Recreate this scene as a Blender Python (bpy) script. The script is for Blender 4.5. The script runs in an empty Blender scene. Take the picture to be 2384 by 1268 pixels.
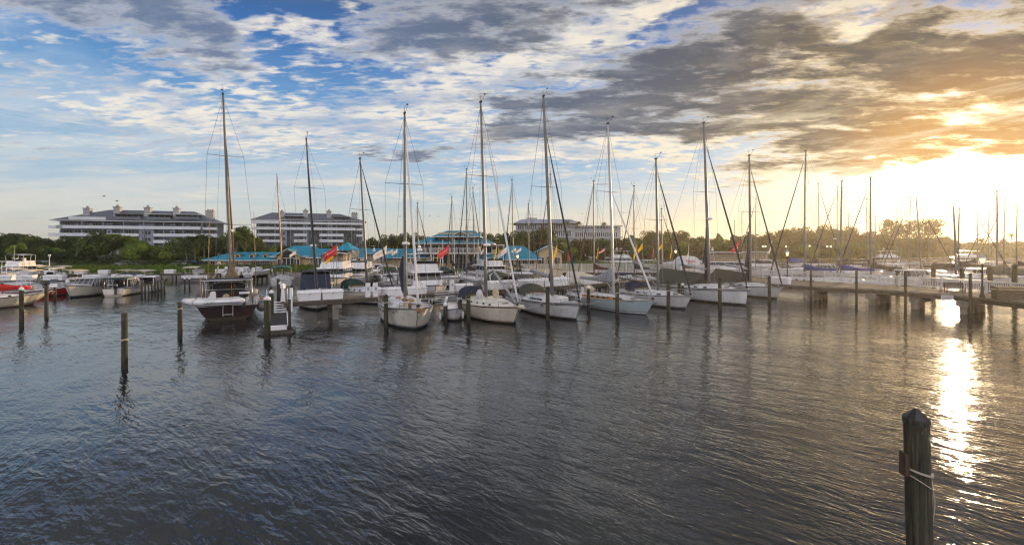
import bpy, math, random
from math import radians, sin, cos, pi, sqrt, atan, atan2, asin
from mathutils import Vector, Matrix
SC = bpy.context.scene
COL = SC.collection
random.seed(7)
# ---------------------------------------------------------------- camera
F = 1060.0            # focal length in photo pixels (photo 2384 wide)
CH = 6.0              # eye height over the water
HY = 577.0            # horizon row
cam = bpy.data.cameras.new("camera"); cam.lens = 16.007; cam.sensor_width = 36
cam.shift_y = -57/2384; cam.clip_start = 0.1; cam.clip_end = 9000
camo = bpy.data.objects.new("camera", cam); COL.objects.link(camo)
camo.location = (0, 0, CH); camo.rotation_euler = (radians(90), 0, 0); SC.camera = camo
SC.view_settings.view_transform = 'Standard'; SC.view_settings.look = 'None'
SC.view_settings.exposure = 0.16; SC.view_settings.gamma = 1
SC.view_settings.use_curve_mapping = False
SC.render.engine = 'CYCLES'
cy = SC.cycles
cy.max_bounces = 6; cy.diffuse_bounces = 2; cy.glossy_bounces = 4; cy.transmission_bounces = 4
cy.volume_bounces = 0; cy.transparent_max_bounces = 8
cy.sample_clamp_indirect = 6; cy.caustics_reflective = False; cy.caustics_refractive = False
cy.use_denoising = True; cy.denoiser = 'OPENIMAGEDENOISE'; cy.denoising_prefilter = 'ACCURATE'; cy.pixel_filter_type = 'BLACKMAN_HARRIS'; cy.filter_width = 1.25

SUN_AZ = 44.4; SUN_EL = 5.9        # degrees, azimuth to the right of +Y
def dirv(az, el):
    az = radians(az); el = radians(el)
    return Vector((sin(az)*cos(el), cos(az)*cos(el), sin(el)))
SUNV = dirv(SUN_AZ, SUN_EL)
sl = bpy.data.lights.new("sun", 'SUN'); sl.energy = 5.0; sl.angle = radians(0.5); sl.color = (1, .70, .40)
so = bpy.data.objects.new("sun", sl); COL.objects.link(so)
so.rotation_euler = SUNV.to_track_quat('Z', 'Y').to_euler(); so.location = (60, 60, 60)

def srgb(r, g, b):
    def c(v):
        v /= 255.0
        return v/12.92 if v <= .04045 else ((v+.055)/1.055)**2.4
    return (c(r), c(g), c(b), 1)
# ---------------------------------------------------------------- world
W = bpy.data.worlds.new("World"); SC.world = W; W.use_nodes = True
NT = W.node_tree; NT.nodes.clear()
class G:
    """tiny node-graph helper"""
    def __init__(s, nt): s.nt = nt
    def n(s, t, **k):
        nd = s.nt.nodes.new(t)
        for a, b in k.items(): setattr(nd, a, b)
        return nd
    def put(s, sock, v):
        if isinstance(v, bpy.types.NodeSocket): s.nt.links.new(v, sock)
        else: sock.default_value = v
    def math(s, op, a, b=0.0, c=None, clamp=False):
        nd = s.n('ShaderNodeMath', operation=op); nd.use_clamp = clamp
        s.put(nd.inputs[0], a); s.put(nd.inputs[1], b)
        if c is not None: s.put(nd.inputs[2], c)
        return nd.outputs[0]
    def vmath(s, op, a, b=None, sc=None):
        nd = s.n('ShaderNodeVectorMath', operation=op); s.put(nd.inputs[0], a)
        if b is not None: s.put(nd.inputs[1], b)
        if sc is not None: s.put(nd.inputs[3], sc)
        return nd.outputs[1] if op in ('DOT_PRODUCT', 'LENGTH') else nd.outputs[0]
    def mix(s, f, a, b, blend='MIX'):
        nd = s.n('ShaderNodeMix', data_type='RGBA', blend_type=blend); nd.clamp_factor = True
        s.put(nd.inputs[0], f); s.put(nd.inputs[6], a); s.put(nd.inputs[7], b)
        return nd.outputs[2]
    def rng(s, v, a, b, c=0.0, d=1.0, smooth=True):
        nd = s.n('ShaderNodeMapRange'); nd.interpolation_type = 'SMOOTHSTEP' if smooth else 'LINEAR'
        s.put(nd.inputs[0], v)
        for i, x in zip((1, 2, 3, 4), (a, b, c, d)): nd.inputs[i].default_value = x
        return nd.outputs[0]
    def noise(s, vec, scale, detail=4, rough=.5, dist=0.0, col=False, lac=2.0):
        nd = s.n('ShaderNodeTexNoise'); s.put(nd.inputs['Vector'], vec)
        nd.inputs['Scale'].default_value = scale; nd.inputs['Detail'].default_value = detail
        nd.inputs['Roughness'].default_value = rough; nd.inputs['Distortion'].default_value = dist
        nd.inputs['Lacunarity'].default_value = lac
        return nd.outputs['Color' if col else 'Fac']
    def map(s, vec, loc=(0, 0, 0), rot=(0, 0, 0), sc=(1, 1, 1), kind='POINT'):
        nd = s.n('ShaderNodeMapping', vector_type=kind); s.put(nd.inputs[0], vec)
        nd.inputs[1].default_value = loc; nd.inputs[2].default_value = rot; nd.inputs[3].default_value = sc
        return nd.outputs[0]
    def ramp(s, f, stops):
        nd = s.n('ShaderNodeValToRGB'); cr = nd.color_ramp; s.put(nd.inputs[0], f)
        while len(cr.elements) < len(stops): cr.elements.new(.5)
        for e, (p, c) in zip(cr.elements, stops): e.position = p; e.color = c
        return nd.outputs[0]

def build_world():
    g = G(NT)
    tc = g.n('ShaderNodeTexCoord').outputs['Generated']
    d = g.vmath('NORMALIZE', tc)
    sp = g.n('ShaderNodeSeparateXYZ'); g.put(sp.inputs[0], d); x, y, z = sp.outputs
    az = g.math('ARCTAN2', x, y); el = g.math('ARCSINE', z)
    cb = g.n('ShaderNodeCombineXYZ'); g.put(cb.inputs[0], az); g.put(cb.inputs[1], el); P = cb.outputs[0]
    # cloud deck: direction projected on a high plane, so clouds flatten towards the horizon
    zz = g.math('ADD', g.math('MAXIMUM', z, 0.0), 0.10)
    cp = g.n('ShaderNodeCombineXYZ'); g.put(cp.inputs[0], g.math('DIVIDE', x, zz)); g.put(cp.inputs[1], g.math('DIVIDE', y, zz))
    Q = cp.outputs[0]
    Qr = g.map(Q, rot=(0, 0, radians(25)), sc=(.75, 1.25, 1))
    warp = g.vmath('SUBTRACT', g.noise(Q, 1.1, 5, .6, col=True), (.5, .5, .5))
    Pw = g.vmath('ADD', P, g.vmath('SCALE', warp, sc=.20))
    def pxp(px, py):
        X = (px-1192)/F; Z = (HY-py)/F
        return atan(X), atan(Z/sqrt(1+X*X))
    def blobs(lst):
        acc = None
        for (px, py, rx, ry, rot, w) in lst:
            a, e = pxp(px, py)
            k = 1/(1+((px-1192)/F)**2)
            m = g.map(Pw, loc=(a, e, 0), rot=(0, 0, radians(rot)), sc=(rx/F*k**.7, ry/F*k**.5, 1), kind='TEXTURE')
            gr = g.n('ShaderNodeTexGradient', gradient_type='SPHERICAL'); g.put(gr.inputs[0], m)
            v = gr.outputs['Fac']
            acc = g.math('MULTIPLY', v, w) if acc is None else g.math('MULTIPLY_ADD', v, w, acc)
        return acc
    sund = g.vmath('DOT_PRODUCT', d, tuple(SUNV))
    sang = g.math('ARCCOSINE', g.math('MINIMUM', sund, .99999))      # angle from the sun
    # clear-sky colour by elevation
    ele = g.math('DIVIDE', el, radians(50), clamp=True)
    base = g.ramp(ele, [(0, srgb(222, 214, 192)), (.07, srgb(200, 212, 214)), (.12, srgb(176, 202, 222)), (.20, srgb(144, 184, 218)),
                        (.34, srgb(100, 154, 208)), (.46, srgb(54, 112, 182)), (.60, srgb(50, 84, 128)), (1, srgb(40, 72, 116))])
    sky = g.n('ShaderNodeTexSky', sky_type='NISHITA'); sky.sun_disc = False
    sky.sun_elevation = radians(SUN_EL); sky.sun_rotation = radians(SUN_AZ); sky.air_density = 1; sky.dust_density = 1.5
    nis = g.mix(1.0, sky.outputs[0], (.10, .10, .10, 1), 'MULTIPLY')
    base = g.mix(.18, base, nis)
    # high white veil, left and centre
    veil = g.noise(g.map(Q, rot=(0, 0, radians(-12)), sc=(.35, 1.3, 1)), 1.3, 8, .66)
    vm = blobs([(60, 420, 620, 150, 5, 1.2), (560, 430, 480, 90, 4, 1.1), (120, 250, 360, 90, -14, .45), (1100, 300, 500, 150, 10, .5), (20, 60, 180, 90, -20, .6), (300, 250, 420, 90, -6, .6), (1800, 360, 600, 140, 8, .8), (420, 330, 420, 70, 4, .7)])
    vf = g.math('MULTIPLY', g.rng(veil, .34, .58), g.math('MULTIPLY', vm, 1.3, clamp=True))
    c = g.mix(g.math('MULTIPLY', vf, .72), base, g.mix(g.rng(el, radians(14), radians(2)), srgb(192, 206, 220), srgb(214, 212, 204)))
    # mottled altocumulus: fine grain gathered in patches
    Qm = g.map(Q, rot=(0, 0, radians(32)), sc=(.62, 1.2, 1))
    fine = g.noise(Qm, 13.0, 4, .55, .25)
    mid = g.noise(Qm, 4.6, 6, .62, .2)
    ac = g.math('ADD', g.math('MULTIPLY', fine, .66), g.math('MULTIPLY', mid, .34))
    am = blobs([(760, 300, 420, 90, 12, 1.1), (1000, 220, 360, 110, 16, 1.4), (1270, 110, 380, 130, 24, 1.7), (1480, 20, 300, 110, 20, 1.1), (520, 290, 420, 70, 0, .9), (330, 215, 360, 90, -6, 1.15), (560, 175, 300, 80, -10, 1.25), (200, 330, 300, 60, 0, .9), (850, 130, 200, 60, 10, .8), (560, 70, 120, 80, -30, 1.0),
                (720, 90, 150, 60, 0, 1.1), (650, 30, 110, 50, 0, .9), (800, 40, 120, 50, 0, .6), (1180, 370, 420, 60, 8, 1.0), (1450, 345, 480, 60, 8, 1.5), (1750, 280, 380, 60, 14, 1.3), (1800, 60, 380, 110, 18, 1.15), (2000, 20, 300, 70, 10, .8), (1920, 130, 240, 70, 10, 1.2), (60, 40, 160, 70, 0, .5), (1700, 400, 500, 50, 6, 1.0), (2150, 290, 260, 24, 8, 1.3)])
    af = g.rng(g.math('ADD', ac, g.math('MULTIPLY', g.math('MINIMUM', am, 1.4), .150)), .580, .735)
    acol = g.mix(g.rng(g.noise(Qm, 3.0, 6, .65), .42, .62), srgb(240, 231, 216), srgb(172, 182, 200))
    near = g.rng(sang, .14, .85, 1.0, 0.0)    # 1 near the sun
    acol = g.mix(g.math('MULTIPLY', near, .85), acol, srgb(252, 232, 190))
    c = g.mix(g.math('MULTIPLY', af, .90), c, acol)
    # heavy grey clouds
    Qh = g.map(Q, rot=(0, 0, radians(28)), sc=(.62, 1.3, 1))
    nb = g.math('ADD', g.math('MULTIPLY', g.noise(Qh, 2.6, 5, .6, .3), .55), g.math('MULTIPLY', g.noise(Qh, 8.5, 8, .68, .2), .45))
    hm = blobs([(390, 70, 300, 110, -8, .95), (500, 60, 130, 80, -20, .45), (1060, 50, 360, 120, 8, 1.45), (960, 150, 280, 70, 14, .85),
                (1350, 245, 380, 100, 8, 1.2), (1560, 215, 360, 110, 12, 1.35), (1700, 160, 260, 110, 24, .9), (1290, 120, 200, 70, 6, .5), (1620, 60, 300, 80, 12, .9),
                (1980, 190, 330, 110, 16, 1.25), (2170, 120, 340, 150, 12, 1.9), (2360, 170, 360, 170, 6, 2.1), (2150, 262, 400, 90, 6, 1.5), (2330, 285, 300, 75, 2, 1.8), (1250, 285, 260, 60, 4, .9), (1700, 262, 400, 60, 6, 1.0), (2250, 30, 300, 70, 10, .9), (1950, 110, 260, 80, 10, .7),
                (1900, 345, 340, 34, 9, 1.0), (2080, 312, 320, 44, 8, 1.1), (945, 345, 190, 30, 8, 1.15), (1420, 0, 260, 50, 4, .8), (2480, 120, 300, 200, 0, 1.6), (2400, 345, 120, 30, 0, .6)])
    hv = g.math('ADD', g.math('MULTIPLY', g.math('SUBTRACT', nb, .5), 4.6), g.math('MINIMUM', g.math('MULTIPLY', hm, .95), .97))
    hf = g.rng(hv, .16, .80)                 # coverage
    core = g.rng(hv, .28, 1.05)              # thickness
    thin = g.mix(g.rng(sang, .10, .60, 1.0, 0.0), srgb(206, 206, 206), srgb(240, 208, 150))
    dark = g.mix(g.rng(az, radians(-30), radians(20)), srgb(104, 120, 148), srgb(86, 92, 104))
    dark = g.mix(g.rng(sang, .22, .62, 1.0, 0.0), dark, srgb(84, 76, 66))
    dark = g.mix(g.rng(sang, .07, .23, 1.0, 0.0), dark, srgb(186, 130, 52))
    inner = g.rng(g.noise(Qh, 5.5, 9, .72, .3), .44, .66)
    dark = g.mix(g.math('MULTIPLY', inner, .52), dark, g.mix(.26, dark, thin))
    c = g.mix(g.math('MULTIPLY', hf, .93), c, g.mix(core, thin, dark))
    # low streaks
    sc_ = g.n('ShaderNodeCombineXYZ'); g.put(sc_.inputs[0], g.math('ADD', az, g.math('MULTIPLY', el, -1.2))); g.put(sc_.inputs[1], g.math('MULTIPLY', el, 7.0))
    st = g.rng(g.noise(sc_.outputs[0], 3.4, 8, .66, .4), .47, .66)
    stm = g.math('MULTIPLY', g.rng(el, radians(1), radians(6)), g.rng(el, radians(19), radians(10)))
    stc = g.mix(near, g.mix(g.rng(g.noise(sc_.outputs[0], 2.0, 4, .6), .42, .6), srgb(240, 226, 204), srgb(184, 196, 208)), srgb(255, 240, 206))
    c = g.mix(g.math('MULTIPLY', g.math('MULTIPLY', st, stm), .70), c, stc)
    # low warm layer along the horizon
    hz = g.rng(el, radians(-1), radians(8), 1.0, 0.0)
    warm = g.mix(g.rng(sang, .2, 1.1, 1.0, 0.0), srgb(206, 206, 198), srgb(246, 216, 164))
    c = g.mix(g.math('MULTIPLY', hz, .65), c, warm)
    # aureole of the low sun behind the thin cloud
    nope = g.math('SUBTRACT', 1.0, g.math('MULTIPLY', g.math('MULTIPLY', core, hf), .97))
    gl1 = g.math('POWER', 2.718, g.math('MULTIPLY', sang, -19.0))
    gl2 = g.math('POWER', 2.718, g.math('MULTIPLY', sang, -7.0))
    gl3 = g.math('POWER', 2.718, g.math('MULTIPLY', g.math('MULTIPLY', sang, sang), -2600.0))
    def comb(f):
        nd = g.n('ShaderNodeCombineXYZ')
        for i in range(3): g.put(nd.inputs[i], f)
        return nd.outputs[0]
    g.comb = comb
    def emis(f, col, k):
        return g.mix(1.0, (col[0]*k, col[1]*k, col[2]*k, 1), g.comb(f), 'MULTIPLY')
    e1 = emis(g.math('MULTIPLY', gl1, nope), (1, .79, .47), 3.6)
    e2 = emis(g.math('MULTIPLY', gl2, nope), (1, .70, .30), .30)
    e3 = emis(g.math('MULTIPLY', gl3, 1.0), (1, .80, .50), 36.0)
    for e in (e1, e2, e3): c = g.mix(1.0, c, e, 'ADD')
    # unbroken grey cloud overhead, above the picture
    vv = g.math('DIVIDE', z, g.math('MAXIMUM', y, .02))
    c = g.mix(g.math('MULTIPLY', g.rng(vv, .525, .60), .92), c, g.mix(g.rng(g.noise(Qm, 2.2, 6, .6), .38, .62), srgb(72, 79, 92), srgb(128, 130, 132)))
    # below the horizon: dim
    c = g.mix(g.rng(el, radians(-3), radians(0)), srgb(70, 75, 80), c)
    # the half of the sky behind the viewer: unseen, brightened to fill the shaded fronts
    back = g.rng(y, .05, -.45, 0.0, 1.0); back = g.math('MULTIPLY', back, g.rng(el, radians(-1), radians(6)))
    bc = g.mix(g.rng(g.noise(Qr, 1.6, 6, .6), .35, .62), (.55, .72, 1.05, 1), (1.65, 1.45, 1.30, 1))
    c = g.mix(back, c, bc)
    c = g.mix(1.0, c, (10, 10, 10, 1), 'MULTIPLY')
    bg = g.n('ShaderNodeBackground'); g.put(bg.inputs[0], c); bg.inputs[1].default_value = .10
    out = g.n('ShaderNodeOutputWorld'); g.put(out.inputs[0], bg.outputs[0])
build_world()
W.cycles.sampling_method = 'MANUAL'; W.cycles.sample_map_resolution = 1024

# ---------------------------------------------------------------- helpers
def Yw(py, z=0.0): return (CH-z)*F/(py-HY)                 # depth of a point at height z seen at row py
def wp(px, py, z=0.0):                                     # ground point seen at (px,py)
    Y = Yw(py, z); return Vector(((px-1192)/F*Y, Y, z))
def at(px, Y, py=None, z=0.0):
    return Vector(((px-1192)/F*Y, Y, z if py is None else CH+(HY-py)*Y/F))
def zat(py, Y): return CH+(HY-py)*Y/F

MATS = {}
def mat(name, col, rough=.6, metal=0.0, ns=0, na=0.0, bump=0.0, bs=8, spec=None, emit=None, alpha=None, stretch=(1, 1, 1), trans=0.0, coat=0.0):
    if name in MATS: return MATS[name]
    m = bpy.data.materials.new(name); m.use_nodes = True; nt = m.node_tree; g = G(nt)
    b = nt.nodes['Principled BSDF']
    c4 = tuple(col[:3])+(1,)
    b.inputs['Base Color'].default_value = c4; b.inputs['Roughness'].default_value = rough; b.inputs['Metallic'].default_value = metal
    if spec is not None: b.inputs['Specular IOR Level'].default_value = spec
    if coat: b.inputs['Coat Weight'].default_value = coat
    if ns or bump:
        tc = g.n('ShaderNodeTexCoord').outputs['Object']
        tc = g.map(tc, sc=stretch)
    if ns:
        n1 = g.noise(tc, ns, 5, .6)
        lo = tuple(v*(1-na) for v in c4[:3])+(1,); hi = tuple(min(1, v*(1+na*.7)) for v in c4[:3])+(1,)
        g.put(b.inputs['Base Color'], g.mix(g.rng(n1, .3, .7), lo, hi))
    if bump:
        bn = g.n('ShaderNodeBump'); bn.inputs['Strength'].default_value = bump; bn.inputs['Distance'].default_value = .05
        g.put(bn.inputs['Height'], g.noise(tc, bs, 4, .6)); g.put(b.inputs['Normal'], bn.outputs[0])
    if emit: b.inputs['Emission Color'].default_value = tuple(emit[:3])+(1,); b.inputs['Emission Strength'].default_value = emit[3]
    if alpha is not None: b.inputs['Alpha'].default_value = alpha
    if trans:  # thin cloth that lets light through
        tr = g.n('ShaderNodeBsdfTranslucent'); tr.inputs[0].default_value = c4
        mx = g.n('ShaderNodeMixShader'); mx.inputs[0].default_value = trans
        o = [n for n in nt.nodes if n.type == 'OUTPUT_MATERIAL'][0]
        nt.links.new(b.outputs[0], mx.inputs[1]); nt.links.new(tr.outputs[0], mx.inputs[2]); nt.links.new(mx.outputs[0], o.inputs[0])
    MATS[name] = m; return m
M = {}
def defm(k, *a, **kw): M[k] = mat(k, *a, **kw)
defm('gelcoat', (.66, .66, .68), .28, ns=.9, na=.16, coat=.3)
defm('cream', (.66, .60, .50), .35, ns=1.1, na=.10, coat=.2)
defm('ivory', (.70, .66, .58), .35, ns=1.1, na=.10)
defm('maroon', (.036, .008, .010), .3, ns=1.5, na=.3, coat=.4)
defm('paleblue', (.42, .54, .60), .25, ns=1, na=.08, coat=.3)
defm('greyblue', (.30, .36, .42), .3, ns=1, na=.1)
defm('navy', (.016, .024, .060), .7, ns=5, na=.3)
defm('darkgreen', (.010, .045, .042), .75, ns=5, na=.3)
defm('olive', (.060, .066, .052), .8, ns=5, na=.25)
defm('tan', (.45, .37, .26), .8, ns=3, na=.2)
defm('beige', (.55, .50, .42), .8, ns=3, na=.15)
defm('sailwhite', (.62, .62, .64), .8, ns=3, na=.12, trans=.2)
defm('greycanvas', (.36, .37, .40), .85, ns=3, na=.15, trans=.15)
defm('darkcanvas', (.035, .035, .04), .8, ns=4, na=.3)
defm('burgundy', (.12, .022, .022), .8, ns=4, na=.2)
defm('bluecanvas', (.018, .045, .23), .8, ns=4, na=.2)
defm('tealcanvas', (.02, .24, .27), .8, ns=4, na=.2)
defm('redcanvas', (.50, .02, .018), .75, ns=4, na=.15)
defm('antifoul', (.012, .014, .018), .6, ns=4, na=.3)
defm('bottomred', (.10, .012, .010), .7, ns=4, na=.3)
defm('bottomblue', (.012, .03, .10), .7, ns=4, na=.3)
defm('stripe_navy', (.012, .018, .05), .4)
defm('stripe_grey', (.10, .11, .13), .4)
defm('stripe_brown', (.09, .045, .02), .5)
defm('stripe_red', (.28, .03, .02), .5)
defm('teak', (.30, .16, .07), .6, ns=6, na=.35, stretch=(1, 6, 6))
defm('varnish', (.42, .20, .06), .25, ns=6, na=.3, stretch=(1, 6, 6), coat=.5)
defm('glass', (.012, .016, .022), .08, spec=.8)
defm('vinyl', (.36, .28, .18), .25, ns=2, na=.35, trans=.35)
defm('alloy', (.17, .165, .16), .45, metal=.2, ns=2, na=.1)
defm('whitemast', (.46, .46, .46), .35)
defm('darkmast', (.10, .10, .11), .4, metal=.3)
defm('steel', (.55, .55, .55), .3, metal=.9)
defm('wire', (.10, .09, .08), .8, spec=.1)
defm('furled', (.018, .022, .035), .8)
defm('furledwhite', (.60, .60, .60), .8)
defm('furledbrown', (.16, .10, .06), .8)
defm('rope', (.45, .40, .32), .9)
defm('rubber', (.02, .02, .022), .6)
defm('fenderwhite', (.62, .62, .64), .5, ns=3, na=.15)
defm('fendergrey', (.16, .16, .17), .5, ns=3, na=.2)
defm('orange', (.62, .22, .12), .55)
defm('outboardw', (.72, .72, .74), .25)
defm('outboardk', (.02, .022, .03), .3)
defm('whitepaint', (.76, .76, .78), .5, ns=3, na=.06)
defm('vinylfence', (.62, .61, .60), .4)
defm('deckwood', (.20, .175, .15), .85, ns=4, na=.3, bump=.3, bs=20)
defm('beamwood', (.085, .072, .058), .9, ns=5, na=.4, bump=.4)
defm('concrete', (.24, .22, .19), .9, ns=1.6, na=.3, bump=.3)
defm('darkmetal', (.015, .015, .017), .45)
defm('lampglow', (1, .8, .5), .4, emit=(1, .62, .25, 2.6))
defm('lampwhite', (.9, .88, .8), .4, emit=(1, .86, .62, 2.0))
defm('flagred', (.60, .035, .04), .8, trans=.35)
defm('flagyellow', (.75, .50, .02), .8, trans=.35)
defm('flagwhite', (.76, .74, .72), .8, trans=.35)
defm('lettered', (.50, .03, .03), .7)
defm('letterw', (.8, .78, .76), .7)
defm('letterk', (.03, .03, .04), .7)
defm('letterg', (.02, .22, .10), .7)
defm('bark', (.085, .065, .048), .95, ns=4, na=.35, bump=.5)
defm('palmbark', (.15, .12, .095), .95, ns=6, na=.3, bump=.5, stretch=(1, 1, 5))
defm('stucco', (.50, .38, .22), .9, ns=.8, na=.10)
defm('stuccow', (.62, .60, .58), .9, ns=.6, na=.08)
defm('condogrey', (.225, .26, .33), .9, ns=.5, na=.08)
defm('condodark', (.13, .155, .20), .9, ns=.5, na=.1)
defm('condowhite', (.62, .65, .72), .85, ns=.5, na=.06)
defm('chimney', (.33, .33, .34), .9, ns=1, na=.1)
defm('terracotta', (.40, .16, .08), .9)
defm('winglass', (.025, .03, .04), .3, spec=.25, ns=.6, na=.5)
defm('screen', (.02, .022, .026), .9)
defm('officewhite', (.36, .38, .42), .85, ns=.5, na=.08)
defm('hedge', (.05, .085, .022), .9)
defm('skin', (.45, .28, .2), .6)

for k in ('gelcoat', 'ivory', 'cream', 'maroon', 'paleblue'):      # scum at the waterline and faint run-off streaks below fittings
    m_ = M[k]; g = G(m_.node_tree); b_ = m_.node_tree.nodes['Principled BSDF']; c_ = b_.inputs['Base Color'].links[0].from_socket
    oc = g.n('ShaderNodeTexCoord').outputs['Object']; sp_ = g.n('ShaderNodeSeparateXYZ'); g.put(sp_.inputs[0], oc)
    edge = g.math('ADD', sp_.outputs[2], g.math('MULTIPLY', g.noise(oc, 2.5, 4, .6), -.45))
    c_ = g.mix(g.math('MULTIPLY', g.rng(edge, .12, -.05), .55), c_, (.12, .10, .055, 1))
    stk = g.math('MULTIPLY', g.rng(g.noise(g.map(oc, sc=(5, 5, .35)), 1.6, 4, .65), .56, .68), g.rng(g.noise(oc, .6, 2, .5), .42, .62))
    c_ = g.mix(g.math('MULTIPLY', stk, .38), c_, (.22, .15, .08, 1))
    g.put(b_.inputs['Base Color'], c_)

def foliage_mat(name, c1, c2, scale=.35):
    m = bpy.data.materials.new(name); m.use_nodes = True; nt = m.node_tree; g = G(nt)
    b = nt.nodes['Principled BSDF']; b.inputs['Roughness'].default_value = .62
    b.inputs['Specular IOR Level'].default_value = .25
    tc = g.n('ShaderNodeTexCoord').outputs['Object']
    inf = g.n('ShaderNodeObjectInfo').outputs['Random']
    col = g.mix(g.rng(g.noise(tc, scale, 4, .6), .35, .68), c1, c2)
    hs = g.n('ShaderNodeHueSaturation'); g.put(hs.inputs['Color'], col)
    g.put(hs.inputs['Value'], g.rng(inf, 0, 1, .75, 1.3, False)); g.put(hs.inputs['Hue'], g.rng(inf, 0, 1, .485, .512, False))
    g.put(b.inputs['Base Color'], hs.outputs[0])
    tr = g.n('ShaderNodeBsdfTranslucent'); g.put(tr.inputs[0], g.mix(1.0, hs.outputs[0], (1.9, 1.7, .6, 1), 'MULTIPLY'))
    mx = g.n('ShaderNodeMixShader'); mx.inputs[0].default_value = .38
    o = [n for n in nt.nodes if n.type == 'OUTPUT_MATERIAL'][0]
    nt.links.new(b.outputs[0], mx.inputs[1]); nt.links.new(tr.outputs[0], mx.inputs[2]); nt.links.new(mx.outputs[0], o.inputs[0])
    M[name] = m
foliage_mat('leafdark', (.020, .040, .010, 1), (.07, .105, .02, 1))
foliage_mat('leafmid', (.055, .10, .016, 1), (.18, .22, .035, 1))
foliage_mat('leafolive', (.055, .065, .018, 1), (.12, .12, .035, 1))
foliage_mat('leafbright', (.06, .11, .018, 1), (.16, .20, .035, 1), 1.2)
foliage_mat('palmleaf', (.035, .06, .02, 1), (.09, .12, .035, 1), 1.5)

def wood_pile_mat():
    m = bpy.data.materials.new('piling_wood'); m.use_nodes = True; nt = m.node_tree; g = G(nt); b = nt.nodes['Principled BSDF']
    tc = g.n('ShaderNodeTexCoord').outputs['Object']
    st = g.noise(g.map(tc, sc=(1, 1, .07)), 14, 7, .7)
    bl = g.noise(tc, 1.6, 5, .6)
    grain = g.noise(g.map(tc, sc=(1, 1, .03)), 45, 4, .7)
    c = g.mix(g.rng(bl, .36, .64), (.044, .037, .024, 1), (.030, .036, .020, 1))
    c = g.mix(g.rng(st, .50, .66), c, (.095, .074, .048, 1))
    c = g.mix(g.rng(st, .45, .37), c, (.014, .020, .016, 1))
    sp = g.n('ShaderNodeSeparateXYZ'); g.put(sp.inputs[0], tc)
    wet = g.rng(g.math('ADD', sp.outputs[2], g.math('MULTIPLY', bl, .6)), .5, 1.0, 1, 0)
    c = g.mix(g.math('MULTIPLY', wet, .85), c, (.020, .020, .014, 1))
    g.put(b.inputs['Base Color'], c); b.inputs['Roughness'].default_value = .85
    bn = g.n('ShaderNodeBump'); bn.inputs['Strength'].default_value = .8; bn.inputs['Distance'].default_value = .02
    g.put(bn.inputs['Height'], g.math('ADD', st, g.math('MULTIPLY', grain, .6))); g.put(b.inputs['Normal'], bn.outputs[0])
    M['pile'] = m
    m2 = m.copy(); m2.name = 'weathered_piling_wood'; g = G(m2.node_tree); b = m2.node_tree.nodes['Principled BSDF']
    c = b.inputs['Base Color'].links[0].from_socket
    tcn = [n for n in m2.node_tree.nodes if n.type == 'TEX_COORD'][0].outputs['Object']
    spn = g.n('ShaderNodeSeparateXYZ'); g.put(spn.inputs[0], tcn)
    top = g.rng(spn.outputs[2], 2.1, 2.95)
    spl = g.rng(g.noise(g.map(tcn, sc=(1, 1, .22)), 9, 5, .7), .60, .68)
    c = g.mix(g.math('MULTIPLY', g.math('MULTIPLY', spl, top), .75), c, (.42, .41, .37, 1))
    crack = g.rng(g.noise(g.map(tcn, sc=(1, 1, .025)), 26, 3, .6), .40, .36)
    c = g.mix(g.math('MULTIPLY', crack, .8), c, (.006, .005, .004, 1))
    knot = g.rng(g.noise(tcn, 5.5, 3, .5), .66, .72); c = g.mix(knot, c, (.05, .028, .014, 1))
    g.put(b.inputs['Base Color'], c); M['oldpile'] = m2
wood_pile_mat()
def roof_mat(name, col, scale, axis=0):
    m = bpy.data.materials.new(name); m.use_nodes = True; nt = m.node_tree; g = G(nt); b = nt.nodes['Principled BSDF']
    tc = g.n('ShaderNodeTexCoord').outputs['Object']
    sp = g.n('ShaderNodeSeparateXYZ'); g.put(sp.inputs[0], tc)
    fr = g.math('FRACT', g.math('MULTIPLY', sp.outputs[axis], scale))
    seam = g.math('LESS_THAN', fr, .14)
    n1 = g.noise(tc, .5, 4, .6)
    c = g.mix(g.rng(n1, .3, .7), tuple(v*.85 for v in col)+(1,), tuple(v*1.12 for v in col)+(1,))
    c = g.mix(g.math('MULTIPLY', seam, .45), c, tuple(v*.5 for v in col)+(1,))
    if name == 'planks': b.inputs['Specular IOR Level'].default_value = .12
    g.put(b.inputs['Base Color'], c); b.inputs['Roughness'].default_value = .45 if name != 'planks' else .95
    M[name] = m
roof_mat('tealroof', (.010, .235, .36), 1.6)
roof_mat('slateroof', (.105, .125, .165), 1.0)
roof_mat('planks', (.18, .155, .125), 5.0, 0)

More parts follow.
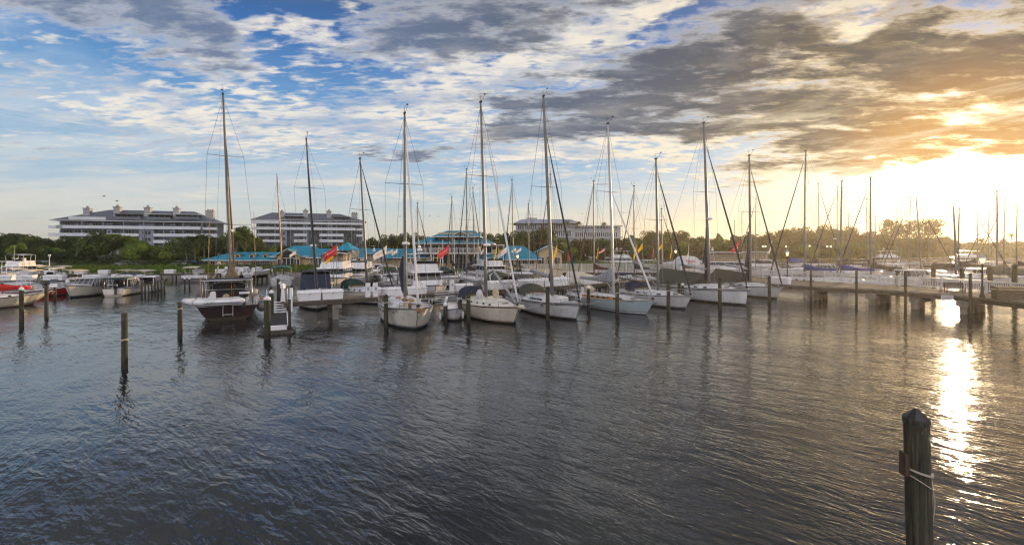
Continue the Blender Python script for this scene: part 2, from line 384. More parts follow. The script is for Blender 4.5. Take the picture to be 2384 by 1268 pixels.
class MB:
    def __init__(s): s.v = []; s.f = []; s.m = []; s.sm = []; s.mats = []
    def mi(s, m):
        m = M[m] if isinstance(m, str) else m
        if m not in s.mats: s.mats.append(m)
        return s.mats.index(m)
    def face(s, idx, m, smooth=False): s.f.append(tuple(idx)); s.m.append(s.mi(m)); s.sm.append(smooth)
    def poly(s, pts, m): b = len(s.v); s.v += [tuple(p) for p in pts]; s.face(range(b, b+len(pts)), m)
    def hexa(s, p, m):      # 8 points: bottom 4 ccw, top 4 ccw
        b = len(s.v); s.v += [tuple(q) for q in p]
        for f in ((3, 2, 1, 0), (4, 5, 6, 7), (0, 1, 5, 4), (1, 2, 6, 5), (2, 3, 7, 6), (3, 0, 4, 7)): s.face([b+i for i in f], m)
        return s
    def box(s, c, d, m, rz=0.0, ch=0):
        x, y, z = c; a, b_, h = d[0]/2, d[1]/2, d[2]/2
        R = Matrix.Rotation(rz, 3, 'Z')
        pts = []
        for zz in (-h, h):
            for (sx, sy) in ((-1, -1), (1, -1), (1, 1), (-1, 1)):
                q = R @ Vector((sx*a, sy*b_, zz)); pts.append((x+q.x, y+q.y, z+q.z))
        return s.hexa(pts, m)
    def taper(s, x0, x1, z0, z1, w0, w1, rf, ra, m, wf=None):
        """block from x0 (aft) to x1 (fore); w = half widths bottom/top; rf, ra = rake of front and aft faces; wf = front half width"""
        f0 = wf if wf is not None else w0; f1 = f0*w1/w0
        return s.hexa([(x0, -w0, z0), (x1, -f0, z0), (x1, f0, z0), (x0, w0, z0), (x0+ra, -w1, z1), (x1-rf, -f1, z1), (x1-rf, f1, z1), (x0+ra, w1, z1)], m)
    def tube(s, pts, r, m, n=6, caps=True, r1=None, flat=1.0, smooth=True):
        pts = [Vector(p) for p in pts]; rings = []
        k = len(pts)
        for i, p in enumerate(pts):
            d = (pts[min(i+1, k-1)]-pts[max(i-1, 0)])
            if d.length < 1e-9: d = Vector((0, 0, 1))
            d.normalize(); up = Vector((0, 0, 1)) if abs(d.z) < .9 else Vector((1, 0, 0))
            a = d.cross(up).normalized(); b = d.cross(a).normalized()
            rr = r if r1 is None else r+(r1-r)*i/(k-1)
            if isinstance(r, (list, tuple)): rr = r[i]
            base = len(s.v)
            for j in range(n):
                t = 2*pi*j/n
                q = p+a*rr*cos(t)*flat+b*rr*sin(t); s.v.append(tuple(q))
            rings.append(base)
        for i in range(k-1):
            A, B = rings[i], rings[i+1]
            for j in range(n): s.face((A+j, A+(j+1) % n, B+(j+1) % n, B+j), m, smooth)
        if caps:
            s.face([rings[0]+j for j in range(n)][::-1], m); s.face([rings[-1]+j for j in range(n)], m)
        return s
    def lathe(s, prof, m, c=(0, 0, 0), n=12, smooth=True):
        rings = []
        for (r, z) in prof:
            b = len(s.v)
            for j in range(n): s.v.append((c[0]+r*cos(2*pi*j/n), c[1]+r*sin(2*pi*j/n), c[2]+z))
            rings.append(b)
        for A, B in zip(rings, rings[1:]):
            for j in range(n): s.face((A+j, A+(j+1) % n, B+(j+1) % n, B+j), m, smooth)
        s.face([rings[0]+j for j in range(n)][::-1], m); s.face([rings[-1]+j for j in range(n)], m)
        return s
    def loft(s, secs, mats, closed=False, smooth=True, capa=None, capb=None):
        """secs: list of equally long point lists; mats: one name or a list per row"""
        rings = []
        for sec in secs:
            b = len(s.v); s.v += [tuple(p) for p in sec]; rings.append(b)
        n = len(secs[0])
        for A, B in zip(rings, rings[1:]):
            for j in range(n if closed else n-1):
                mm = mats if isinstance(mats, str) else mats[j]
                s.face((A+j, A+(j+1) % n, B+(j+1) % n, B+j), mm, smooth)
        if capa: s.face([rings[0]+j for j in range(n)][::-1], capa)
        if capb: s.face([rings[-1]+j for j in range(n)], capb)
        return s
    def ball(s, c, r, m, sc=(1, 1, 1), n=10, k=6):
        secs = []
        for i in range(k+1):
            t = pi*i/k; rr = max(sin(t), .02)*r
            secs.append([(c[0]+rr*cos(2*pi*j/n)*sc[0], c[1]+rr*sin(2*pi*j/n)*sc[1], c[2]-cos(t)*r*sc[2]) for j in range(n)])
        return s.loft(secs, m, closed=True)
    def mesh(s, name):
        me = bpy.data.meshes.new(name); me.from_pydata(s.v, [], s.f)
        for m in s.mats: me.materials.append(m)
        me.polygons.foreach_set('material_index', s.m); me.polygons.foreach_set('use_smooth', s.sm); me.update()
        return me
    def build(s, name, parent=None, loc=None, rz=None, label=None):
        if not s.v: return None
        o = bpy.data.objects.new(name, s.mesh(name)); COL.objects.link(o)
        if parent: o.parent = parent
        if loc is not None: o.location = loc
        if rz is not None: o.rotation_euler = (0, 0, rz)
        if label: o['label'] = label
        return o
def tag(o, label=None, cat=None, group=None, kind=None):
    if label: o['label'] = label
    if cat: o['category'] = cat
    if group: o['group'] = group
    if kind: o['kind'] = kind
    return o
def empty(name, loc=(0, 0, 0), rz=0.0, label=None, cat=None, group=None):
    o = bpy.data.objects.new(name, None); COL.objects.link(o); o.location = loc; o.rotation_euler = (0, 0, rz); o.empty_display_size = .1
    return tag(o, label, cat, group)
def put(name, me, parent=None, loc=None, rz=None, sc=None):
    o = bpy.data.objects.new(name, me); COL.objects.link(o)
    if parent: o.parent = parent
    if loc is not None: o.location = loc
    if rz is not None: o.rotation_euler = (0, 0, rz)
    if sc is not None: o.scale = sc
    return o
def copy_tree(o, parent=None):
    c = o.copy(); COL.objects.link(c); c.parent = parent
    for ch in list(o.children): copy_tree(ch, c)
    return c
def text_mesh(body, size=1.0, ext=.004, italic=False):
    cu = bpy.data.curves.new('txt', 'FONT'); cu.body = body; cu.size = size; cu.extrude = ext; cu.align_x = 'CENTER'; cu.align_y = 'CENTER'
    cu.resolution_u = 3
    if italic: cu.shear = .3
    o = bpy.data.objects.new('txt', cu); COL.objects.link(o)
    bpy.context.view_layer.update()
    me = bpy.data.meshes.new_from_object(o.evaluated_get(bpy.context.evaluated_depsgraph_get()))
    bpy.data.objects.remove(o); bpy.data.curves.remove(cu)
    return me
# ---------------------------------------------------------------- water, ground
def water_mat():
    m = bpy.data.materials.new('water'); m.use_nodes = True; nt = m.node_tree; g = G(nt); b = nt.nodes['Principled BSDF']
    b.inputs['Base Color'].default_value = (.012, .014, .014, 1); b.inputs['Roughness'].default_value = .05
    b.inputs['IOR'].default_value = 1.95
    tc = g.n('ShaderNodeNewGeometry').outputs['Position']
    # wind waves: crests run at about 40 degrees to the picture plane, long along the crest and short across it
    wa = g.vmath('ADD', tc, g.vmath('SCALE', g.noise(tc, .35, 3, .5, col=True), sc=.8))
    def wave(rot, lx, ly, detail=2, ro=.5, dist=.2): return g.noise(g.map(wa, rot=(0, 0, radians(rot)), sc=(lx, ly, 1), kind='TEXTURE'), 1.0, detail, ro, dist)
    def ridge(v): return g.math('SUBTRACT', 1.0, g.math('ABSOLUTE', g.math('MULTIPLY_ADD', v, 2.0, -1.0)))
    a = wave(-36, 4.5, 1.5)
    c = ridge(wave(-41, 1.15, .33, 3, .5))
    c2 = ridge(wave(-55, .7, .24)); c3 = wave(-16, .62, .20)
    d = wave(-35, .20, .065)
    gust = g.rng(g.noise(g.map(tc, rot=(0, 0, radians(-25)), sc=(22, 8, 1), kind='TEXTURE'), 1.0, 4, .6), .38, .62, .25, 1.2)
    g2 = g.rng(g.noise(g.map(tc, rot=(0, 0, radians(-50)), sc=(8, 5, 1), kind='TEXTURE'), 1.0, 3, .6), .36, .62, .45, 1.25)
    h = g.math('ADD', g.math('MULTIPLY', a, .074), g.math('MULTIPLY', g.math('MULTIPLY', c, g2), .030))
    h = g.math('ADD', h, g.math('MULTIPLY', g.math('MULTIPLY', c2, gust), .0115))
    h = g.math('ADD', h, g.math('MULTIPLY', g.math('MULTIPLY', c3, gust), .011))
    h = g.math('ADD', h, g.math('MULTIPLY', g.math('MULTIPLY', d, gust), 0.0034))
    bn = g.n('ShaderNodeBump'); bn.inputs['Strength'].default_value = 1.0; bn.inputs['Distance'].default_value = 1.0
    g.put(bn.inputs['Height'], g.math('MULTIPLY', h, 1.0)); g.put(b.inputs['Normal'], bn.outputs[0])
    M['water'] = m
water_mat()
def grass_mat():
    m = bpy.data.materials.new('grass'); m.use_nodes = True; nt = m.node_tree; g = G(nt); b = nt.nodes['Principled BSDF']
    tc = g.n('ShaderNodeNewGeometry').outputs['Position']
    c = g.mix(g.rng(g.noise(tc, .35, 6, .65), .35, .65), (.025, .055, .012, 1), (.075, .12, .02, 1))
    g.put(b.inputs['Base Color'], c); b.inputs['Roughness'].default_value = .95
    M['grass'] = m
grass_mat()
w = MB(); w.poly([(-1500, -60, 0), (1500, -60, 0), (1500, 1500, 0), (-1500, 1500, 0)], 'water')
tag(w.build('water'), kind='structure')
# shoreline (water edge) points, left to right; the land lies beyond
SHORE = [(-1500, 92), (-160, 90), (-80, 90), (-40, 93), (-10, 96), (10, 96), (22, 110), (60, 150), (120, 190), (200, 220), (400, 240), (1500, 260)]
def ground():
    b = MB(); zt = 1.1
    secs = []
    for (x, y) in SHORE:
        t = min(1, max(0, (x+60)/60))
        top = 2.0*(1-t)+1.3*t
        secs.append([(x, y, -.6), (x, y+.02, zt-.15), (x, y+.5, zt-.1), (x, y+9, top), (x, y+22, top+.2), (x, y+70, top+.3), (x, 1500, top+.4)])
    # seawall face is concrete, the rest is grass
    b.loft(secs, ['concrete', 'concrete', 'grass', 'grass', 'grass', 'grass'], smooth=False)
    o = b.build('ground'); tag(o, kind='structure')
ground()
# bank grass tufts: uncountable
def tufts():
    b = MB(); rnd = random.Random(3)
    for i in range(5200):
        x = rnd.uniform(-112, -32); t = rnd.random(); y = 90.6+(3 if x > -80 else 0)*0+t*9
        yy = 90+max(0, (x+80)/40*3 if x > -80 else 0)+.6+t*8.6
        z = 1.0+(t*8.6/9)*1.0
        h = rnd.uniform(.25, .7); w_ = rnd.uniform(.15, .4); a = rnd.uniform(0, pi); dx, dy = cos(a)*w_, sin(a)*w_
        l = rnd.uniform(-.15, .15)
        b.poly([(x-dx, yy-dy, z-.05), (x+dx, yy+dy, z-.05), (x+dx*.3+l, yy+dy*.3, z+h), (x-dx*.5+l, yy-dy*.5, z+h*.8)], 'leafbright')
    tag(b.build('grass'), 'bright green grass covering the far bank on the left', 'grass', kind='stuff')
tufts()

# ---------------------------------------------------------------- vegetation
def make_crown(seed, n, dens=1.0, leaf=.42, flat=.75, R=1.0, mat_='leafdark', holes=.0, lumps=9):
    """crown centred at (0,0,0), radius about 1 (scaled by leaf sizes in the unit of a 1 m crown radius); returns mesh"""
    rnd = random.Random(seed); b = MB()
    cl = []
    for i in range(lumps):
        a = rnd.uniform(0, 2*pi); r = rnd.uniform(.25, .78); zz = rnd.uniform(-.35, .55)*flat
        cl.append((r*cos(a), r*sin(a), zz, rnd.uniform(.28, .50)))
    cl.append((0, 0, .2*flat, .5))
    for i in range(n):
        c = rnd.choice(cl)
        while True:
            p = Vector((rnd.uniform(-1, 1), rnd.uniform(-1, 1), rnd.uniform(-1, 1)))
            if .001 < p.length <= 1: break
        p = p.normalized()*(p.length**.45)
        q = Vector((c[0]+p.x*c[3]*1.05, c[1]+p.y*c[3]*1.05, c[2]+p.z*c[3]*.72))
        s_ = leaf*rnd.uniform(.5, 1.25)*.16
        nrm = (p+Vector((rnd.gauss(0, .5), rnd.gauss(0, .5), rnd.gauss(0, .5)+.3))).normalized()
        t = nrm.orthogonal().normalized(); t = Matrix.Rotation(rnd.uniform(0, 2*pi), 3, nrm) @ t; u = nrm.cross(t)
        b.poly([q-t*s_, q-u*s_*.55, q+t*s_*1.1, q+u*s_*.6], mat_)
    return b.mesh('crown')
def make_trunk(seed, m='bark'):
    rnd = random.Random(seed); b = MB()       # unit: height 1 to crown centre
    b.tube([(0, 0, -.08), (rnd.uniform(-.02, .02), .01, .35), (rnd.uniform(-.05, .05), 0, .75)], [.055, .04, .032], m, n=7)
    for k in range(6):
        a = rnd.uniform(0, 2*pi); r = rnd.uniform(.22, .5)
        z0 = rnd.uniform(.4, .75)
        b.tube([(0, 0, z0), (r*.5*cos(a), r*.5*sin(a), z0+.2), (r*cos(a), r*sin(a), z0+rnd.uniform(.3, .55))], [.026, .018, .007], m, n=5)
    return b.mesh('trunk')
CR = {}
for k, mt in enumerate(('leafdark', 'leafmid', 'leafolive', 'leafbright')):
    CR[mt] = [make_crown(10*k+i, 4200, mat_=mt, flat=(.75, 1.0, .6)[i], leaf=(.40, .36, .44)[i], lumps=(10, 14, 8)[i]) for i in range(3)]
AIRY = [make_crown(77+i, 2600, mat_='leafolive', flat=.9, leaf=.36, lumps=15) for i in range(2)]
TR = [make_trunk(s) for s in (1, 2, 3)]
def make_frond(b, rnd, base, a, elev, L, m):
    dx, dy = cos(a), sin(a); pts = []
    for i in range(7):
        t = i/6; x = L*t*cos(elev)*(1-.12*t); z = L*t*sin(elev)-L*.62*t*t
        pts.append(Vector((base[0]+dx*x, base[1]+dy*x, base[2]+z)))
    side = Vector((-dy, dx, 0))
    for i in range(1, 7):
        p = pts[i]; q = pts[i-1]; wd = L*.26*(1-abs(i/6-.45))
        for s in (-1, 1):
            for h in (0, 1):
                o = q.lerp(p, h*.5); e = q.lerp(p, h*.5+.45)
                tip = (o+e)/2+side*s*wd*rnd.uniform(.8, 1.1)+Vector((dx, dy, 0))*L*.06-Vector((0, 0, wd*.45))
                b.poly([o, e, tip], m)
def make_palm_crown(seed, n=22, m='palmleaf'):
    rnd = random.Random(seed); b = MB()
    for i in range(n):
        make_frond(b, rnd, (0, 0, 0), 2*pi*i/n*2.618+rnd.uniform(-.2, .2), rnd.uniform(-.35, 1.15), rnd.uniform(.85, 1.1), m)
    return b.mesh('crown')
PC = [make_palm_crown(s) for s in (5, 6)]
def make_palm_trunk(seed):
    b = MB(); b.tube([(0, 0, -.03), (.01, 0, .3), (.03, .01, .7), (.04, 0, 1.0)], [.030, .022, .018, .020], 'palmbark', n=8); return b.mesh('trunk')
PT = make_palm_trunk(1)
def tree(px, ytop, Y, wpx, leaf, label, zg=2.0, group='trees on the far shore', airy=False, v=None, zf=1.0, low=False):
    X = (px-1192)/F*Y; ztop = zat(ytop, Y); R = wpx/2*Y/F
    H = ztop-zg
    root = empty('tree', (X, Y, zg), random.uniform(0, 6.28), label, 'tree', group)
    v = random.randrange(3) if v is None else v
    rz = (min(R*.95, H*.50) if not low else H*.56)*zf
    cz = (H-rz*.88) if not low else H*.52
    me = (AIRY[v % 2] if airy else CR[leaf][v])
    c = put('crown', me, root, (0, 0, cz), sc=(R, R, rz/.8))
    t = put('trunk', TR[v], root, (0, 0, 0), sc=(min(R*.9, cz*.6), min(R*.9, cz*.6), max(cz, .6)))
    return root
def palm(px, ytop, Y, label, zg=2.0, r=2.6, group='palms on the far shore'):
    X = (px-1192)/F*Y; z = zat(ytop, Y); H = z-zg
    root = empty('palm_tree', (X, Y, zg), random.uniform(0, 6.28), label, 'palm tree', group)
    hh = max(H-r*.45, 1.0)
    put('trunk', PT, root, sc=(9 if hh > 6 else 8, 9 if hh > 6 else 8, hh)); put('crown', random.choice(PC), root, (9*.04, 0, hh), sc=(r, r, r))
    return root
ORD = ['first', 'second', 'third', 'fourth', 'fifth', 'sixth', 'seventh', 'eighth', 'ninth', 'tenth', 'eleventh', 'twelfth', 'thirteenth', 'fourteenth', 'fifteenth', 'sixteenth', 'seventeenth', 'eighteenth', 'nineteenth', 'twentieth', 'twenty-first', 'twenty-second', 'twenty-third', 'twenty-fourth']
def belt(x0, x1, n, yt, Yr, wpx, leaf, desc, zg, zf=1.0, jit=6, low=True):
    rnd = random.Random(int(x0*3+n))
    for i in range(n):
        t = (i+.5)/n; px = x0+(x1-x0)*t+rnd.uniform(-.25, .25)*(x1-x0)/n
        y = yt(px) if callable(yt) else yt
        tree(px, y+rnd.uniform(-jit, jit*.6), rnd.uniform(*Yr), wpx*rnd.uniform(.85, 1.25), leaf if isinstance(leaf, str) else rnd.choice(leaf),
             desc % ORD[i], zg, zf=zf, low=low)
# left shore: dark dense trees left of and below the first condominium
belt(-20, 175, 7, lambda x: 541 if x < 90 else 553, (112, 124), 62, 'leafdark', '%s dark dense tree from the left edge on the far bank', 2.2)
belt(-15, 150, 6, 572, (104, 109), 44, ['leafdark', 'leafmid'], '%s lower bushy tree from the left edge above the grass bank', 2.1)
tree(44, 563, 102.5, 42, 'leafmid', 'yellow-green rounded tree near the left edge of the far bank')
tree(262, 532, 106, 112, 'leafmid', 'broad spreading tree in front of the left condominium, the tallest there', v=2)
tree(318, 556, 104, 66, 'leafmid', 'sunlit wide tree just right of the tallest tree by the left condominium', v=0)
tree(375, 567, 105, 62, 'leafbright', 'low yellow-green tree below the right half of the left condominium')
tree(345, 577, 108, 50, 'leafmid', 'small rounded tree under the centre of the left condominium')
tree(150, 578, 103, 60, 'leafdark', 'dark low tree at the left foot of the left condominium')
tree(196, 585, 103, 48, 'leafdark', 'dark low tree below the left wing balconies of the left condominium')
palm(232, 531, 104, 'palm with feathery crown left of the tallest tree by the left condominium', r=3.6)
palm(205, 548, 103, 'shorter palm before the left condominium, leftmost of its palms', r=3.2)
for i, (px, y) in enumerate(((436, 545), (455, 541), (476, 538))):
    palm(px, y, 106+i, '%s palm from the left in the clump at the right end of the left condominium' % ORD[i], r=3.6)
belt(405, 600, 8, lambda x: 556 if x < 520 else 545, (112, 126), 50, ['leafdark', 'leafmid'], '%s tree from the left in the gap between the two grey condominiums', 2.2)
palm(548, 541, 111, 'palm between the two grey condominiums, left of its taller neighbour', r=3.2)
palm(570, 535, 113, 'tall palm just left of the right grey condominium', r=3.4)
tree(561, 527, 128, 46, 'leafdark', 'tall dark tree beside the left end of the right grey condominium')
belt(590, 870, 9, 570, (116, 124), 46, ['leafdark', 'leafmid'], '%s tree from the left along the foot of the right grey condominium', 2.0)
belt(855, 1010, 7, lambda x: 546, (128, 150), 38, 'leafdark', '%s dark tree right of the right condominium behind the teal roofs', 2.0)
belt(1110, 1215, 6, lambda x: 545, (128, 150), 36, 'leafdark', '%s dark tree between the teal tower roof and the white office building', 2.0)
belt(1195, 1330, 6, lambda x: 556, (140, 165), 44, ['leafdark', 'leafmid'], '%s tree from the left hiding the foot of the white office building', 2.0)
tree(1262, 531, 150, 78, 'leafdark', 'dark tree covering the middle of the white office building', v=1)
tree(1228, 539, 150, 64, 'leafdark', 'dark tree covering the left half of the white office building', v=0)
tree(1310, 555, 140, 34, 'leafmid', 'sunlit round tree in front of the office building below its lower block')
palm(1160, 548, 128, 'palm sticking out of the dark trees right of the teal tower', r=2.4)
palm(942, 543, 128, 'palm left of the teal tower roof', r=2.2)
for i, px in enumerate((1318, 1349, 1408)):
    palm(px, 524+i*2, 200, '%s small palm from the left on the terrace of the office building' % ORD[i], zg=16.5-i*.4, r=2.3)
belt(1325, 1470, 8, lambda x: 556, (150, 175), 44, ['leafdark', 'leafmid', 'leafolive'], '%s tree from the left below the lower office block', 1.8)
belt(1452, 1680, 11, lambda x: 548-(6 if 1520 < x < 1600 else 0), (170, 200), 46, ['leafmid', 'leafdark', 'leafolive'], '%s tree from the left between the office building and tall centre mast', 1.6)
belt(1480, 1700, 7, lambda x: 566, (150, 166), 50, ['leafmid', 'leafolive'], '%s lower rounded tree in the row behind the yellow flags', 1.6)
tree(1673, 542, 190, 11, 'leafolive', 'narrow column-like tree standing alone on the skyline right of centre', zf=2.2)
belt(1690, 1800, 6, lambda x: 549, (175, 200), 40, ['leafmid', 'leafolive'], '%s tree from the left in the low row left of the big sunlit wood', 1.6)
belt(1790, 2060, 12, lambda x: 553-18*sin(max(0, min(1, (x-1790)/250))*pi)**.6, (190, 215), 56, 'leafolive', '%s golden tree from the left in the big sunlit wood on the right', 1.6)
belt(1800, 2060, 8, lambda x: 563, (172, 185), 52, ['leafmid', 'leafolive'], '%s lower tree from the left along the front of the big sunlit wood', 1.6)
tree(2082, 508, 225, 76, 'leafolive', 'tall airy golden tree, left of the pair against the sun glow', 1.6, airy=True, v=0)
tree(2158, 509, 225, 72, 'leafolive', 'tall airy golden tree, right of the pair against the sun glow', 1.6, airy=True, v=1)
belt(2050, 2210, 6, lambda x: 552, (205, 225), 46, 'leafolive', '%s hazy tree from the left under the two airy golden trees', 1.6)
belt(2205, 2450, 9, lambda x: 560, (240, 300), 44, 'leafolive', '%s far hazy tree from the left at the right end of the shore', 1.6, zf=.8, jit=3)
palm(2287, 550, 210, 'palm with round crown in the golden haze at right', zg=1.6, r=3.6)
palm(2352, 541, 215, 'tall slim palm near the right edge of the shore', zg=1.6, r=2.2)
palm(2202, 547, 215, 'low palm right of the two airy golden trees', zg=1.6, r=3.0)
palm(2334, 553, 215, 'short palm left of the tall slim palm in the golden haze', zg=1.6, r=3.0)
# undergrowth below the trees: uncountable
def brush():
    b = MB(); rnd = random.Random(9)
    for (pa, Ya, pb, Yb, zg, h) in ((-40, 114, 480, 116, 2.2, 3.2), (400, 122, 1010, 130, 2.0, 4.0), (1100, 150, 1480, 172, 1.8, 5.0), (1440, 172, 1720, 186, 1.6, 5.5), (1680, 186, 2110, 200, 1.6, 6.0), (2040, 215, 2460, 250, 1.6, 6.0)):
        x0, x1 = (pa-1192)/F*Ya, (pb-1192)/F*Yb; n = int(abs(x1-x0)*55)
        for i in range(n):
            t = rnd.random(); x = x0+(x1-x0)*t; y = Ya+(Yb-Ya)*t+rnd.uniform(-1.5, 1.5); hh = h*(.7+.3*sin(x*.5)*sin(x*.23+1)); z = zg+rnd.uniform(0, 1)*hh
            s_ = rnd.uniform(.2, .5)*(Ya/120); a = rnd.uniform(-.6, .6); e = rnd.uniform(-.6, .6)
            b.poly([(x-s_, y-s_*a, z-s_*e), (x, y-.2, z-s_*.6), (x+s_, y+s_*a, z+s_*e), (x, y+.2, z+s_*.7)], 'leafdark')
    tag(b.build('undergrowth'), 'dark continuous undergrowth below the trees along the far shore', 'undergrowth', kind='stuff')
brush()
# hedges on the bank
def hedge(px0, px1, Y, h, label, zg=2.0):
    b = MB(); rnd = random.Random(int(px0)); x0 = (px0-1192)/F*Y; x1 = (px1-1192)/F*Y
    n = int((x1-x0)*90)
    for i in range(n):
        x = rnd.uniform(x0, x1); z = rnd.uniform(0, 1)**.8*h*(.85+.15*sin(x*1.7)); y = rnd.uniform(-.6, .6)*(1 if z < h*.8 else .6)
        s_ = rnd.uniform(.07, .16); a = rnd.uniform(0, pi); t = rnd.uniform(-.8, .8)
        b.poly([(x-s_*cos(a), y-s_*sin(a), z), (x, y-.05, z-s_*.5), (x+s_*cos(a), y+s_*sin(a), z+s_*t), (x, y, z+s_*.8)], 'leafdark')
    o = b.build('hedge', loc=(0, Y, zg)); tag(o, label, 'hedge')
hedge(150, 330, 101.5, 1.5, 'dark clipped hedge under the trees of the left condominium')
hedge(330, 470, 101.5, 1.3, 'dark hedge right of the trees below the left condominium')
hedge(0, 120, 101, 1.0, 'low dark hedge at the left end of the grass bank')

# ---------------------------------------------------------------- buildings
def hip(b, x0, x1, y0, y1, ze, zr, ins0, ins1, m, t=.18):
    """hip or gable roof; eaves ze, ridge zr; ins = how far the ridge stops from each end"""
    ym = (y0+y1)/2
    A, B, C_, D = (x0, y0, ze), (x1, y0, ze), (x1, y1, ze), (x0, y1, ze)
    R0, R1 = (x0+ins0, ym, zr), (x1-ins1, ym, zr)
    b.poly([A, B, R1, R0], m); b.poly([C_, D, R0, R1], m); b.poly([B, C_, R1], m); b.poly([D, A, R0], m)
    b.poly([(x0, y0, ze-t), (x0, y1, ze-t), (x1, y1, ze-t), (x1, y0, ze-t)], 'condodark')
    for p, q in ((A, B), (B, C_), (C_, D), (D, A)):
        b.poly([(p[0], p[1], p[2]-t), (q[0], q[1], q[2]-t), q, p], 'whitepaint')
def condo(label, px0, px1, Y, k, zg, zev, zr, ridge, bands, chims, lay, beta=18):
    """k px per metre; local x = metres from px0"""
    x0 = (px0-1192)/F*Y; be = radians(beta)
    def mx(p): u = (p-1192)/F; return (u*Y-x0)/(cos(be)-u*sin(be))
    Wd = mx(px1)
    root = empty('condominium', (x0, Y, zg), be, label, 'apartment building', 'grey condominiums behind the trees')
    mz = lambda py, px=px0: zat(py, Y+sin(be)*mx(px))-zg
    D = 13
    b = MB(); zt = zev-zg
    b.box((Wd/2, D/2+1.5, (zt-.2)/2), (Wd-2.4, D-3, zt-.2), 'condogrey'); b.build('wall', root)
    b = MB(); hip(b, -.6, Wd+.6, -1.2, D+1.2, zt, zr-zg, mx(ridge[0])+.6, Wd-mx(ridge[1])+.6, 'slateroof'); rf = b.build('roof', root)
    for i, px in enumerate(chims):
        c = MB(); big = i in (len(chims)-1,)
        wch = 3.0 if big else 2.2
        zc = zr-zg-(2.2 if big or px < px0+90*k/5.8 else 1.3)
        c.box((mx(px), 3.2, zc), (wch, 2.2, 4.6), 'chimney'); c.box((mx(px), 3.2, zc+2.35), (wch+.5, 2.6, .25), 'chimney')
        if big:
            for d in (-.9, 0, .9): c.lathe([(.3, 0), (.35, .5), (.22, .7)], 'terracotta' if d else 'chimney', (mx(px)+d, 3.2, zc+2.47), 8)
        else: c.lathe([(.55, 0), (.6, .5), (.5, .8), (.1, 1.0)], 'chimney', (mx(px), 3.2, zc+2.47), 10)
        c.build('chimney', rf)
    # stair towers running up the roof
    for (pa, pb) in lay['towers']:
        c = MB(); xa, xb = mx(pa), mx(pb)
        c.hexa([(xa, -.6, 0), (xb, -.6, 0), (xb, 3, 0), (xa, 3, 0), (xa, -.6, zt-1.6), (xb, -.6, zt-1.6), (xb, 3, zt+1.5), (xa, 3, zt+1.5)], 'condogrey')
        c.hexa([(xa-.15, -1.0, zt-1.7), (xb+.15, -1.0, zt-1.7), (xb+.15, 5.5, zt+2.9), (xa-.15, 5.5, zt+2.9), (xa-.15, -1.0, zt-1.45), (xb+.15, -1.0, zt-1.45), (xb+.15, 5.5, zt+3.15), (xa-.15, 5.5, zt+3.15)], 'slateroof')
        tw = c.build('stair_tower', root)
        for z in lay['floors'][1:]:
            w_ = MB(); xc = (xa+xb)/2; w_.box((xc, -.62, z-zg+1.5), (min(3.2, (xb-xa)*.55), .08, 1.3), 'winglass')
            for d in (-.5, .5): w_.box((xc+d, -.67, z-zg+1.5), (.08, .04, 1.3), 'condowhite')
            w_.build('window', tw)
    # roof dormers (recessed top balconies)
    for (pa, pb, py0, py1, awn) in lay['dormers']:
        c = MB(); xa, xb = mx(pa), mx(pb); za, zb = mz(py1, (pa+pb)/2), mz(py0, (pa+pb)/2)
        c.box(((xa+xb)/2, 2.0, (za+zb)/2), (xb-xa, 3.4, zb-za), 'screen')
        c.box(((xa+xb)/2, .25, zb+.1), (xb-xa+.4, 4.6, .2), awn)
        c.box(((xa+xb)/2, -.05, za-.4), (xb-xa+.4, .2, 1.0), 'condogrey')
        for j in range(int((xb-xa)/2.0)+1): c.box((xa+j*2.0, .2, (za+zb)/2), (.18, .2, zb-za), 'condogrey')
        c.build('dormer', rf)
    # window bands and balconies
    rnd = random.Random(int(px0)); c = MB(); c.box((0, 0, 0), (.25, 2.0, 2.9), 'condogrey'); pil_me = c.mesh('pillar')
    for (pa, pb, py0, py1) in bands:
        xa, xb = mx(pa), mx(pb); zb, za = mz(py0, (pa+pb)/2), mz(py1, (pa+pb)/2)
        nf = min(lay['floors'], key=lambda q: abs(q-zg-za)); hb_ = zb-za
        if abs(nf-zg-za) < 1.3: za = nf-zg; zb = za+max(hb_, 1.05)
        c = MB(); c.box(((xa+xb)/2, -1.2, (za+zb)/2), (xb-xa, .22, zb-za), 'condowhite'); c.box(((xa+xb)/2, .15, za+.1), (xb-xa, 2.5, .2), 'condowhite')
        c.build('balcony', root)
    for z in lay['floors']:
        zf = z-zg
        xs = 1.6
        while xs < Wd-3:
            wd = rnd.choice((2.6, 3.4, 4.2)); wd = min(wd, Wd-1.6-xs)
            if not any(mx(a)-.6 < xs+wd and xs < mx(b_)+.6 for a, b_ in lay['towers']):
                w_ = MB(); w_.box((xs+wd/2, 1.44, zf+1.25), (wd, .1, 2.3), 'winglass')
                nn = int(wd/.85)
                for j in range(nn+1): w_.box((xs+wd*j/nn, 1.36, zf+1.25), (.07, .06, 2.3), 'condowhite')
                if rnd.random() < .35: w_.box((xs+wd*.25, 1.41, zf+1.2), (wd*.4, .06, 2.1), 'chimney')
                w_.build('window', root)
            xs += wd+rnd.choice((.5, .7, 1.6))
        for j in range(int(Wd/7)): put('pillar', pil_me, root, (3+j*7, -.1, zf+1.45))
    return root
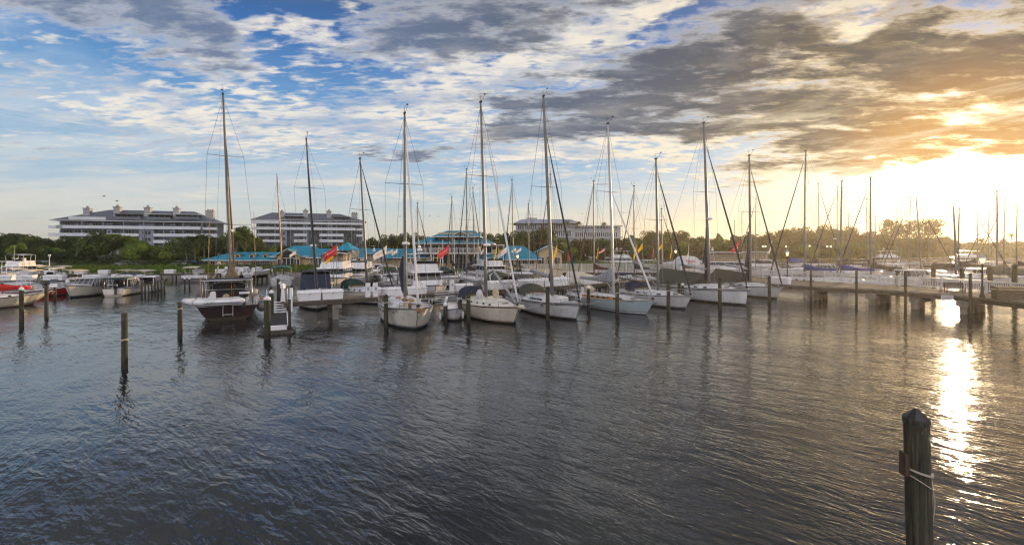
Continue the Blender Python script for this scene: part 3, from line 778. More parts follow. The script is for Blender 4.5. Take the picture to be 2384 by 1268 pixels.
condo('long grey condominium on the left with hipped slate roof and white balconies', 122, 508, 183, 5.79, 2.0, zat(512, 183), zat(483, 183), (236, 440),
      [(164, 250, 505, 512), (117, 150, 526, 532), (135, 325, 523, 530), (325, 400, 523, 530), (400, 469, 523, 530), (474, 508, 527, 532),
       (117, 147, 543, 550), (147, 178, 541.5, 548.5), (178, 326, 541, 548), (360, 433, 540, 547), (433, 508, 541, 548),
       (117, 147, 560, 567), (147, 178, 558, 565), (178, 326, 557, 564), (360, 440, 556, 563), (440, 508, 557, 564), (117, 250, 576, 582), (290, 508, 574, 581)],
      (194, 265, 337, 405, 484),
      dict(towers=((250, 262), (325, 360), (398, 408)), floors=[zat(y, 183) for y in (597, 582, 565, 549, 531)],
           dormers=((268, 326, 499, 505, 'slateroof'), (345, 396, 499.5, 506, 'condowhite'), (409, 463, 500, 505, 'condowhite'))))
condo('shorter grey condominium behind the marina office with slate roof', 587, 850, 219, 4.84, 2.2, zat(511, 219), zat(491.5, 219), (627, 790),
      [(587, 655, 511, 518), (655, 850, 515, 519), (586, 700, 527, 533), (700, 828, 528, 534), (830, 850, 528, 533), (600, 655, 542, 548), (685, 715, 542, 548), (744, 800, 543, 549), (830, 850, 543, 548),
       (600, 655, 557, 562), (685, 715, 556, 562), (744, 800, 556, 562)],
      (654, 710, 765, 825),
      dict(towers=((655, 668), (706, 718), (762, 774)), floors=[zat(y, 219) for y in (592, 578, 563, 549, 534, 520)],
           dormers=((662, 706, 503, 508.5, 'condowhite'), (775, 815, 506, 510, 'slateroof'))))
def office():
    Y = 215; k = F/Y; x0 = (1197-1192)/k
    root = empty('office_building', (x0, Y, 2), 0, 'white office building with flat overhanging roof behind the trees right of centre', 'office building')
    mx = lambda p: (p-1197)/k; mz = lambda py: zat(py, Y)-2
    b = MB(); b.box((mx(1270), 9, mz(520)/2), (mx(1340)-mx(1203), 16, mz(520)), 'officewhite')
    b.box((mx(1385), 9.2, mz(525)/2), (mx(1447)-mx(1322), 14, mz(525)), 'officewhite'); b.build('wall', root)
    b = MB(); b.hexa([(mx(1195), -1.5, mz(520)), (mx(1352), -1.5, mz(520)), (mx(1352), 20, mz(520)), (mx(1195), 20, mz(520)),
                      (mx(1215), 1, mz(510)), (mx(1330), 1, mz(510)), (mx(1330), 18, mz(510)), (mx(1215), 18, mz(510))], 'condogrey')
    b.box((mx(1240), 8, mz(508)), (5, 6, 1.2), 'officewhite')
    b.build('roof', root)
    for (pa, pb, py0, py1, n) in ((1222, 1250, 522, 533, 6), (1258, 1310, 522, 533, 10), (1205, 1220, 524, 534, 3), (1296, 1330, 537, 549, 7), (1340, 1440, 541, 550, 20), (1204, 1290, 538, 548, 14), (1350, 1440, 556, 565, 16), (1340, 1440, 527.5, 530.5, 14)):
        xa, xb = mx(pa), mx(pb); za, zb = mz(py1), mz(py0)
        w_ = MB(); yy = .9 if pa < 1320 else 2.1
        w_.box(((xa+xb)/2, yy, (za+zb)/2), (xb-xa, .2, zb-za), 'winglass')
        for j in range(n+1): w_.box((xa+(xb-xa)*j/n, yy-.15, (za+zb)/2), (.28, .12, zb-za), 'condowhite')
        w_.build('window', root)
    for (pa, pb, py0, py1) in ((1258, 1330, 534, 537), (1290, 1322, 549, 553), (1322, 1450, 551, 554), (1322, 1450, 524.5, 527)):
        c = MB(); c.box((mx((pa+pb)/2), .4, mz((py0+py1)/2)), ((pb-pa)/k, .5, (py1-py0)/k), 'officewhite'); c.build('balcony', root)
    c = MB()
    for j in range(18): c.box((mx(1345+j*5.8), 3, mz(523)), (.15, .15, 1.0), 'whitepaint')
    c.box((mx(1395), 3, mz(521)), (20.5, .12, .12), 'whitepaint'); c.build('railing', root)
office()
def marina_office():
    Y = 103.0; k = F/Y; zg = 1.3; X0 = (475-1192)/k
    root = empty('marina_building', (X0, Y, zg), 0, 'long yellow marina building with turquoise metal roofs and gables', 'marina building')
    mx = lambda p: (p-475)/k; mz = lambda py: zat(py, Y)-zg
    def wing(pa, pb, eave, y0=0, y1=9, name='wall'):
        b = MB(); b.box((mx((pa+pb)/2), (y0+y1)/2, mz(eave)/2), ((pb-pa)/k, y1-y0, mz(eave)), 'stucco'); return b.build(name, root)
    def roof(pa, pb, eave, ridge, i0, i1, y0=-1, y1=10):
        b = MB(); hip(b, mx(pa), mx(pb), y0, y1, mz(eave), mz(ridge), i0, i1, 'tealroof', .15); return b.build('roof', root)
    def win(px, py, w, h, y=0.0, n=2, par=None, arch=False, fm='stuccow'):
        b = MB(); x, z = mx(px), mz(py)
        b.box((x, y-.03, z), (w, .08, h), 'winglass')
        for j in range(n+1): b.box((x-w/2+w*j/n, y-.09, z), (.07, .05, h), fm)
        b.box((x, y-.09, z+h/2), (w+.1, .05, .08), fm)
        if arch: b.lathe([(w/2, 0), (w/2, .08)], 'winglass', (0, 0, 0), 20)
        b.build('window', par or root)
    wing(484, 650, 605); r1 = roof(472, 655, 605, 587, 4.2, 0)
    for px in (496, 510, 590, 600, 612, 622): win(px, 611.5, .95, 1.2)
    for px in (548, 581, 613):     # roof dormers
        b = MB(); x = mx(px); b.hexa([(x-.55, .8, mz(599)), (x+.55, .8, mz(599)), (x+.55, 3, mz(599)), (x-.55, 3, mz(599)), (x-.55, .8, mz(592.5)), (x+.55, .8, mz(592.5)), (x+.55, 3, mz(592.5)), (x-.55, 3, mz(592.5))], 'stucco')
        b.poly([(x-.8, .6, mz(593)), (x, .6, mz(589)), (x, 4, mz(589)), (x-.8, 4, mz(593))], 'tealroof'); b.poly([(x+.8, .6, mz(593)), (x+.8, 4, mz(593)), (x, 4, mz(589)), (x, .6, mz(589))], 'tealroof')
        b.poly([(x-.55, .79, mz(592.6)), (x+.55, .79, mz(592.6)), (x, .79, mz(589.6))], 'stucco'); b.box((x, .76, mz(596)), (.6, .06, .5), 'winglass')
        b.build('dormer', r1)
    wing(637, 725, 600, -.3, 12); roof(633, 725, 596, 571, 2.2, 2.2, -1.2, 13)
    def gable(pc, hw, ya, yb, base, y=-1.4, pyr=False, archr=1.5, face=True):
        """gable front centred at pc: apex row ya, eave row yb"""
        x = mx(pc); h = hw/k
        b = MB()
        if face:
            b.hexa([(x-h*.86, y, 0), (x+h*.86, y, 0), (x+h*.86, y+4, 0), (x-h*.86, y+4, 0), (x-h*.86, y, mz(yb)), (x+h*.86, y, mz(yb)), (x+h*.86, y+4, mz(yb)), (x-h*.86, y+4, mz(yb))], 'stucco')
            if not pyr: b.poly([(x-h*.86, y, mz(yb)), (x+h*.86, y, mz(yb)), (x, y, mz(ya)-.15)], 'stucco')
            b.build('gable', root)
            a = MB(); n = 14; r = archr; zc = mz(base)
            pts = [(x+r*cos(pi*i/n), y-.05, zc+r*sin(pi*i/n)) for i in range(n+1)]+[(x-r, y-.05, .1), (x+r, y-.05, .1)]
            a.poly(pts[::-1], 'screen')
            for d in (-.45, .45): a.box((x+d, y-.1, zc*.5), (.1, .05, zc), 'stuccow')
            a.box((x, y-.1, zc), (2*r, .05, .1), 'stuccow')
            a.build('arched_doorway', root)
        b = MB()
        if pyr:
            A, B, C_, D, T = (x-h, y-.6, mz(yb)), (x+h, y-.6, mz(yb)), (x+h, y+6, mz(yb)), (x-h, y+6, mz(yb)), (x, y+2.6, mz(ya))
            for p, q in ((A, B), (B, C_), (C_, D), (D, A)): b.poly([p, q, T], 'tealroof')
            b.poly([D, C_, B, A], 'stuccow')
        else:
            for s in (-1, 1):
                b.hexa([(x+s*h, y-.5, mz(yb)-.1), (x, y-.5, mz(ya)-.1), (x, y+9, mz(ya)-.1), (x+s*h, y+9, mz(yb)-.1), (x+s*h, y-.5, mz(yb)+.05), (x, y-.5, mz(ya)+.05), (x, y+9, mz(ya)+.05), (x+s*h, y+9, mz(yb)+.05)], 'tealroof')
                b.tube([(x+s*h, y-.52, mz(yb)), (x, y-.52, mz(ya))], .08, 'stuccow', 4)
        b.build('roof', root)
    gable(679, 29, 579, 595, 600)
    win(660, 609, 1.2, 1.3, -1.4); win(698, 609, 1.2, 1.3, -1.4)
    wing(725, 1010, 598); roof(715, 1030, 599, 578.5, 0, 3.0)
    for i, px in enumerate((735, 748, 762, 850, 862, 875, 888)): win(px, 608, .95, 1.3)
    b = MB(); x = mx(807); b.hexa([(x-2.9, -1.6, 0), (x+2.9, -1.6, 0), (x+2.9, 3, 0), (x-2.9, 3, 0), (x-2.9, -1.6, mz(597)), (x+2.9, -1.6, mz(597)), (x+2.9, 3, mz(597)), (x-2.9, 3, mz(597))], 'stucco')
    b.hexa([(x-2.9, -1.6, mz(597)), (x+2.9, -1.6, mz(597)), (x+2.9, 3, mz(597)), (x-2.9, 3, mz(597)), (x-1.9, -1.6, mz(583)), (x+1.9, -1.6, mz(583)), (x+1.9, 3, mz(583)), (x-1.9, 3, mz(583))], 'stucco')
    b.build('gable', root)
    a = MB(); n = 16; pts = [(x+1.15*cos(pi*i/n), -1.66, mz(595)+1.15*sin(pi*i/n)) for i in range(n+1)]+[(x-1.15, -1.66, .1), (x+1.15, -1.66, .1)]; a.poly(pts[::-1], 'screen')
    a.box((x, -1.72, mz(600)), (2.3, .05, .1), 'stuccow'); a.build('arched_doorway', root)
    gable(805, 22, 562.5, 583, 600, -1.6, pyr=True, face=False)
    for s in (-1, 1):
        b = MB(); b.tube([(x+s*2.0, -2.2, mz(583)), (x+s*3.1, -2.0, mz(597.5))], .14, 'stuccow', 4); b.build('trim', root)
    win(783, 606, 1.0, 1.4, -1.6); win(829, 606, 1.0, 1.4, -1.6)
    # lower lean-to and posts
    b = MB(); b.hexa([(mx(880), -3, mz(601)), (mx(918), -3, mz(601)), (mx(912), 0, mz(594)), (mx(880), 0, mz(594)), (mx(880), -3, mz(600.5)), (mx(918), -3, mz(600.5)), (mx(912), 0, mz(593)), (mx(880), 0, mz(593))], 'tealroof'); b.build('porch_roof', root)
    # two-storey tower block
    wing(985, 1112, 562, 1, 13, 'tower_wall'); roof(962, 1150, 566, 546, 4, 4, -1.5, 14)
    b = MB(); b.box((mx(1058), 6, mz(558)+.4), ((1100-1018)/k, 8, 2.6), 'stucco'); b.build('tower_wall', root)
    roof(1005, 1118, 550, 534.5, 2.6, 1.6, -.5, 12.5)
    gable(1072, 24, 538, 551, 560, .9, archr=1.4)
    b = MB(); z = mz(589)
    b.box((mx(1050), -1, z), ((1120-975)/k, 2.4, .25), 'stuccow')
    for j in range(48): b.box((mx(977+j*3), -2.1, z+.55), (.06, .06, 1.0), 'whitepaint')
    b.box((mx(1048), -2.1, z+1.08), ((1120-975)/k, .1, .1), 'whitepaint')
    for j in range(6): b.box((mx(980+j*27), -2.1, z/2), (.22, .22, z), 'stuccow')
    for j in range(6): b.box((mx(980+j*27), -2.1, z+1.5), (.16, .16, 3.0), 'stuccow')
    b.build('balcony', root)
    for px in (990, 1012, 1032, 1054, 1078, 1100):
        win(px, 580, 1.5, 1.7, .96); win(px, 603, 1.6, 2.0, .96)
    # right wings
    wing(1112, 1255, 601, 0, 9); roof(1108, 1262, 603, 572, 1.5, 4)
    for px in (1150, 1166):
        b = MB(); x = mx(px); b.hexa([(x-.6, .4, mz(590)), (x+.6, .4, mz(590)), (x+.6, 4, mz(590)), (x-.6, 4, mz(590)), (x-.6, .4, mz(572)), (x+.6, .4, mz(572)), (x+.6, 4, mz(572)), (x-.6, 4, mz(572))], 'stucco')
        b.box((x, .36, mz(577)), (.75, .06, .7), 'winglass'); b.build('dormer', root)
    b = MB(); b.box((mx(1155), 1.8, mz(570.5)), (3.6, 4.5, .15), 'whitepaint'); b.build('roof', root)
    wing(1250, 1312, 600, 3, 11)
    gable(1281, 34, 571, 588, 604, 2.6, archr=.6)
    for px in (1128, 1142, 1190, 1206, 1222, 1238): win(px, 611, 1.1, 1.5)
    for px in (1262, 1300): win(px, 607, 1.2, 1.5, 2.6)
marina_office()
# ---------------------------------------------------------------- boats
def hull(root, L, B, fb, fs, top, bottom='antifoul', boot='stripe_navy', stripe='stripe_navy', stripe2=None, deck='gelcoat', stern=.72, rake=1.0, aft=.35,
         full=1.6, dead=.80, flare=.10, mid=.42, name='hull', sub=None):
    """hull with bow at +x; returns hull object and functions for half beam and sheer height"""
    def hb(t):
        if t < mid: return B/2*(stern+(1-stern)*sin(pi/2*t/mid))
        return B/2*max(cos(pi/2*((t-mid)/(1-mid))**full), .012)
    def sh(t): return fs+(fb-fs)*t**1.9-.06*sin(pi*t)
    def X(t, v):  # v = height fraction
        return -L/2+L*t-rake*(1-v)*max(0, (t-.55)/.45)**2.2+aft*(1-v)*max(0, (.25-t)/.25)
    sub = sub or .45
    secs = []; n = 22
    vs = [None, 0.0, .07, .13, .45, .80, .865, .93, .955, 1.0]
    rows = [bottom, bottom, boot, top, top, top, stripe2 or top, top, stripe, ]
    for i in range(n+1):
        t = i/n; b_ = hb(t); s = sh(t); sec = []
        for v in vs:
            if v is None: sec.append((X(t, -.1), b_*.25, -sub)); continue
            k = dead+(1-dead)*v**.55-flare*max(0, (t-.5)/.5)*(1-v)
            sec.append((X(t, v), b_*k, s*v+(-.02 if v == 0 else 0)))
        full_ = [(x, -y, z) for (x, y, z) in sec[::-1]]+sec
        # order: starboard sheer ... keel ... port sheer
        secs.append(full_)
    b = MB(); rr = rows[::-1]+[bottom]+rows
    b.loft(secs, rr)
    tr = secs[0]; b.poly([tr[j] for j in range(len(tr))][::-1], top)
    h = b.build(name, root)
    d = MB(); ds = []
    for i in range(n+1):
        t = i/n; w_ = hb(t)*.985; z = sh(t); ds.append([(X(t, 1), -w_, z-.03), (X(t, 1), -w_*.5, z+.02), (X(t, 1), 0, z+.045), (X(t, 1), w_*.5, z+.02), (X(t, 1), w_, z-.03)])
    d.loft(ds, deck); d.build('deck', root)
    r = MB()
    for s in (-1, 1): r.tube([(X(i/n, 1), s*hb(i/n), sh(i/n)+.015) for i in range(n+1)], .035, 'teak' if deck == 'teak' else ('stripe_brown' if stripe == 'stripe_brown' else 'alloy'), 4)
    r.build('toe_rail', root)
    return h, hb, sh, X
def cabin(root, hb, sh, X, L, t0, t1, h, w=.62, m='gelcoat', win=(), wm='glass', wshape=(.42, .14), side=None, name='coachroof', slant=.80):
    """trunk cabin lofted along the deck from station t0 (aft) to t1 (fore)"""
    secs = []; n = 12
    for i in range(n+1):
        t = t0+(t1-t0)*i/n; e = min(1, (1-i/n)*3.2)**.6; a = min(1, i/n*8+.55)
        ww = hb(t)*w; hh = h*e*a; z = sh(t)-.03
        secs.append([(X(t, 1), -ww, z), (X(t, 1), -ww*(slant+.06), z+hh*.72), (X(t, 1), -ww*slant*.85, z+hh*.93), (X(t, 1), 0, z+hh*1.06), (X(t, 1), ww*slant*.85, z+hh*.93), (X(t, 1), ww*(slant+.06), z+hh*.72), (X(t, 1), ww, z)])
    b = MB(); b.loft(secs, [side or m, m, m, m, m, side or m], capa=m, capb=m); c = b.build(name, root)
    for f in win:
        t = t0+(t1-t0)*f
        for s in (-1, 1):
            ww = hb(t)*w; dt = wshape[0]/L/2; w2 = hb(t+dt)*w; w1 = hb(t-dt)*w
            hh = h*min(1, (1-f)*3.2)**.6; z = sh(t)-.03+hh*.36; q = hh*.22 if wshape[1] is None else wshape[1]/2
            o = .018
            k0 = 1-(1-slant-.06)*(hh*.36-q)/(hh*.72); k1 = 1-(1-slant-.06)*(hh*.36+q)/(hh*.72)
            g = MB(); p = [(X(t-dt, 1), s*(w1*k0+o), z-q), (X(t+dt, 1), s*(w2*k0+o), z-q*.9), (X(t+dt*.9, 1), s*(w2*k1+o), z+q*.9), (X(t-dt*.9, 1), s*(w1*k1+o), z+q)]
            g.poly(p if s < 0 else p[::-1], wm); g.build('window', c)
    return c
def arch_canvas(b, x0, x1, w, z0, z1, m, top0=None, front=0.0):
    """canvas arched across the boat between x0 (aft) and x1 (fore), sides down to z0"""
    secs = []
    for i in range(5):
        f = i/4; x = x0+(x1-x0)*f; zz = z1-(front*max(0, f-.4)/.6); sec = []
        for j in range(9):
            a = pi*j/8; yy = cos(a)*w; sec.append((x, yy, z0+(zz-z0)*abs(sin(a))**.5))
        secs.append(sec)
    b.loft(secs, m)
def bimini(root, x0, x1, w, z, zd, m, name='bimini'):
    b = MB(); secs = []
    for i in range(5):
        x = x0+(x1-x0)*i/4; zz = z-.10*abs(i/2-1)**2
        secs.append([(x, w*cos(pi*j/8), zz-.22*(1-sin(pi*j/8))) for j in range(9)])
    b.loft(secs, m); b.loft([[(p[0], p[1], p[2]-.03) for p in s] for s in secs][::-1], m)
    o = b.build(name, root)
    f = MB(); xm = (x0+x1)/2
    for s in (-1, 1):
        for xe in (x0, x1, xm): f.tube([(xm, s*w*.97, zd), (xe, s*w, z-.22)], .02, 'steel', 4)
    f.build('bimini_frame', o); return o
def sailboat(label, bow, mast, H, L=11.5, B=3.7, fb=1.3, fs=1.05, top='gelcoat', heading=None, sfrac=.37, z0=None, rig='alloy', boom='whitebag', boomlen=.36, spread=(.55,), jib='furled',
             dodger='navy', bim=None, detail=1, cat='sailboat', cabinkw=None, hullkw=None, radome=None, mastr=.095, group='sailboats moored in the marina', name='sailboat', ywater=None, extras=None, wind=True, lines=True, heads=None, rail=True):
    """bow = world point at the waterline; mast = (px of foot, px top, row top)"""
    pf, pt, ry = mast; Bx, By = bow[0], bow[1]
    if heading is None:
        lo, hi = radians(5), radians(48); s = L*sfrac
        def f(a):
            x = Bx-s*sin(a); y = By+s*cos(a); return x/y*F+1192-pf
        for _ in range(40):
            mid = (lo+hi)/2
            if f(mid) > 0: lo = mid
            else: hi = mid
        th = (lo+hi)/2; hd = Vector((sin(th), -cos(th)))
    else: hd = Vector((sin(radians(heading)), -cos(radians(heading))))
    phi = atan2(hd.y, hd.x)
    rk = (hullkw or {}).get('rake', 1.0)
    c = Vector((Bx, By))-hd*(L/2-rk*.9)
    root = empty(name, (c.x, c.y, 0), phi, label, cat, group)
    hk = dict(cabin='x'); hk = {} if hullkw is None else dict(hullkw)
    h, hb, sh, X = hull(root, L, B, fb, fs, top, **hk)
    mf = L/2-rk*.9-L*sfrac           # local x of mast foot
    tm = (mf+L/2)/L
    ck = dict(t0=.30, t1=.84, h=.46, win=(.2, .38, .55))
    if cabinkw: ck.update(cabinkw)
    cabin(root, hb, sh, X, L, **ck)
    zd = sh(tm)+ck['h']*.8
    # mast top from the photo
    mw = c+hd*mf
    zt = H if H else 0
    Yt = mw.y; rakeb = 0.0
    # choose the aft rake so that the head stands at column pt
    s_, co = hd.x, hd.y
    u = (pt-1192)/F
    den = (-s_+u*co)
    if abs(den) > .05: rakeb = (u*mw.y-mw.x)/den
    rakeb = max(-.4, min(1.6, rakeb))
    Yt = mw.y-rakeb*co
    zt = zat(ry, Yt)
    Xt = mw.x-rakeb*s_; lat = (u*Yt-Xt)/(-co-u*s_) if abs(-co-u*s_) > .1 else 0
    lat = max(-1.1, min(1.1, lat))
    top_ = Vector((mf-rakeb, lat, zt)); foot = Vector((mf, 0, zd-.1))
    b = MB(); nseg = 6
    pts = [foot.lerp(top_, i/nseg)+Vector((.05*sin(pi*i/nseg)*(zt/15), 0, 0)) for i in range(nseg+1)]
    b.tube(pts, [mastr]*3+[mastr*.95, mastr*.88, mastr*.75, mastr*.6], rig, 8)
    mo = b.build('mast', root)
    def onmast(f): return foot.lerp(top_, f)
    chain = Vector((mf-.15, 0, sh(tm)))
    wr = MB(); prev = None
    for si in (-1, 1):
        cp = Vector((mf-.15, si*hb(tm)*.96, sh(tm)))
        path = [cp]
        for f in spread:
            w_ = hb(tm)*(.78 if f < .7 else .6); p = onmast(f); path.append(p+Vector((-.18, si*w_, .04)))
        path.append(onmast(.985))
        for a, q in zip(path, path[1:]): wr.tube([a, q], .014, 'wire', 3, caps=False)
        wr.tube([cp+Vector((.5, 0, 0)), onmast(spread[0]-.02)], .010, 'wire', 3, caps=False)
        wr.tube([cp-Vector((.5, 0, 0)), onmast(spread[0]-.02)], .010, 'wire', 3, caps=False)
    stern_ = Vector((-L/2+.1, 0, fs)); bw = Vector((L/2-.15, 0, fb+.05))
    sp = onmast(.45)
    wr.tube([onmast(.99), stern_+Vector((0, 0, 2.6)), ], .014, 'wire', 3, caps=False)
    for si in (-1, 1): wr.tube([stern_+Vector((0, 0, 2.6)), stern_+Vector((0, si*B*.28, 0))], .014, 'wire', 3, caps=False)
    hh = onmast(.985 if not heads else heads)
    wr.tube([hh, bw], .014, 'wire', 3, caps=False)
    wr.tube([onmast(.9)+Vector((-.12, 0, 0)), foot+Vector((-.3, 0, .6))], .012, 'rope', 3, caps=False)      # halyard
    wr.tube([onmast(.98)+Vector((-.05, .1, 0)), Vector((mf-.4, hb(tm)*.6, sh(tm)))], .012, 'rope', 3, caps=False)
    wr.tube([onmast(.93), Vector((-L*.12, 0, sh(.3)+1.9))], .008, 'wire', 3, caps=False)
    wr.build('rigging', root)
    for f in spread:
        p = onmast(f); w_ = hb(tm)*(.78 if f < .7 else .6); k = MB()
        for si in (-1, 1): k.tube([p, p+Vector((-.18, si*w_, .04))], .030, 'darkmast' if rig == 'darkmast' else 'alloy', 5, r1=.018)
        k.build('spreader', mo)
    if jib:
        k = MB(); a = bw+Vector((0, 0, .35)); bb = hh; n = 7
        k.tube([a.lerp(bb, .0), a.lerp(bb, .04), a.lerp(bb, .3), a.lerp(bb, .65), a.lerp(bb, .93)], [.05, .085, .10, .075, .035], jib, 6)
        k.lathe([(.12, 0), (.13, .16), (.05, .2)], 'darkmetal', tuple(bw+Vector((0, 0, .08))), 8)
        k.build('furled_jib', root)
    if wind:
        k = MB(); t = top_
        k.tube([t, t+Vector((0, 0, .5))], .012, 'wire', 4); k.tube([t+Vector((-.3, 0, .5)), t+Vector((.25, 0, .5))], .015, 'wire', 4)
        k.tube([t, t+Vector((.35, .1, .25)), t+Vector((.6, .12, .55))], .014, 'wire', 4); k.box(tuple(t+Vector((.6, .12, .58))), (.16, .16, .06), 'darkmetal')
        k.box(tuple(t+Vector((0, 0, .03))), (.35, .16, .12), 'darkmetal'); k.tube([t+Vector((-.12, 0, 0)), t+Vector((-.12, 0, .9))], .007, 'wire', 3)
        k.build('wind_vane', mo)
    if radome:
        p = onmast(radome); k = MB(); k.lathe([(.05, -.12), (.30, -.10), (.33, .02), (.26, .12), (.05, .15)], 'whitepaint', tuple(p+Vector((.42, 0, 0))), 12)
        k.box(tuple(p+Vector((.2, 0, -.13))), (.4, .1, .05), 'alloy'); k.build('radome', mo)
    if boom:
        zb = zd+1.25; a = Vector((mf-.15, 0, zb)); e = Vector((mf-L*boomlen, 0, zb+.12))
        k = MB(); k.tube([a, e], .075, 'alloy', 6); bo = k.build('boom', root)
        if boom in ('whitebag', 'navy', 'darkcanvas', 'greycanvas', 'burgundy', 'bluecanvas', 'olive', 'tan', 'darkgreen', 'sailwhite'):
            mt = 'sailwhite' if boom == 'whitebag' else boom; k = MB(); secs = []
            big = 1.0 if boom in ('navy', 'bluecanvas', 'burgundy', 'darkcanvas') else (1.7 if boom == 'greycanvas' else .45)
            for i in range(9):
                f = i/8; p = a.lerp(e, f); hh_ = .16+(.95*big)*(1-f)**2.2*.8+.10*sin(f*9)*.3; w_ = .14-.03*f
                secs.append([(p.x, w_*cos(2*pi*j/8), p.z-.10+(hh_+.12)*(.5+.5*sin(2*pi*j/8))) for j in range(8)])
            k.loft(secs, mt, closed=True, capa=mt, capb=mt); k.build('sail_cover', bo)
        elif boom == 'roller':
            k = MB(); k.tube([a, e], .15, 'whitemast', 8, r1=.13); k.build('sail_cover', bo)
        k = MB(); k.tube([a+Vector((-.9, 0, -.05)), foot+Vector((.0, 0, .35))], .035, 'whitemast', 5); k.tube([e, Vector((e.x, 0, sh(.15)+.2))], .014, 'rope', 3); k.build('vang', bo)
    if dodger:
        xa = -L/2+L*ck['t0']; k = MB(); w_ = hb(ck['t0'])*.66; z_ = sh(ck['t0'])+ck['h']*.5
        arch_canvas(k, xa-.5, xa+1.15, w_, z_, z_+1.05, dodger, front=.55); dg = k.build('dodger', root)
        k = MB(); k.poly([(xa+1.17, -w_*.7, z_+.12), (xa+1.17, w_*.7, z_+.12), (xa+.75, w_*.66, z_+.62), (xa+.75, -w_*.66, z_+.62)], 'vinyl'); k.build('window', dg)
    if bim: bimini(root, -L/2+L*.04, -L/2+L*.26, hb(.12)*.82, sh(.12)+2.15, sh(.12)+.3, bim)
    # cockpit coaming with wheel
    k = MB(); x0, x1 = -L/2+.5, -L/2+L*ck['t0']
    for si in (-1, 1): k.hexa([(x0, si*hb(.1)*.60-.14, sh(.1)-.03), (x1, si*hb(.3)*.60-.14, sh(.3)-.03), (x1, si*hb(.3)*.60+.14, sh(.3)-.03), (x0, si*hb(.1)*.60+.14, sh(.1)-.03),
                               (x0, si*hb(.1)*.60-.09, sh(.1)+.22), (x1, si*hb(.3)*.60-.09, sh(.3)+.34), (x1, si*hb(.3)*.60+.09, sh(.3)+.34), (x0, si*hb(.1)*.60+.09, sh(.1)+.22)], 'gelcoat')
    k.build('cockpit_coaming', root)
    k = MB(); xw = -L/2+L*.14; k.tube([(xw, .45*cos(a*pi/8), sh(.1)+.85+.45*sin(a*pi/8)) for a in range(17)], .02, 'steel', 4, caps=False); k.box((xw+.15, 0, sh(.1)+.4), (.2, .2, .9), 'gelcoat'); k.build('steering_wheel', root)
    if rail:
        # pulpit, stanchions, lifelines
        k = MB()
        bx = L/2
        for zz in (.32, .62):
            k.tube([(bx-1.5, -hb(.87)*.97, fb+zz), (bx-.3, -.22, fb+zz+.05), (bx-.02, 0, fb+zz+.06), (bx-.3, .22, fb+zz+.05), (bx-1.5, hb(.87)*.97, fb+zz)], .016, 'steel', 4)
        for si in (-1, 1):
            k.tube([(bx-1.5, si*hb(.87)*.97, sh(.87)), (bx-1.5, si*hb(.87)*.97, fb+.62)], .016, 'steel', 4); k.tube([(bx-.4, si*.18, fb), (bx-.35, si*.22, fb+.65)], .016, 'steel', 4)
        k.build('pulpit', root)
        k = MB(); ts = [.08+.795*i/7 for i in range(8)]
        for si in (-1, 1):
            P_ = [(X(t, 1), si*hb(t)*.97, sh(t)) for t in ts]
            for p in P_: k.tube([p, (p[0], p[1], p[2]+.62)], .014, 'steel', 4)
            for zz in (.32, .62): k.tube([(p[0], p[1], p[2]+zz) for p in P_], .007, 'wire', 3)
        k.build('lifeline', root)
        k = MB(); a = fs+.65
        for zz in (.33, .65): k.tube([(-L/2+L*.1, -hb(.08)*.97, fs+zz), (-L/2+.15, -hb(0)*.95, fs+zz), (-L/2+.15, -.4, fs+zz)], .016, 'steel', 4); k.tube([(-L/2+L*.1, hb(.08)*.97, fs+zz), (-L/2+.15, hb(0)*.95, fs+zz), (-L/2+.15, .4, fs+zz)], .016, 'steel', 4)
        for si in (-1, 1):
            for y in (hb(0)*.95, .4): k.tube([(-L/2+.15, si*y, fs), (-L/2+.15, si*y, fs+.65)], .016, 'steel', 4)
        k.build('pushpit', root)
    # deck gear: anchor, hatches, winches
    k = MB(); k.tube([(L/2-.7, 0, fb+.1), (L/2+.25, 0, fb+.02)], .03, 'steel', 5); k.hexa([(L/2+.05, -.14, fb-.28), (L/2+.32, -.02, fb-.05), (L/2+.32, .02, fb-.05), (L/2+.05, .14, fb-.28), (L/2+.12, -.12, fb-.2), (L/2+.34, -.02, fb+.02), (L/2+.34, .02, fb+.02), (L/2+.12, .12, fb-.2)], 'steel')
    k.build('anchor', root)
    k = MB()
    xh = X(.80, 1); k.box((xh, 0, sh(.8)+ck['h']*.42), (.5, .5, .05), 'glass'); k.build('hatch', root)
    if extras: extras(root, L, hb, sh, X, mf, zd)
    return root
def fender(b, x, y, z, m='fenderwhite', r=.13, h=.6):
    b.lathe([(.03, h/2+.05), (r*.6, h/2), (r, h/2-.1), (r, -h/2+.1), (r*.6, -h/2), (.03, -h/2-.03)], m, (x, y, z), 10)
def lettering(root, body, loc, rx, rz, size, m, name='lettering', italic=False):
    me = text_mesh(body, size, .006, italic); me.materials.append(M[m]); o = bpy.data.objects.new(name, me); COL.objects.link(o); o.parent = root
    o.location = loc; o.rotation_euler = (rx, 0, rz); return o

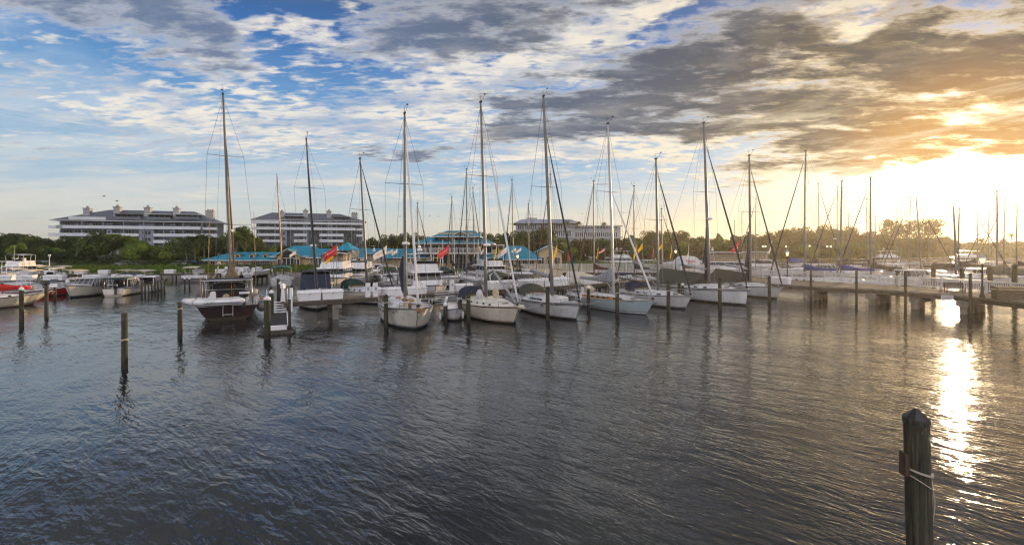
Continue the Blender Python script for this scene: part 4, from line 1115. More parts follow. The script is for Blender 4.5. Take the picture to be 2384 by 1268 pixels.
# ---- front row, left to right
def red_extras(root, L, hb, sh, X, mf, zd):
    x = -L/2
    # dinghy carried across the stern on davits
    k = MB(); xs = x-.75; W2 = 1.8; zc = 1.62; oy = .55
    arc = [(xs, oy-W2+2*W2*i/16, zc+.10*abs(i/8-1)**2.5) for i in range(17)]
    k.tube([(xs-.28, p[1], p[2]) for p in arc], [.13]+[.27]*14+[.24, .10], 'gelcoat', 10)
    k.tube([(xs+.65, p[1], p[2]+.05) for p in arc], [.13]+[.27]*14+[.24, .10], 'gelcoat', 10)
    k.tube([(xs-.28, oy+W2-.15, zc+.05), (xs+.2, oy+W2+.5, zc+.16), (xs+.65, oy+W2-.15, zc+.1)], .25, 'gelcoat', 10)
    k.box((xs+.2, oy, zc-.12), (.9, 2*W2-.3, .10), 'gelcoat'); k.box((xs-.56, oy-.2, zc-.02), (.03, 2.4, .07), 'stripe_grey')
    d = empty('dinghy', (0, 0, 0)); d.parent = root
    k.build('inflated_hull', d)
    k = MB(); k.hexa([(xs-.0, .75, zc+.05), (xs+.5, .75, zc+.05), (xs+.5, 1.35, zc+.05), (xs, 1.35, zc+.05), (xs+.05, .85, zc+.85), (xs+.45, .85, zc+.85), (xs+.45, 1.15, zc+.85), (xs+.05, 1.15, zc+.85)], 'gelcoat'); k.box((xs+.2, 0, zc+.2), (.5, .8, .3), 'gelcoat'); k.build('console', d)
    k = MB(); yo = oy-W2+.1
    k.loft([[(xs+.2+w_*cos(2*pi*j/10)*.8, yo+w_*sin(2*pi*j/10), zz) for j in range(10)] for w_, zz in ((.20, zc+.28), (.34, zc+.38), (.36, zc+.62), (.30, zc+.80), (.15, zc+.86))], ['outboardk']*10, closed=True, capa='outboardk', capb='greyblue')
    k.box((xs+.2, yo, zc+.68), (.62, .66, .14), 'whitepaint'); k.box((xs+.2, yo, zc-.1), (.2, .24, .9), 'outboardk'); k.build('outboard_motor', d)
    lettering(d, 'FL 3412', (xs-.56, 1.1, zc+.03), pi/2, -pi/2, .17, 'letterg')
    # arch, solar panel, davits
    k = MB()
    for s in (-1.75, 1.75):
        k.tube([(x+1.4, s, fsx(sh)), (x+.9, s, 3.2), (x-.6, s*.95, 3.35), (x-.75, s*.95, 2.0)], .04, 'steel', 6)
        k.tube([(x+.1, s, 1.3), (x+.2, s, 3.2)], .04, 'steel', 6)
    k.tube([(x-.6, -1.7, 3.35), (x-.6, 1.7, 3.35)], .04, 'steel', 6); k.tube([(x+.9, -1.75, 2.5), (x+.9, 1.75, 2.5)], .03, 'steel', 6)
    k.build('stern_arch', root)
    k = MB(); k.box((x+.2, 0, 3.42), (1.5, 3.5, .06), 'navy'); k.box((x+.2, 0, 3.38), (1.6, 3.6, .04), 'whitepaint'); k.build('solar_panel', root)
    k = MB(); k.box((x+2.0, 0, 2.35), (1.4, 2.3, 1.2), 'darkcanvas'); arch_canvas(k, x+1.2, x+2.8, 1.4, 2.2, 3.1, 'darkcanvas'); k.build('cockpit_canvas', root)
    k = MB(); r_ = random.Random(4)
    for i in range(8):
        k.ball((x+.7+r_.uniform(0, 1.6), r_.uniform(-1.9, 1.9), 1.75+r_.uniform(0, .5)), r_.uniform(.12, .26), r_.choice(['tan', 'whitepaint', 'fendergrey', 'greycanvas', 'teak', 'darkmetal']), n=8, k=5)
    for y in (-1.9, -2.0): k.lathe([(.16, 0), (.17, .5), (.1, .58)], 'beige', (x+.4, y, 1.9), 10)
    for i in range(6): y = r_.uniform(-2, 2); xx = x+r_.uniform(.3, 2.6); k.tube([(xx, y, 1.5), (xx+r_.uniform(-.2, .2), y+r_.uniform(-.2, .2), r_.uniform(2.6, 3.9))], .025, r_.choice(['varnish', 'steel', 'whitepaint']), 4)
    for i in range(5): k.box((x+1+r_.uniform(0, 6), r_.choice([-1, 1])*r_.uniform(1.5, 2.0), 1.6), (r_.uniform(.4, .9), .35, r_.uniform(.25, .5)), r_.choice(['navy', 'tan', 'outboardw', 'darkgreen', 'redcanvas']))
    k.build('stowed_gear', root)
    k = MB()
    for (dx, z, r_, m_) in ((.9, .9, .42, 'fendergrey'), (1.9, 1.0, .34, 'fendergrey'), (2.7, 1.05, .30, 'fenderwhite'), (3.6, 1.05, .33, 'fenderwhite'), (1.4, 1.55, .14, 'orange')):
        k = MB(); k.ball((x+dx, -hb(.1)-.25, z), r_, m_, n=12, k=8); k.build('fender', root)
    k = MB()
    for y in (-.35, .35): k.tube([(x-.06, y, .35), (x-.10, y, 1.3)], .035, 'whitepaint', 5)
    k.box((x-.08, 0, .5), (.06, .7, .05), 'whitepaint'); k.build('ladder', root)
    k = MB(); k.tube([(x+.5, 1.9, 1.2), (x+.5, 1.95, 3.6)], .05, 'bamboo' if 0 else 'varnish', 6); k.tube([(x+1.2, 1.2, 3.3), (x+1.1, .9, 3.9), (x+.9, .7, 4.6)], .05, 'tan', 6); k.ball((x+.9, .7, 4.7), .17, 'tan'); k.build('wind_generator', root)
    # furled mizzen-like bundle at the mast foot
    k = MB(); k.loft([[(mf-.5+w_*cos(2*pi*j/10), w_*sin(2*pi*j/10), zz) for j in range(10)] for w_, zz in ((.1, zd+.2), (.45, zd+.5), (.62, zd+1.0), (.6, zd+1.7), (.35, zd+2.3), (.12, zd+2.9))], 'bagbrown', closed=True, capa='bagbrown', capb='bagbrown'); k.build('sail_bag', root)
    # second pair of short masts (shroud poles) seen as warm vertical lines
    k = MB()
    for y, xx in ((2.0, mf+.2), (-2.0, mf+.2), ): k.tube([(xx, y, 1.3), (xx+.0, y*.9, 9.5)], .05, 'varnish', 5, r1=.02)
    k.build('shroud_guard', root)
defm('bagbrown', (.16, .12, .075), .9, ns=3, na=.3)
def fsx(sh): return sh(.1)
P_red = at(531, Yw(745)); 
hd = 180+29
L_ = 13.5; hv_ = Vector((sin(radians(hd)), -cos(radians(hd)))); sternp = Vector((P_red.x, P_red.y)); bowp = sternp+hv_*(L_-1.0)
sailboat('dark red sailboat seen from astern with a white inflatable dinghy hung across its stern', bowp, (538, 519, 222), None, L=L_, B=4.8, fb=1.5, fs=1.2, top='maroon', heading=hd, sfrac=.44, rig='alloy', boom=None,
         spread=(.36, .70), jib='furledbrown', dodger=None, radome=.33, mastr=.13, hullkw=dict(stripe='whitepaint', boot='stripe_grey', stern=.88, aft=.3, rake=1.0, dead=.58), extras=red_extras, cabinkw=dict(t0=.32, t1=.8))
def hula_extras(root, L, hb, sh, X, mf, zd):
    k = MB(); k.tube([(L/2-.8, 0, 1.62), (L/2+1.0, 0, 1.80)], .07, 'varnish', 6); k.box((L/2+.3, 0, 1.62), (1.3, .5, .06), 'teak'); k.build('bowsprit', root)
    # navy cover gathered on the mast
    k = MB(); z0 = zd+.6
    k.loft([[(mf-.25-o+a*cos(2*pi*j/10), b_*sin(2*pi*j/10), zz) for j in range(10)] for a, b_, zz, o in ((.15, .15, z0-.2, 0), (.32, .25, z0+.1, .1), (.75, .30, z0+.9, .5), (1.0, .32, z0+1.5, .8), (.45, .3, z0+2.3, .3), (.2, .2, z0+2.9, 0))], 'navy', closed=True, capa='navy', capb='navy'); k.build('sail_cover', root)
    k = MB()
    for i, xx in enumerate((mf+.5, mf+1.6)): k.lathe([(.22, 0), (.25, .12), (.14, .2)], 'teak', (xx, -.6+i*.3, zd+.02), 10)
    k.box((mf+1.3, .2, zd+.05), (1.4, .35, .18), 'varnish'); k.box((mf+2.9, -.3, sh(.8)+.15), (1.0, .5, .3), 'tan'); k.lathe([(.12, 0), (.14, .3), (.08, .4)], 'furledbrown', (L/2-1.1, -.4, 1.6), 10); k.build('deck_gear', root)
    k = MB()
    for i in range(5):
        t = .45+i*.09; k.box((X(t, 1), -hb(t)*.99-.01, sh(t)*.80), (.28, .03, .14), 'stripe_grey')
    k.build('portlight', root)
    k = MB(); k.box((-L/2+.6, 0, 2.5), (1.2, 2.8, .06), 'navy'); k.tube([(-L/2+.6, -1.2, 1.3), (-L/2+.6, -1.2, 2.5)], .03, 'steel', 5); k.tube([(-L/2+.6, 1.2, 1.3), (-L/2+.6, 1.2, 2.5)], .03, 'steel', 5); k.build('stern_arch', root)
A_bow = at(968, Yw(768))
defm('bottomgreen', (.012, .032, .03), .6)
ra = sailboat('white cutter with the name HULA STAR on its bow and bowsprit toward the camera', A_bow, (943, 942, 264), None, L=11.5, B=4.0, fb=1.65, fs=1.3, top='ivory', sfrac=.40, rig='alloy', boom=None, spread=(.34, .62),
         jib='furledwhite', dodger=None, radome=.30, mastr=.13, hullkw=dict(stripe='stripe_grey', boot='stripe_grey', bottom='bottomgreen', stern=.55, rake=1.1, full=1.9, flare=.2, dead=.82), extras=hula_extras, cabinkw=dict(t0=.28, t1=.74, h=.62, win=(.35, .5, .65), wshape=(.16, .16)))
# name on the starboard bow
def bowname(root, body, L, B, fb, t, v, size, m='letterk', full=1.6, stern=.72, side=-1, mid=.42):
    def hbf(t): return B/2*max(cos(pi/2*((t-mid)/(1-mid))**full), .012)
    me = text_mesh(body, size, .004); me.materials.append(M[m])
    # wrap along the flare of the bow
    o = bpy.data.objects.new('lettering', me); COL.objects.link(o); o.parent = root
    x0 = -L/2+L*t
    for vv in me.vertices:
        xx = x0+vv.co.x*(-side*-1)*(1 if side < 0 else -1); tt = min(.995, (xx+L/2)/L)
        vv.co = Vector((xx, side*(hbf(tt)+.035), fb*v+vv.co.y))
    return o
bowname(ra, 'HULA STAR', 11.5, 4.0, 1.6, .80, .86, .26, full=1.9)

def C_extras(root, L, hb, sh, X, mf, zd):
    k = MB(); k.tube([(L/2-.6, 0, 1.5), (L/2+.7, 0, 1.62)], .08, 'ivory', 6); k.box((L/2+.1, 0, 1.48), (1.2, .5, .06), 'beige'); k.build('bowsprit', root)
    k = MB(); k.tube([(L/2-.5, 0, 1.75), (mf+1.2, 0, zd+2.6)], .09, 'greycanvas', 7); k.build('club_boom', root)
    k = MB(); k.ball((mf+.2, -.75, zd+.35), .38, 'sailwhite', (1, .8, 1.3)); k.ball((mf+1.1, .35, zd+.5), .35, 'tan', (.8, .8, 1.4)); k.build('deck_gear', root)
C_bow = at(1196, Yw(755))
rc = sailboat('cream sailboat with brown sheer stripe, arched dodger and a club boom on its foredeck', C_bow, (1132, 1119, 238), None, L=11.8, B=3.95, fb=1.42, fs=1.12, top='cream', sfrac=.42, rig='alloy', boom='greybag', boomlen=.40,
         spread=(.30, .62), jib='furledwhite', dodger='navy', radome=.27, mastr=.14, hullkw=dict(deck='ivory', stripe='stripe_brown', boot='stripe_brown', stern=.75, rake=.9, full=1.75), extras=C_extras, cabinkw=dict(t0=.26, t1=.86, h=.55, m='ivory', win=(.34, .5, .66, .80), wshape=(.30, .13)))
def roll_boom(root, L, hb, sh, X, mf, zd, m='greycanvas'):
    zb = zd+1.75; k = MB(); k.tube([(mf-.3, 0, zb), (mf-4.6, 0, zb+.35)], .19, m, 9, r1=.15); k.build('furled_mainsail', root)
B_bow = at(1341, Yw(746))
def B_extras(root, L, hb, sh, X, mf, zd):
    roll_boom(root, L, hb, sh, X, mf, zd)
    k = MB(); k.ball((mf-.25, 0, zd+1.7), .33, 'darkcanvas', (.6, .8, 1.6)); k.build('mast_boot', root)
    k = MB(); k.box((L/2-1.6, .1, 1.75), (.35, .4, .4), 'olive'); k.build('windlass_cover', root)
    k = MB(); k.box((X(.72, 1), -hb(.72)-.02, 1.02), (.40, .04, .13), 'stripe_grey'); k.build('portlight', root)
rb = sailboat('white sloop with olive bimini and dodger, thickest tall mast at the centre', B_bow, (1286, 1265, 225), None, L=12.4, B=4.1, fb=1.45, fs=1.15, top='gelcoat', sfrac=.34, rig='alloy', boom=None, spread=(.26, .54),
         jib='furled', heads=.84, dodger='olive', bim='olive', mastr=.17, hullkw=dict(stripe='stripe_grey', stripe2='stripe_grey', boot='stripe_navy', bottom='antifoul', stern=.85, rake=.75), extras=B_extras, cabinkw=dict(t0=.26, t1=.88, h=.50, w=.66, win=(.36, .52), wshape=(1.3, .17)))
bowname(rb, 'FL-4471', 12.4, 4.1, 1.45, .845, .88, .15)
D_bow = at(1506, Yw(733))
def D_extras(root, L, hb, sh, X, mf, zd):
    k = MB()
    for i in range(6):
        t = .42+i*.065
        k.box((X(t, 1), -hb(t)*.60-.02, sh(t)+.17), (.34, .05, .11), 'glass')
    k.build('portlight', root)
    k = MB(); k.ball((mf-3.4, -.5, sh(.4)+.7), .62, 'tan', (.9, .8, .9)); k.build('covered_ventilator', root)
rd = sailboat('pale blue sailboat with varnished wooden cabin sides and grey sail cover', D_bow, (1429, 1415, 288), None, L=12.6, B=3.9, fb=1.35, fs=.95, top='paleblue', sfrac=.36, rig='whitemast', boom='greycanvas', boomlen=.44,
         spread=(.27, .6), jib='furledwhite', heads=.62, dodger=None, mastr=.12, hullkw=dict(stripe='whitepaint', boot='whitepaint', bottom='bottomblue', stern=.6, rake=1.0, full=1.9), extras=D_extras, cabinkw=dict(t0=.25, t1=.80, h=.42, w=.60, side='varnish', slant=.92, win=(.3, .45, .6), wshape=(.34, .12)))
bowname(rd, 'SEA MIST', 12.6, 3.9, 1.35, .86, .86, .14, full=1.9)
E_bow = at(1596, Yw(720))
re_ = sailboat('white sloop with navy cockpit cover beside the pale blue boat', E_bow, (1532, 1527, 370), None, L=11.6, B=3.8, fb=1.35, fs=1.05, top='gelcoat', sfrac=.34, rig='alloy', boom='roller', spread=(.54,), jib='furled', heads=.93, dodger='navy', bim='navy', mastr=.13,
         hullkw=dict(stripe='stripe_navy', boot='stripe_navy', bottom='bottomblue', stern=.8, rake=.9), cabinkw=dict(t0=.28, t1=.86, win=(.25, .42, .72), wshape=(.6, .14)))
def canopy_extras(root, L, hb, sh, X, mf, zd):
    k = MB(); x0 = -L/2+.2; k.hexa([(x0, -hb(.1)*.9, sh(.1)+.1), (mf-1.2, -hb(.4)*.62, sh(.4)+.4), (mf-1.2, hb(.4)*.62, sh(.4)+.4), (x0, hb(.1)*.9, sh(.1)+.1), (x0+.4, -.15, zd+1.55), (mf-.4, -.12, zd+1.2), (mf-.4, .12, zd+1.2), (x0+.4, .15, zd+1.55)], 'olive'); k.build('cockpit_tent', root)
    k = MB(); k.tube([(mf-.45, 0, zd+.4), (mf-.42, 0, zd+6.5)], .22, 'darkcanvas', 6, r1=.10); k.build('folded_mainsail', root)
    roll_boom(root, L, hb, sh, X, mf, zd, 'whitemast')
F_bow = at(1737, Yw(712))
rf_ = sailboat('large white yacht with square bow, grey side stripe and grey cockpit tent', F_bow, (1651, 1638, 286), None, L=14.2, B=4.4, fb=1.75, fs=1.35, top='gelcoat', sfrac=.36, rig='alloy', boom=None, spread=(.18, .57), jib='furled', heads=.90, dodger=None, radome=.405, mastr=.17,
         hullkw=dict(stripe='stripe_grey', stripe2='stripe_grey', boot='stripe_navy', stern=.9, rake=.25, full=1.75), extras=canopy_extras, cabinkw=dict(t0=.26, t1=.84, h=.48, w=.68, win=(.3, .55, .72), wshape=(.5, .15)))
G_bow = at(1809, Yw(696))
rg = sailboat('white sloop with grey cockpit tent moored beside the wooden promenade', G_bow, (1747, 1744, 362), None, L=12.6, B=4.0, fb=1.45, fs=1.15, top='gelcoat', sfrac=.35, rig='alloy', boom=None, spread=(.18, .56,), jib='furled', heads=.93, dodger=None, mastr=.145,
         hullkw=dict(stripe='stripe_grey', stripe2=None, boot='stripe_navy', stern=.85, rake=.95), extras=canopy_extras, cabinkw=dict(t0=.26, t1=.86, h=.46, w=.66, win=(.3, .5), wshape=(1.0, .15)))
# behind the finger pier, bows toward the pier
def H_extras(root, L, hb, sh, X, mf, zd):
    k = MB(); z = sh(.3)+.15
    k.hexa([(-L/2+1.2, -1.7, z), (mf-.6, -1.5, z), (mf-.6, 1.5, z), (-L/2+1.2, 1.7, z), (-L/2+1.4, -1.5, z+2.0), (mf-1.0, -1.3, z+1.9), (mf-1.0, 1.3, z+1.9), (-L/2+1.4, 1.5, z+2.0)], 'navy'); arch_canvas(k, -L/2+1.4, mf-1.0, 1.5, z+1.9, z+2.25, 'navy'); k.build('cockpit_enclosure', root)
H_bow = at(738, Yw(722))
rh = sailboat('sailboat with dark navy cockpit enclosure behind the two white dock boxes', H_bow, (724, 713, 326), None, L=12, B=3.8, fb=1.45, fs=1.15, top='ivory', sfrac=.38, heading=24, rig='alloy', boom=None, spread=(.33, .68), jib='furled', dodger=None, radome=.30, mastr=.12,
         hullkw=dict(stripe='stripe_navy', boot='stripe_navy'), extras=H_extras)
I_bow = at(905, Yw(709))
ri = sailboat('white sailboat with dark green bimini behind the middle dock boxes', I_bow, (848, 838, 369), None, L=12, B=3.9, fb=1.45, fs=1.15, top='cream', sfrac=.36, rig='darkmast', boom=None, spread=(.32, .6), jib='furled', heads=.98, dodger='darkgreen', bim='darkgreen', mastr=.12,
         hullkw=dict(stripe='stripe_grey', boot='stripe_navy'))
def J_extras(root, L, hb, sh, X, mf, zd): pass
J_st = at(655, Yw(669)); hd = 180+25; hv_ = Vector((sin(radians(hd)), -cos(radians(hd))))
rj = sailboat('white sailboat with turquoise bimini seen from astern behind the boarding steps', Vector((J_st.x, J_st.y))+hv_*9.6, (646, 645, 414), None, L=10.5, B=3.6, fb=1.3, fs=1.1, top='gelcoat', heading=hd, sfrac=.40, boom='navy', boomlen=.3, spread=(.5,), jib='furledbrown', rig='varnish', dodger=None, bim='tealcanvas', mastr=.11,
         hullkw=dict(stripe='stripe_navy', boot='stripe_grey', stern=.8))
def wood_stern(root, L, hb, sh, X, mf, zd): pass

# ---- sailboats farther back: (mast foot px, top px, top row, waterline row, L, heading, options)
BACK = [
 (974, 972, 473, 655, 9, 150, 'navy', 'gelcoat', 'furled', 'small white sloop behind the flybridge trawler, its mast left of the yellow flag'),
 (1053, 1052, 458, 650, 9, 205, 'darkcanvas', 'ivory', 'furled', 'sloop with slim mast just left of the brown sail cover'),
 (1087, 1086, 394, 662, 10.5, 208, 'darkcanvas', 'gelcoat', 'furled', 'white sloop with dark sail cover between the trawler and the cream boat'),
 (1104, 1101, 438, 648, 9.5, 30, 'navy', 'gelcoat', 'furled', 'small sloop whose mast stands left of the tall cream-boat mast'),
 (1196, 1192, 419, 655, 10, 205, 'olive', 'gelcoat', 'furled', 'sloop with olive cover whose mast crosses the left end of the office building'),
 (1231, 1230, 474, 648, 9, 28, 'olive', 'ivory', 'furled', 'small white sloop in front of the white pier fence, left of centre'),
 (1280, 1281, 406, 664, 10.5, 206, 'tan', 'gelcoat', 'furledbrown', 'sloop with tan dodger directly behind the thickest tall mast'),
 (1383, 1382, 422, 664, 10.5, 204, 'burgundy', 'ivory', 'furledbrown', 'ketch with burgundy sail cover in front of the white pier fence'),
 (1477, 1476, 433, 662, 10, 203, 'darkcanvas', 'maroon', 'furled', 'dark red sloop between the pale blue boat and the navy-covered boat'),
 (1541, 1540, 486, 655, 9.5, 28, 'navy', 'gelcoat', 'furled', 'white sloop with navy cover just right of the mast of the navy-covered boat'),
 (1759, 1760, 464, 640, 11, 205, 'darkcanvas', 'gelcoat', 'furled', 'sloop whose forestay slants left across the white motor yacht'),
 (1710, 1710, 514, 630, 9, 30, 'navy', 'gelcoat', None, 'small distant sloop behind the white motor yacht, left of the red flag'),
 (1728, 1727, 498, 630, 9, 30, 'navy', 'ivory', None, 'small distant sloop behind the white motor yacht, right of the red flag'),
]
def backboat(pf, pt, ry, yw, L, hdg, boom, top, jib, label, **kw):
    mp = at(pf, Yw(yw)); h = Vector((sin(radians(hdg)), -cos(radians(hdg))))
    bow = Vector((mp.x, mp.y))+h*(L*.38)
    a = dict(L=L, B=L*.32, fb=1.25, fs=1.0, top=top, heading=hdg, sfrac=.38, boom=boom, spread=(.53,), jib=jib, dodger=boom if boom in ('navy', 'olive', 'tan') else None, mastr=.10, heads=.97)
    a.update(kw); return sailboat(label, bow, (pf, pt, ry), None, **a)
for r in BACK: backboat(*r)
# beyond the promenade, right side
RIGHT = [
 (1873, 1876, 351, 668, 12, 212, 'bluecanvas', 'gelcoat', 'furled', 'white sloop with bright blue sail cover, left of the two by the promenade', dict(mastr=.15)),
 (1906, 1905, 428, 640, 11, 30, 'navy', 'gelcoat', 'furled', 'sloop whose forestay crosses to the right, between the two blue sail covers', {}),
 (1949, 1950, 434, 645, 12, 210, 'darkcanvas', 'ivory', 'furled', 'sloop with wind generator on its mast, just left of the second blue sail cover', dict(radome=.38)),
 (1957, 1960, 422, 668, 12, 212, 'bluecanvas', 'gelcoat', None, 'white sloop with bright blue sail cover, right of the two by the promenade', dict(mastr=.14)),
 (1976, 1975, 497, 632, 9, 30, 'navy', 'gelcoat', None, 'small distant sloop right of the second blue sail cover', {}),
 (2020, 2018, 463, 645, 10.5, 208, 'darkcanvas', 'gelcoat', None, 'slim-masted sloop just left of the thick mast with the dark sail bag', {}),
 (2028, 2027, 413, 660, 12, 205, 'darkcanvas', 'ivory', 'furled', 'sloop with thick mast and dark sail bag right of the blue covers', dict(mastr=.17)),
 (2037, 2038, 505, 632, 9, 30, 'navy', 'gelcoat', 'furled', 'small sloop flying behind the thick mast with the dark sail bag', {}),
 (2087, 2086, 484, 635, 10, 30, 'tan', 'gelcoat', None, 'sloop in front of the left airy golden tree', {}),
 (2097, 2098, 491, 632, 10, 205, 'tan', 'ivory', 'furled', 'sloop with slanting forestay in front of the left airy golden tree', {}),
 (2117, 2120, 461, 640, 11, 208, 'tan', 'gelcoat', 'furled', 'sloop whose mast stands between the two airy golden trees', {}),
 (2144, 2133, 461, 645, 12, 33, 'whitebag', 'ivory', 'furled', 'sloop with strongly leaning mast before the right airy golden tree', dict(mastr=.14)),
 (2163, 2162, 507, 632, 9.5, 205, 'tan', 'gelcoat', None, 'small sloop in front of the right airy golden tree', {}),
 (2226, 2220, 482, 660, 12, 30, 'darkcanvas', 'gelcoat', None, 'sloop with dark boom cover, left of the two close masts under the sun', dict(mastr=.17)),
 (2232, 2233, 486, 652, 12, 208, 'darkcanvas', 'ivory', None, 'sloop with dark boom cover, right of the two close masts under the sun', dict(mastr=.15)),
 (2275, 2275, 500, 640, 11, 25, 'navy', 'gelcoat', 'furled', 'sloop with long slanting forestay beside the lit promenade lamp', {}),
 (2301, 2302, 490, 632, 10, 205, 'tan', 'gelcoat', 'furled', 'small sloop right of the lit promenade lamp', {}),
 (2320, 2321, 444, 655, 12, 28, 'whitebag', 'gelcoat', None, 'sloop with tall bright mast and thick white boom near the right edge', dict(mastr=.15)),
 (2337, 2340, 463, 640, 11, 205, 'tan', 'ivory', 'furledbrown', 'sloop with thin leaning mast left of the rightmost one', {}),
 (2367, 2368, 478, 650, 11, 208, 'navy', 'gelcoat', None, 'rightmost sloop in the golden glow', {}),
]
for r in RIGHT: backboat(*r[:10], rail=False, lines=False, **r[10])
# far left cream sailboat with red covers, cut by the frame
LF = at(80, Yw(708))
def L_extras(root, L, hb, sh, X, mf, zd):
    k = MB(); z = zd+1.1
    for (xa, xb, zz, ww) in ((mf-4.6, mf-.2, z+.2, .35), (mf+.0, L/2-1.6, z-.1, .25)):
        secs = []
        for i in range(7):
            f = i/6; x = xa+(xb-xa)*f; hh = .3+.35*sin(pi*min(1, f*1.2))
            secs.append([(x, ww*cos(2*pi*j/8)*1.4, zz+.5*f*(1 if xa < mf else -1)+hh*.7*sin(2*pi*j/8)) for j in range(8)])
        k.loft(secs, 'redcanvas', closed=True, capa='redcanvas', capb='redcanvas')
    k.build('sail_cover', root)
    k = MB(); x0 = L/2-2.6
    for dx in (0, .9):
        for s in (-.5, .5): k.tube([(x0+dx, s, sh(.8)), (x0+dx*.7+.1, s*.9, sh(.8)+1.5)], .03, 'steel', 4)
    k.build('bow_seat', root)
hd = 158; hv_ = Vector((sin(radians(hd)), -cos(radians(hd))))
sailboat('cream sailboat with bright red sail covers at the left edge', LF, (6, 12, 548), None, L=10.5, B=3.4, fb=1.25, fs=1.0, top='cream', heading=hd, sfrac=.62, boom=None, spread=(.6,), jib=None, dodger=None, rig='varnish', mastr=.06, wind=False,
         hullkw=dict(stripe='stripe_red', boot='ivory', bottom='bottomred', stern=.7, rake=1.5), extras=L_extras, cabinkw=dict(t0=.1, t1=.80, h=.4, win=(.2, .45, .65, .8), wshape=(.25, .12)))
# ---------------------------------------------------------------- motor boats
def mroot(label, px, yw, hdg, L, cat='motorboat', group='motor boats in the marina', anchor=0.0, name='motorboat'):
    """px,yw = where the boat's point at local x = anchor*L/2 meets the water"""
    p = at(px, Yw(yw)); h = Vector((sin(radians(hdg)), -cos(radians(hdg)))); c = Vector((p.x, p.y))-h*(anchor*L/2)
    return empty(name, (c.x, c.y, 0), atan2(h.y, h.x), label, cat, group)
def mhull(root, L, B, fb, fs, top='gelcoat', **k):
    kw = dict(stern=.9, rake=.22*fb*2, aft=.0, full=2.3, dead=.74, flare=.28, mid=.35, stripe='stripe_grey', boot='stripe_navy'); kw.update(k)
    return hull(root, L, B, fb, fs, top, **kw)
def band(root, x0, x1, z0, z1, w0, w1, rf, ra, n, m='glass', fm='gelcoat', wf=None, name='window'):
    """glazed band: tapered block with mullions standing proud"""
    b = MB(); b.taper(x0, x1, z0, z1, w0, w1, rf, ra, m, wf); o = b.build(name, root)
    f = MB(); wfr = wf if wf is not None else w0
    for i in range(n+1):
        t = i/n
        for s in (-1, 1):
            xb = x0+(x1-x0)*t; xt = (x0+ra)+(x1-rf-x0-ra)*t; yb = w0+(wfr-w0)*t; yt = (w0+(wfr-w0)*t)*w1/w0
            f.tube([(xb, s*(yb+.01), z0), (xt, s*(yt+.01), z1)], .035, fm, 4)
    for y in (-.5, 0, .5): f.tube([(x1+.01, y*wfr*1.2, z0), (x1-rf+.01, y*wfr*1.2*w1/w0, z1)], .03, fm, 4)
    f.build('window_frame', o); return o
def outboard(root, x, y, z, m='outboardw'):
    k = MB(); k.loft([[(x+w_*.9*cos(2*pi*j/8), y+w_*.7*sin(2*pi*j/8), zz) for j in range(8)] for w_, zz in ((.22, z+.3), (.32, z+.45), (.33, z+.8), (.2, z+.95))], m, closed=True, capa=m, capb=m)
    k.box((x, y, z), (.2, .16, .8), m); k.box((x-.1, y, z-.42), (.5, .04, .08), m); k.build('outboard_motor', root)
def bowrail(root, L, hb, sh, X, t0=.5, h=.6):
    k = MB(); ts = [t0+(.985-t0)*i/6 for i in range(7)]
    for s in (-1, 1):
        P_ = [(X(t, 1), s*hb(t)*.95, sh(t)) for t in ts]
        for p in P_: k.tube([p, (p[0]+.06, p[1], p[2]+h)], .015, 'steel', 4)
        k.tube([(p[0]+.06, p[1], p[2]+h) for p in P_], .018, 'steel', 4)
    k.build('bow_rail', root)
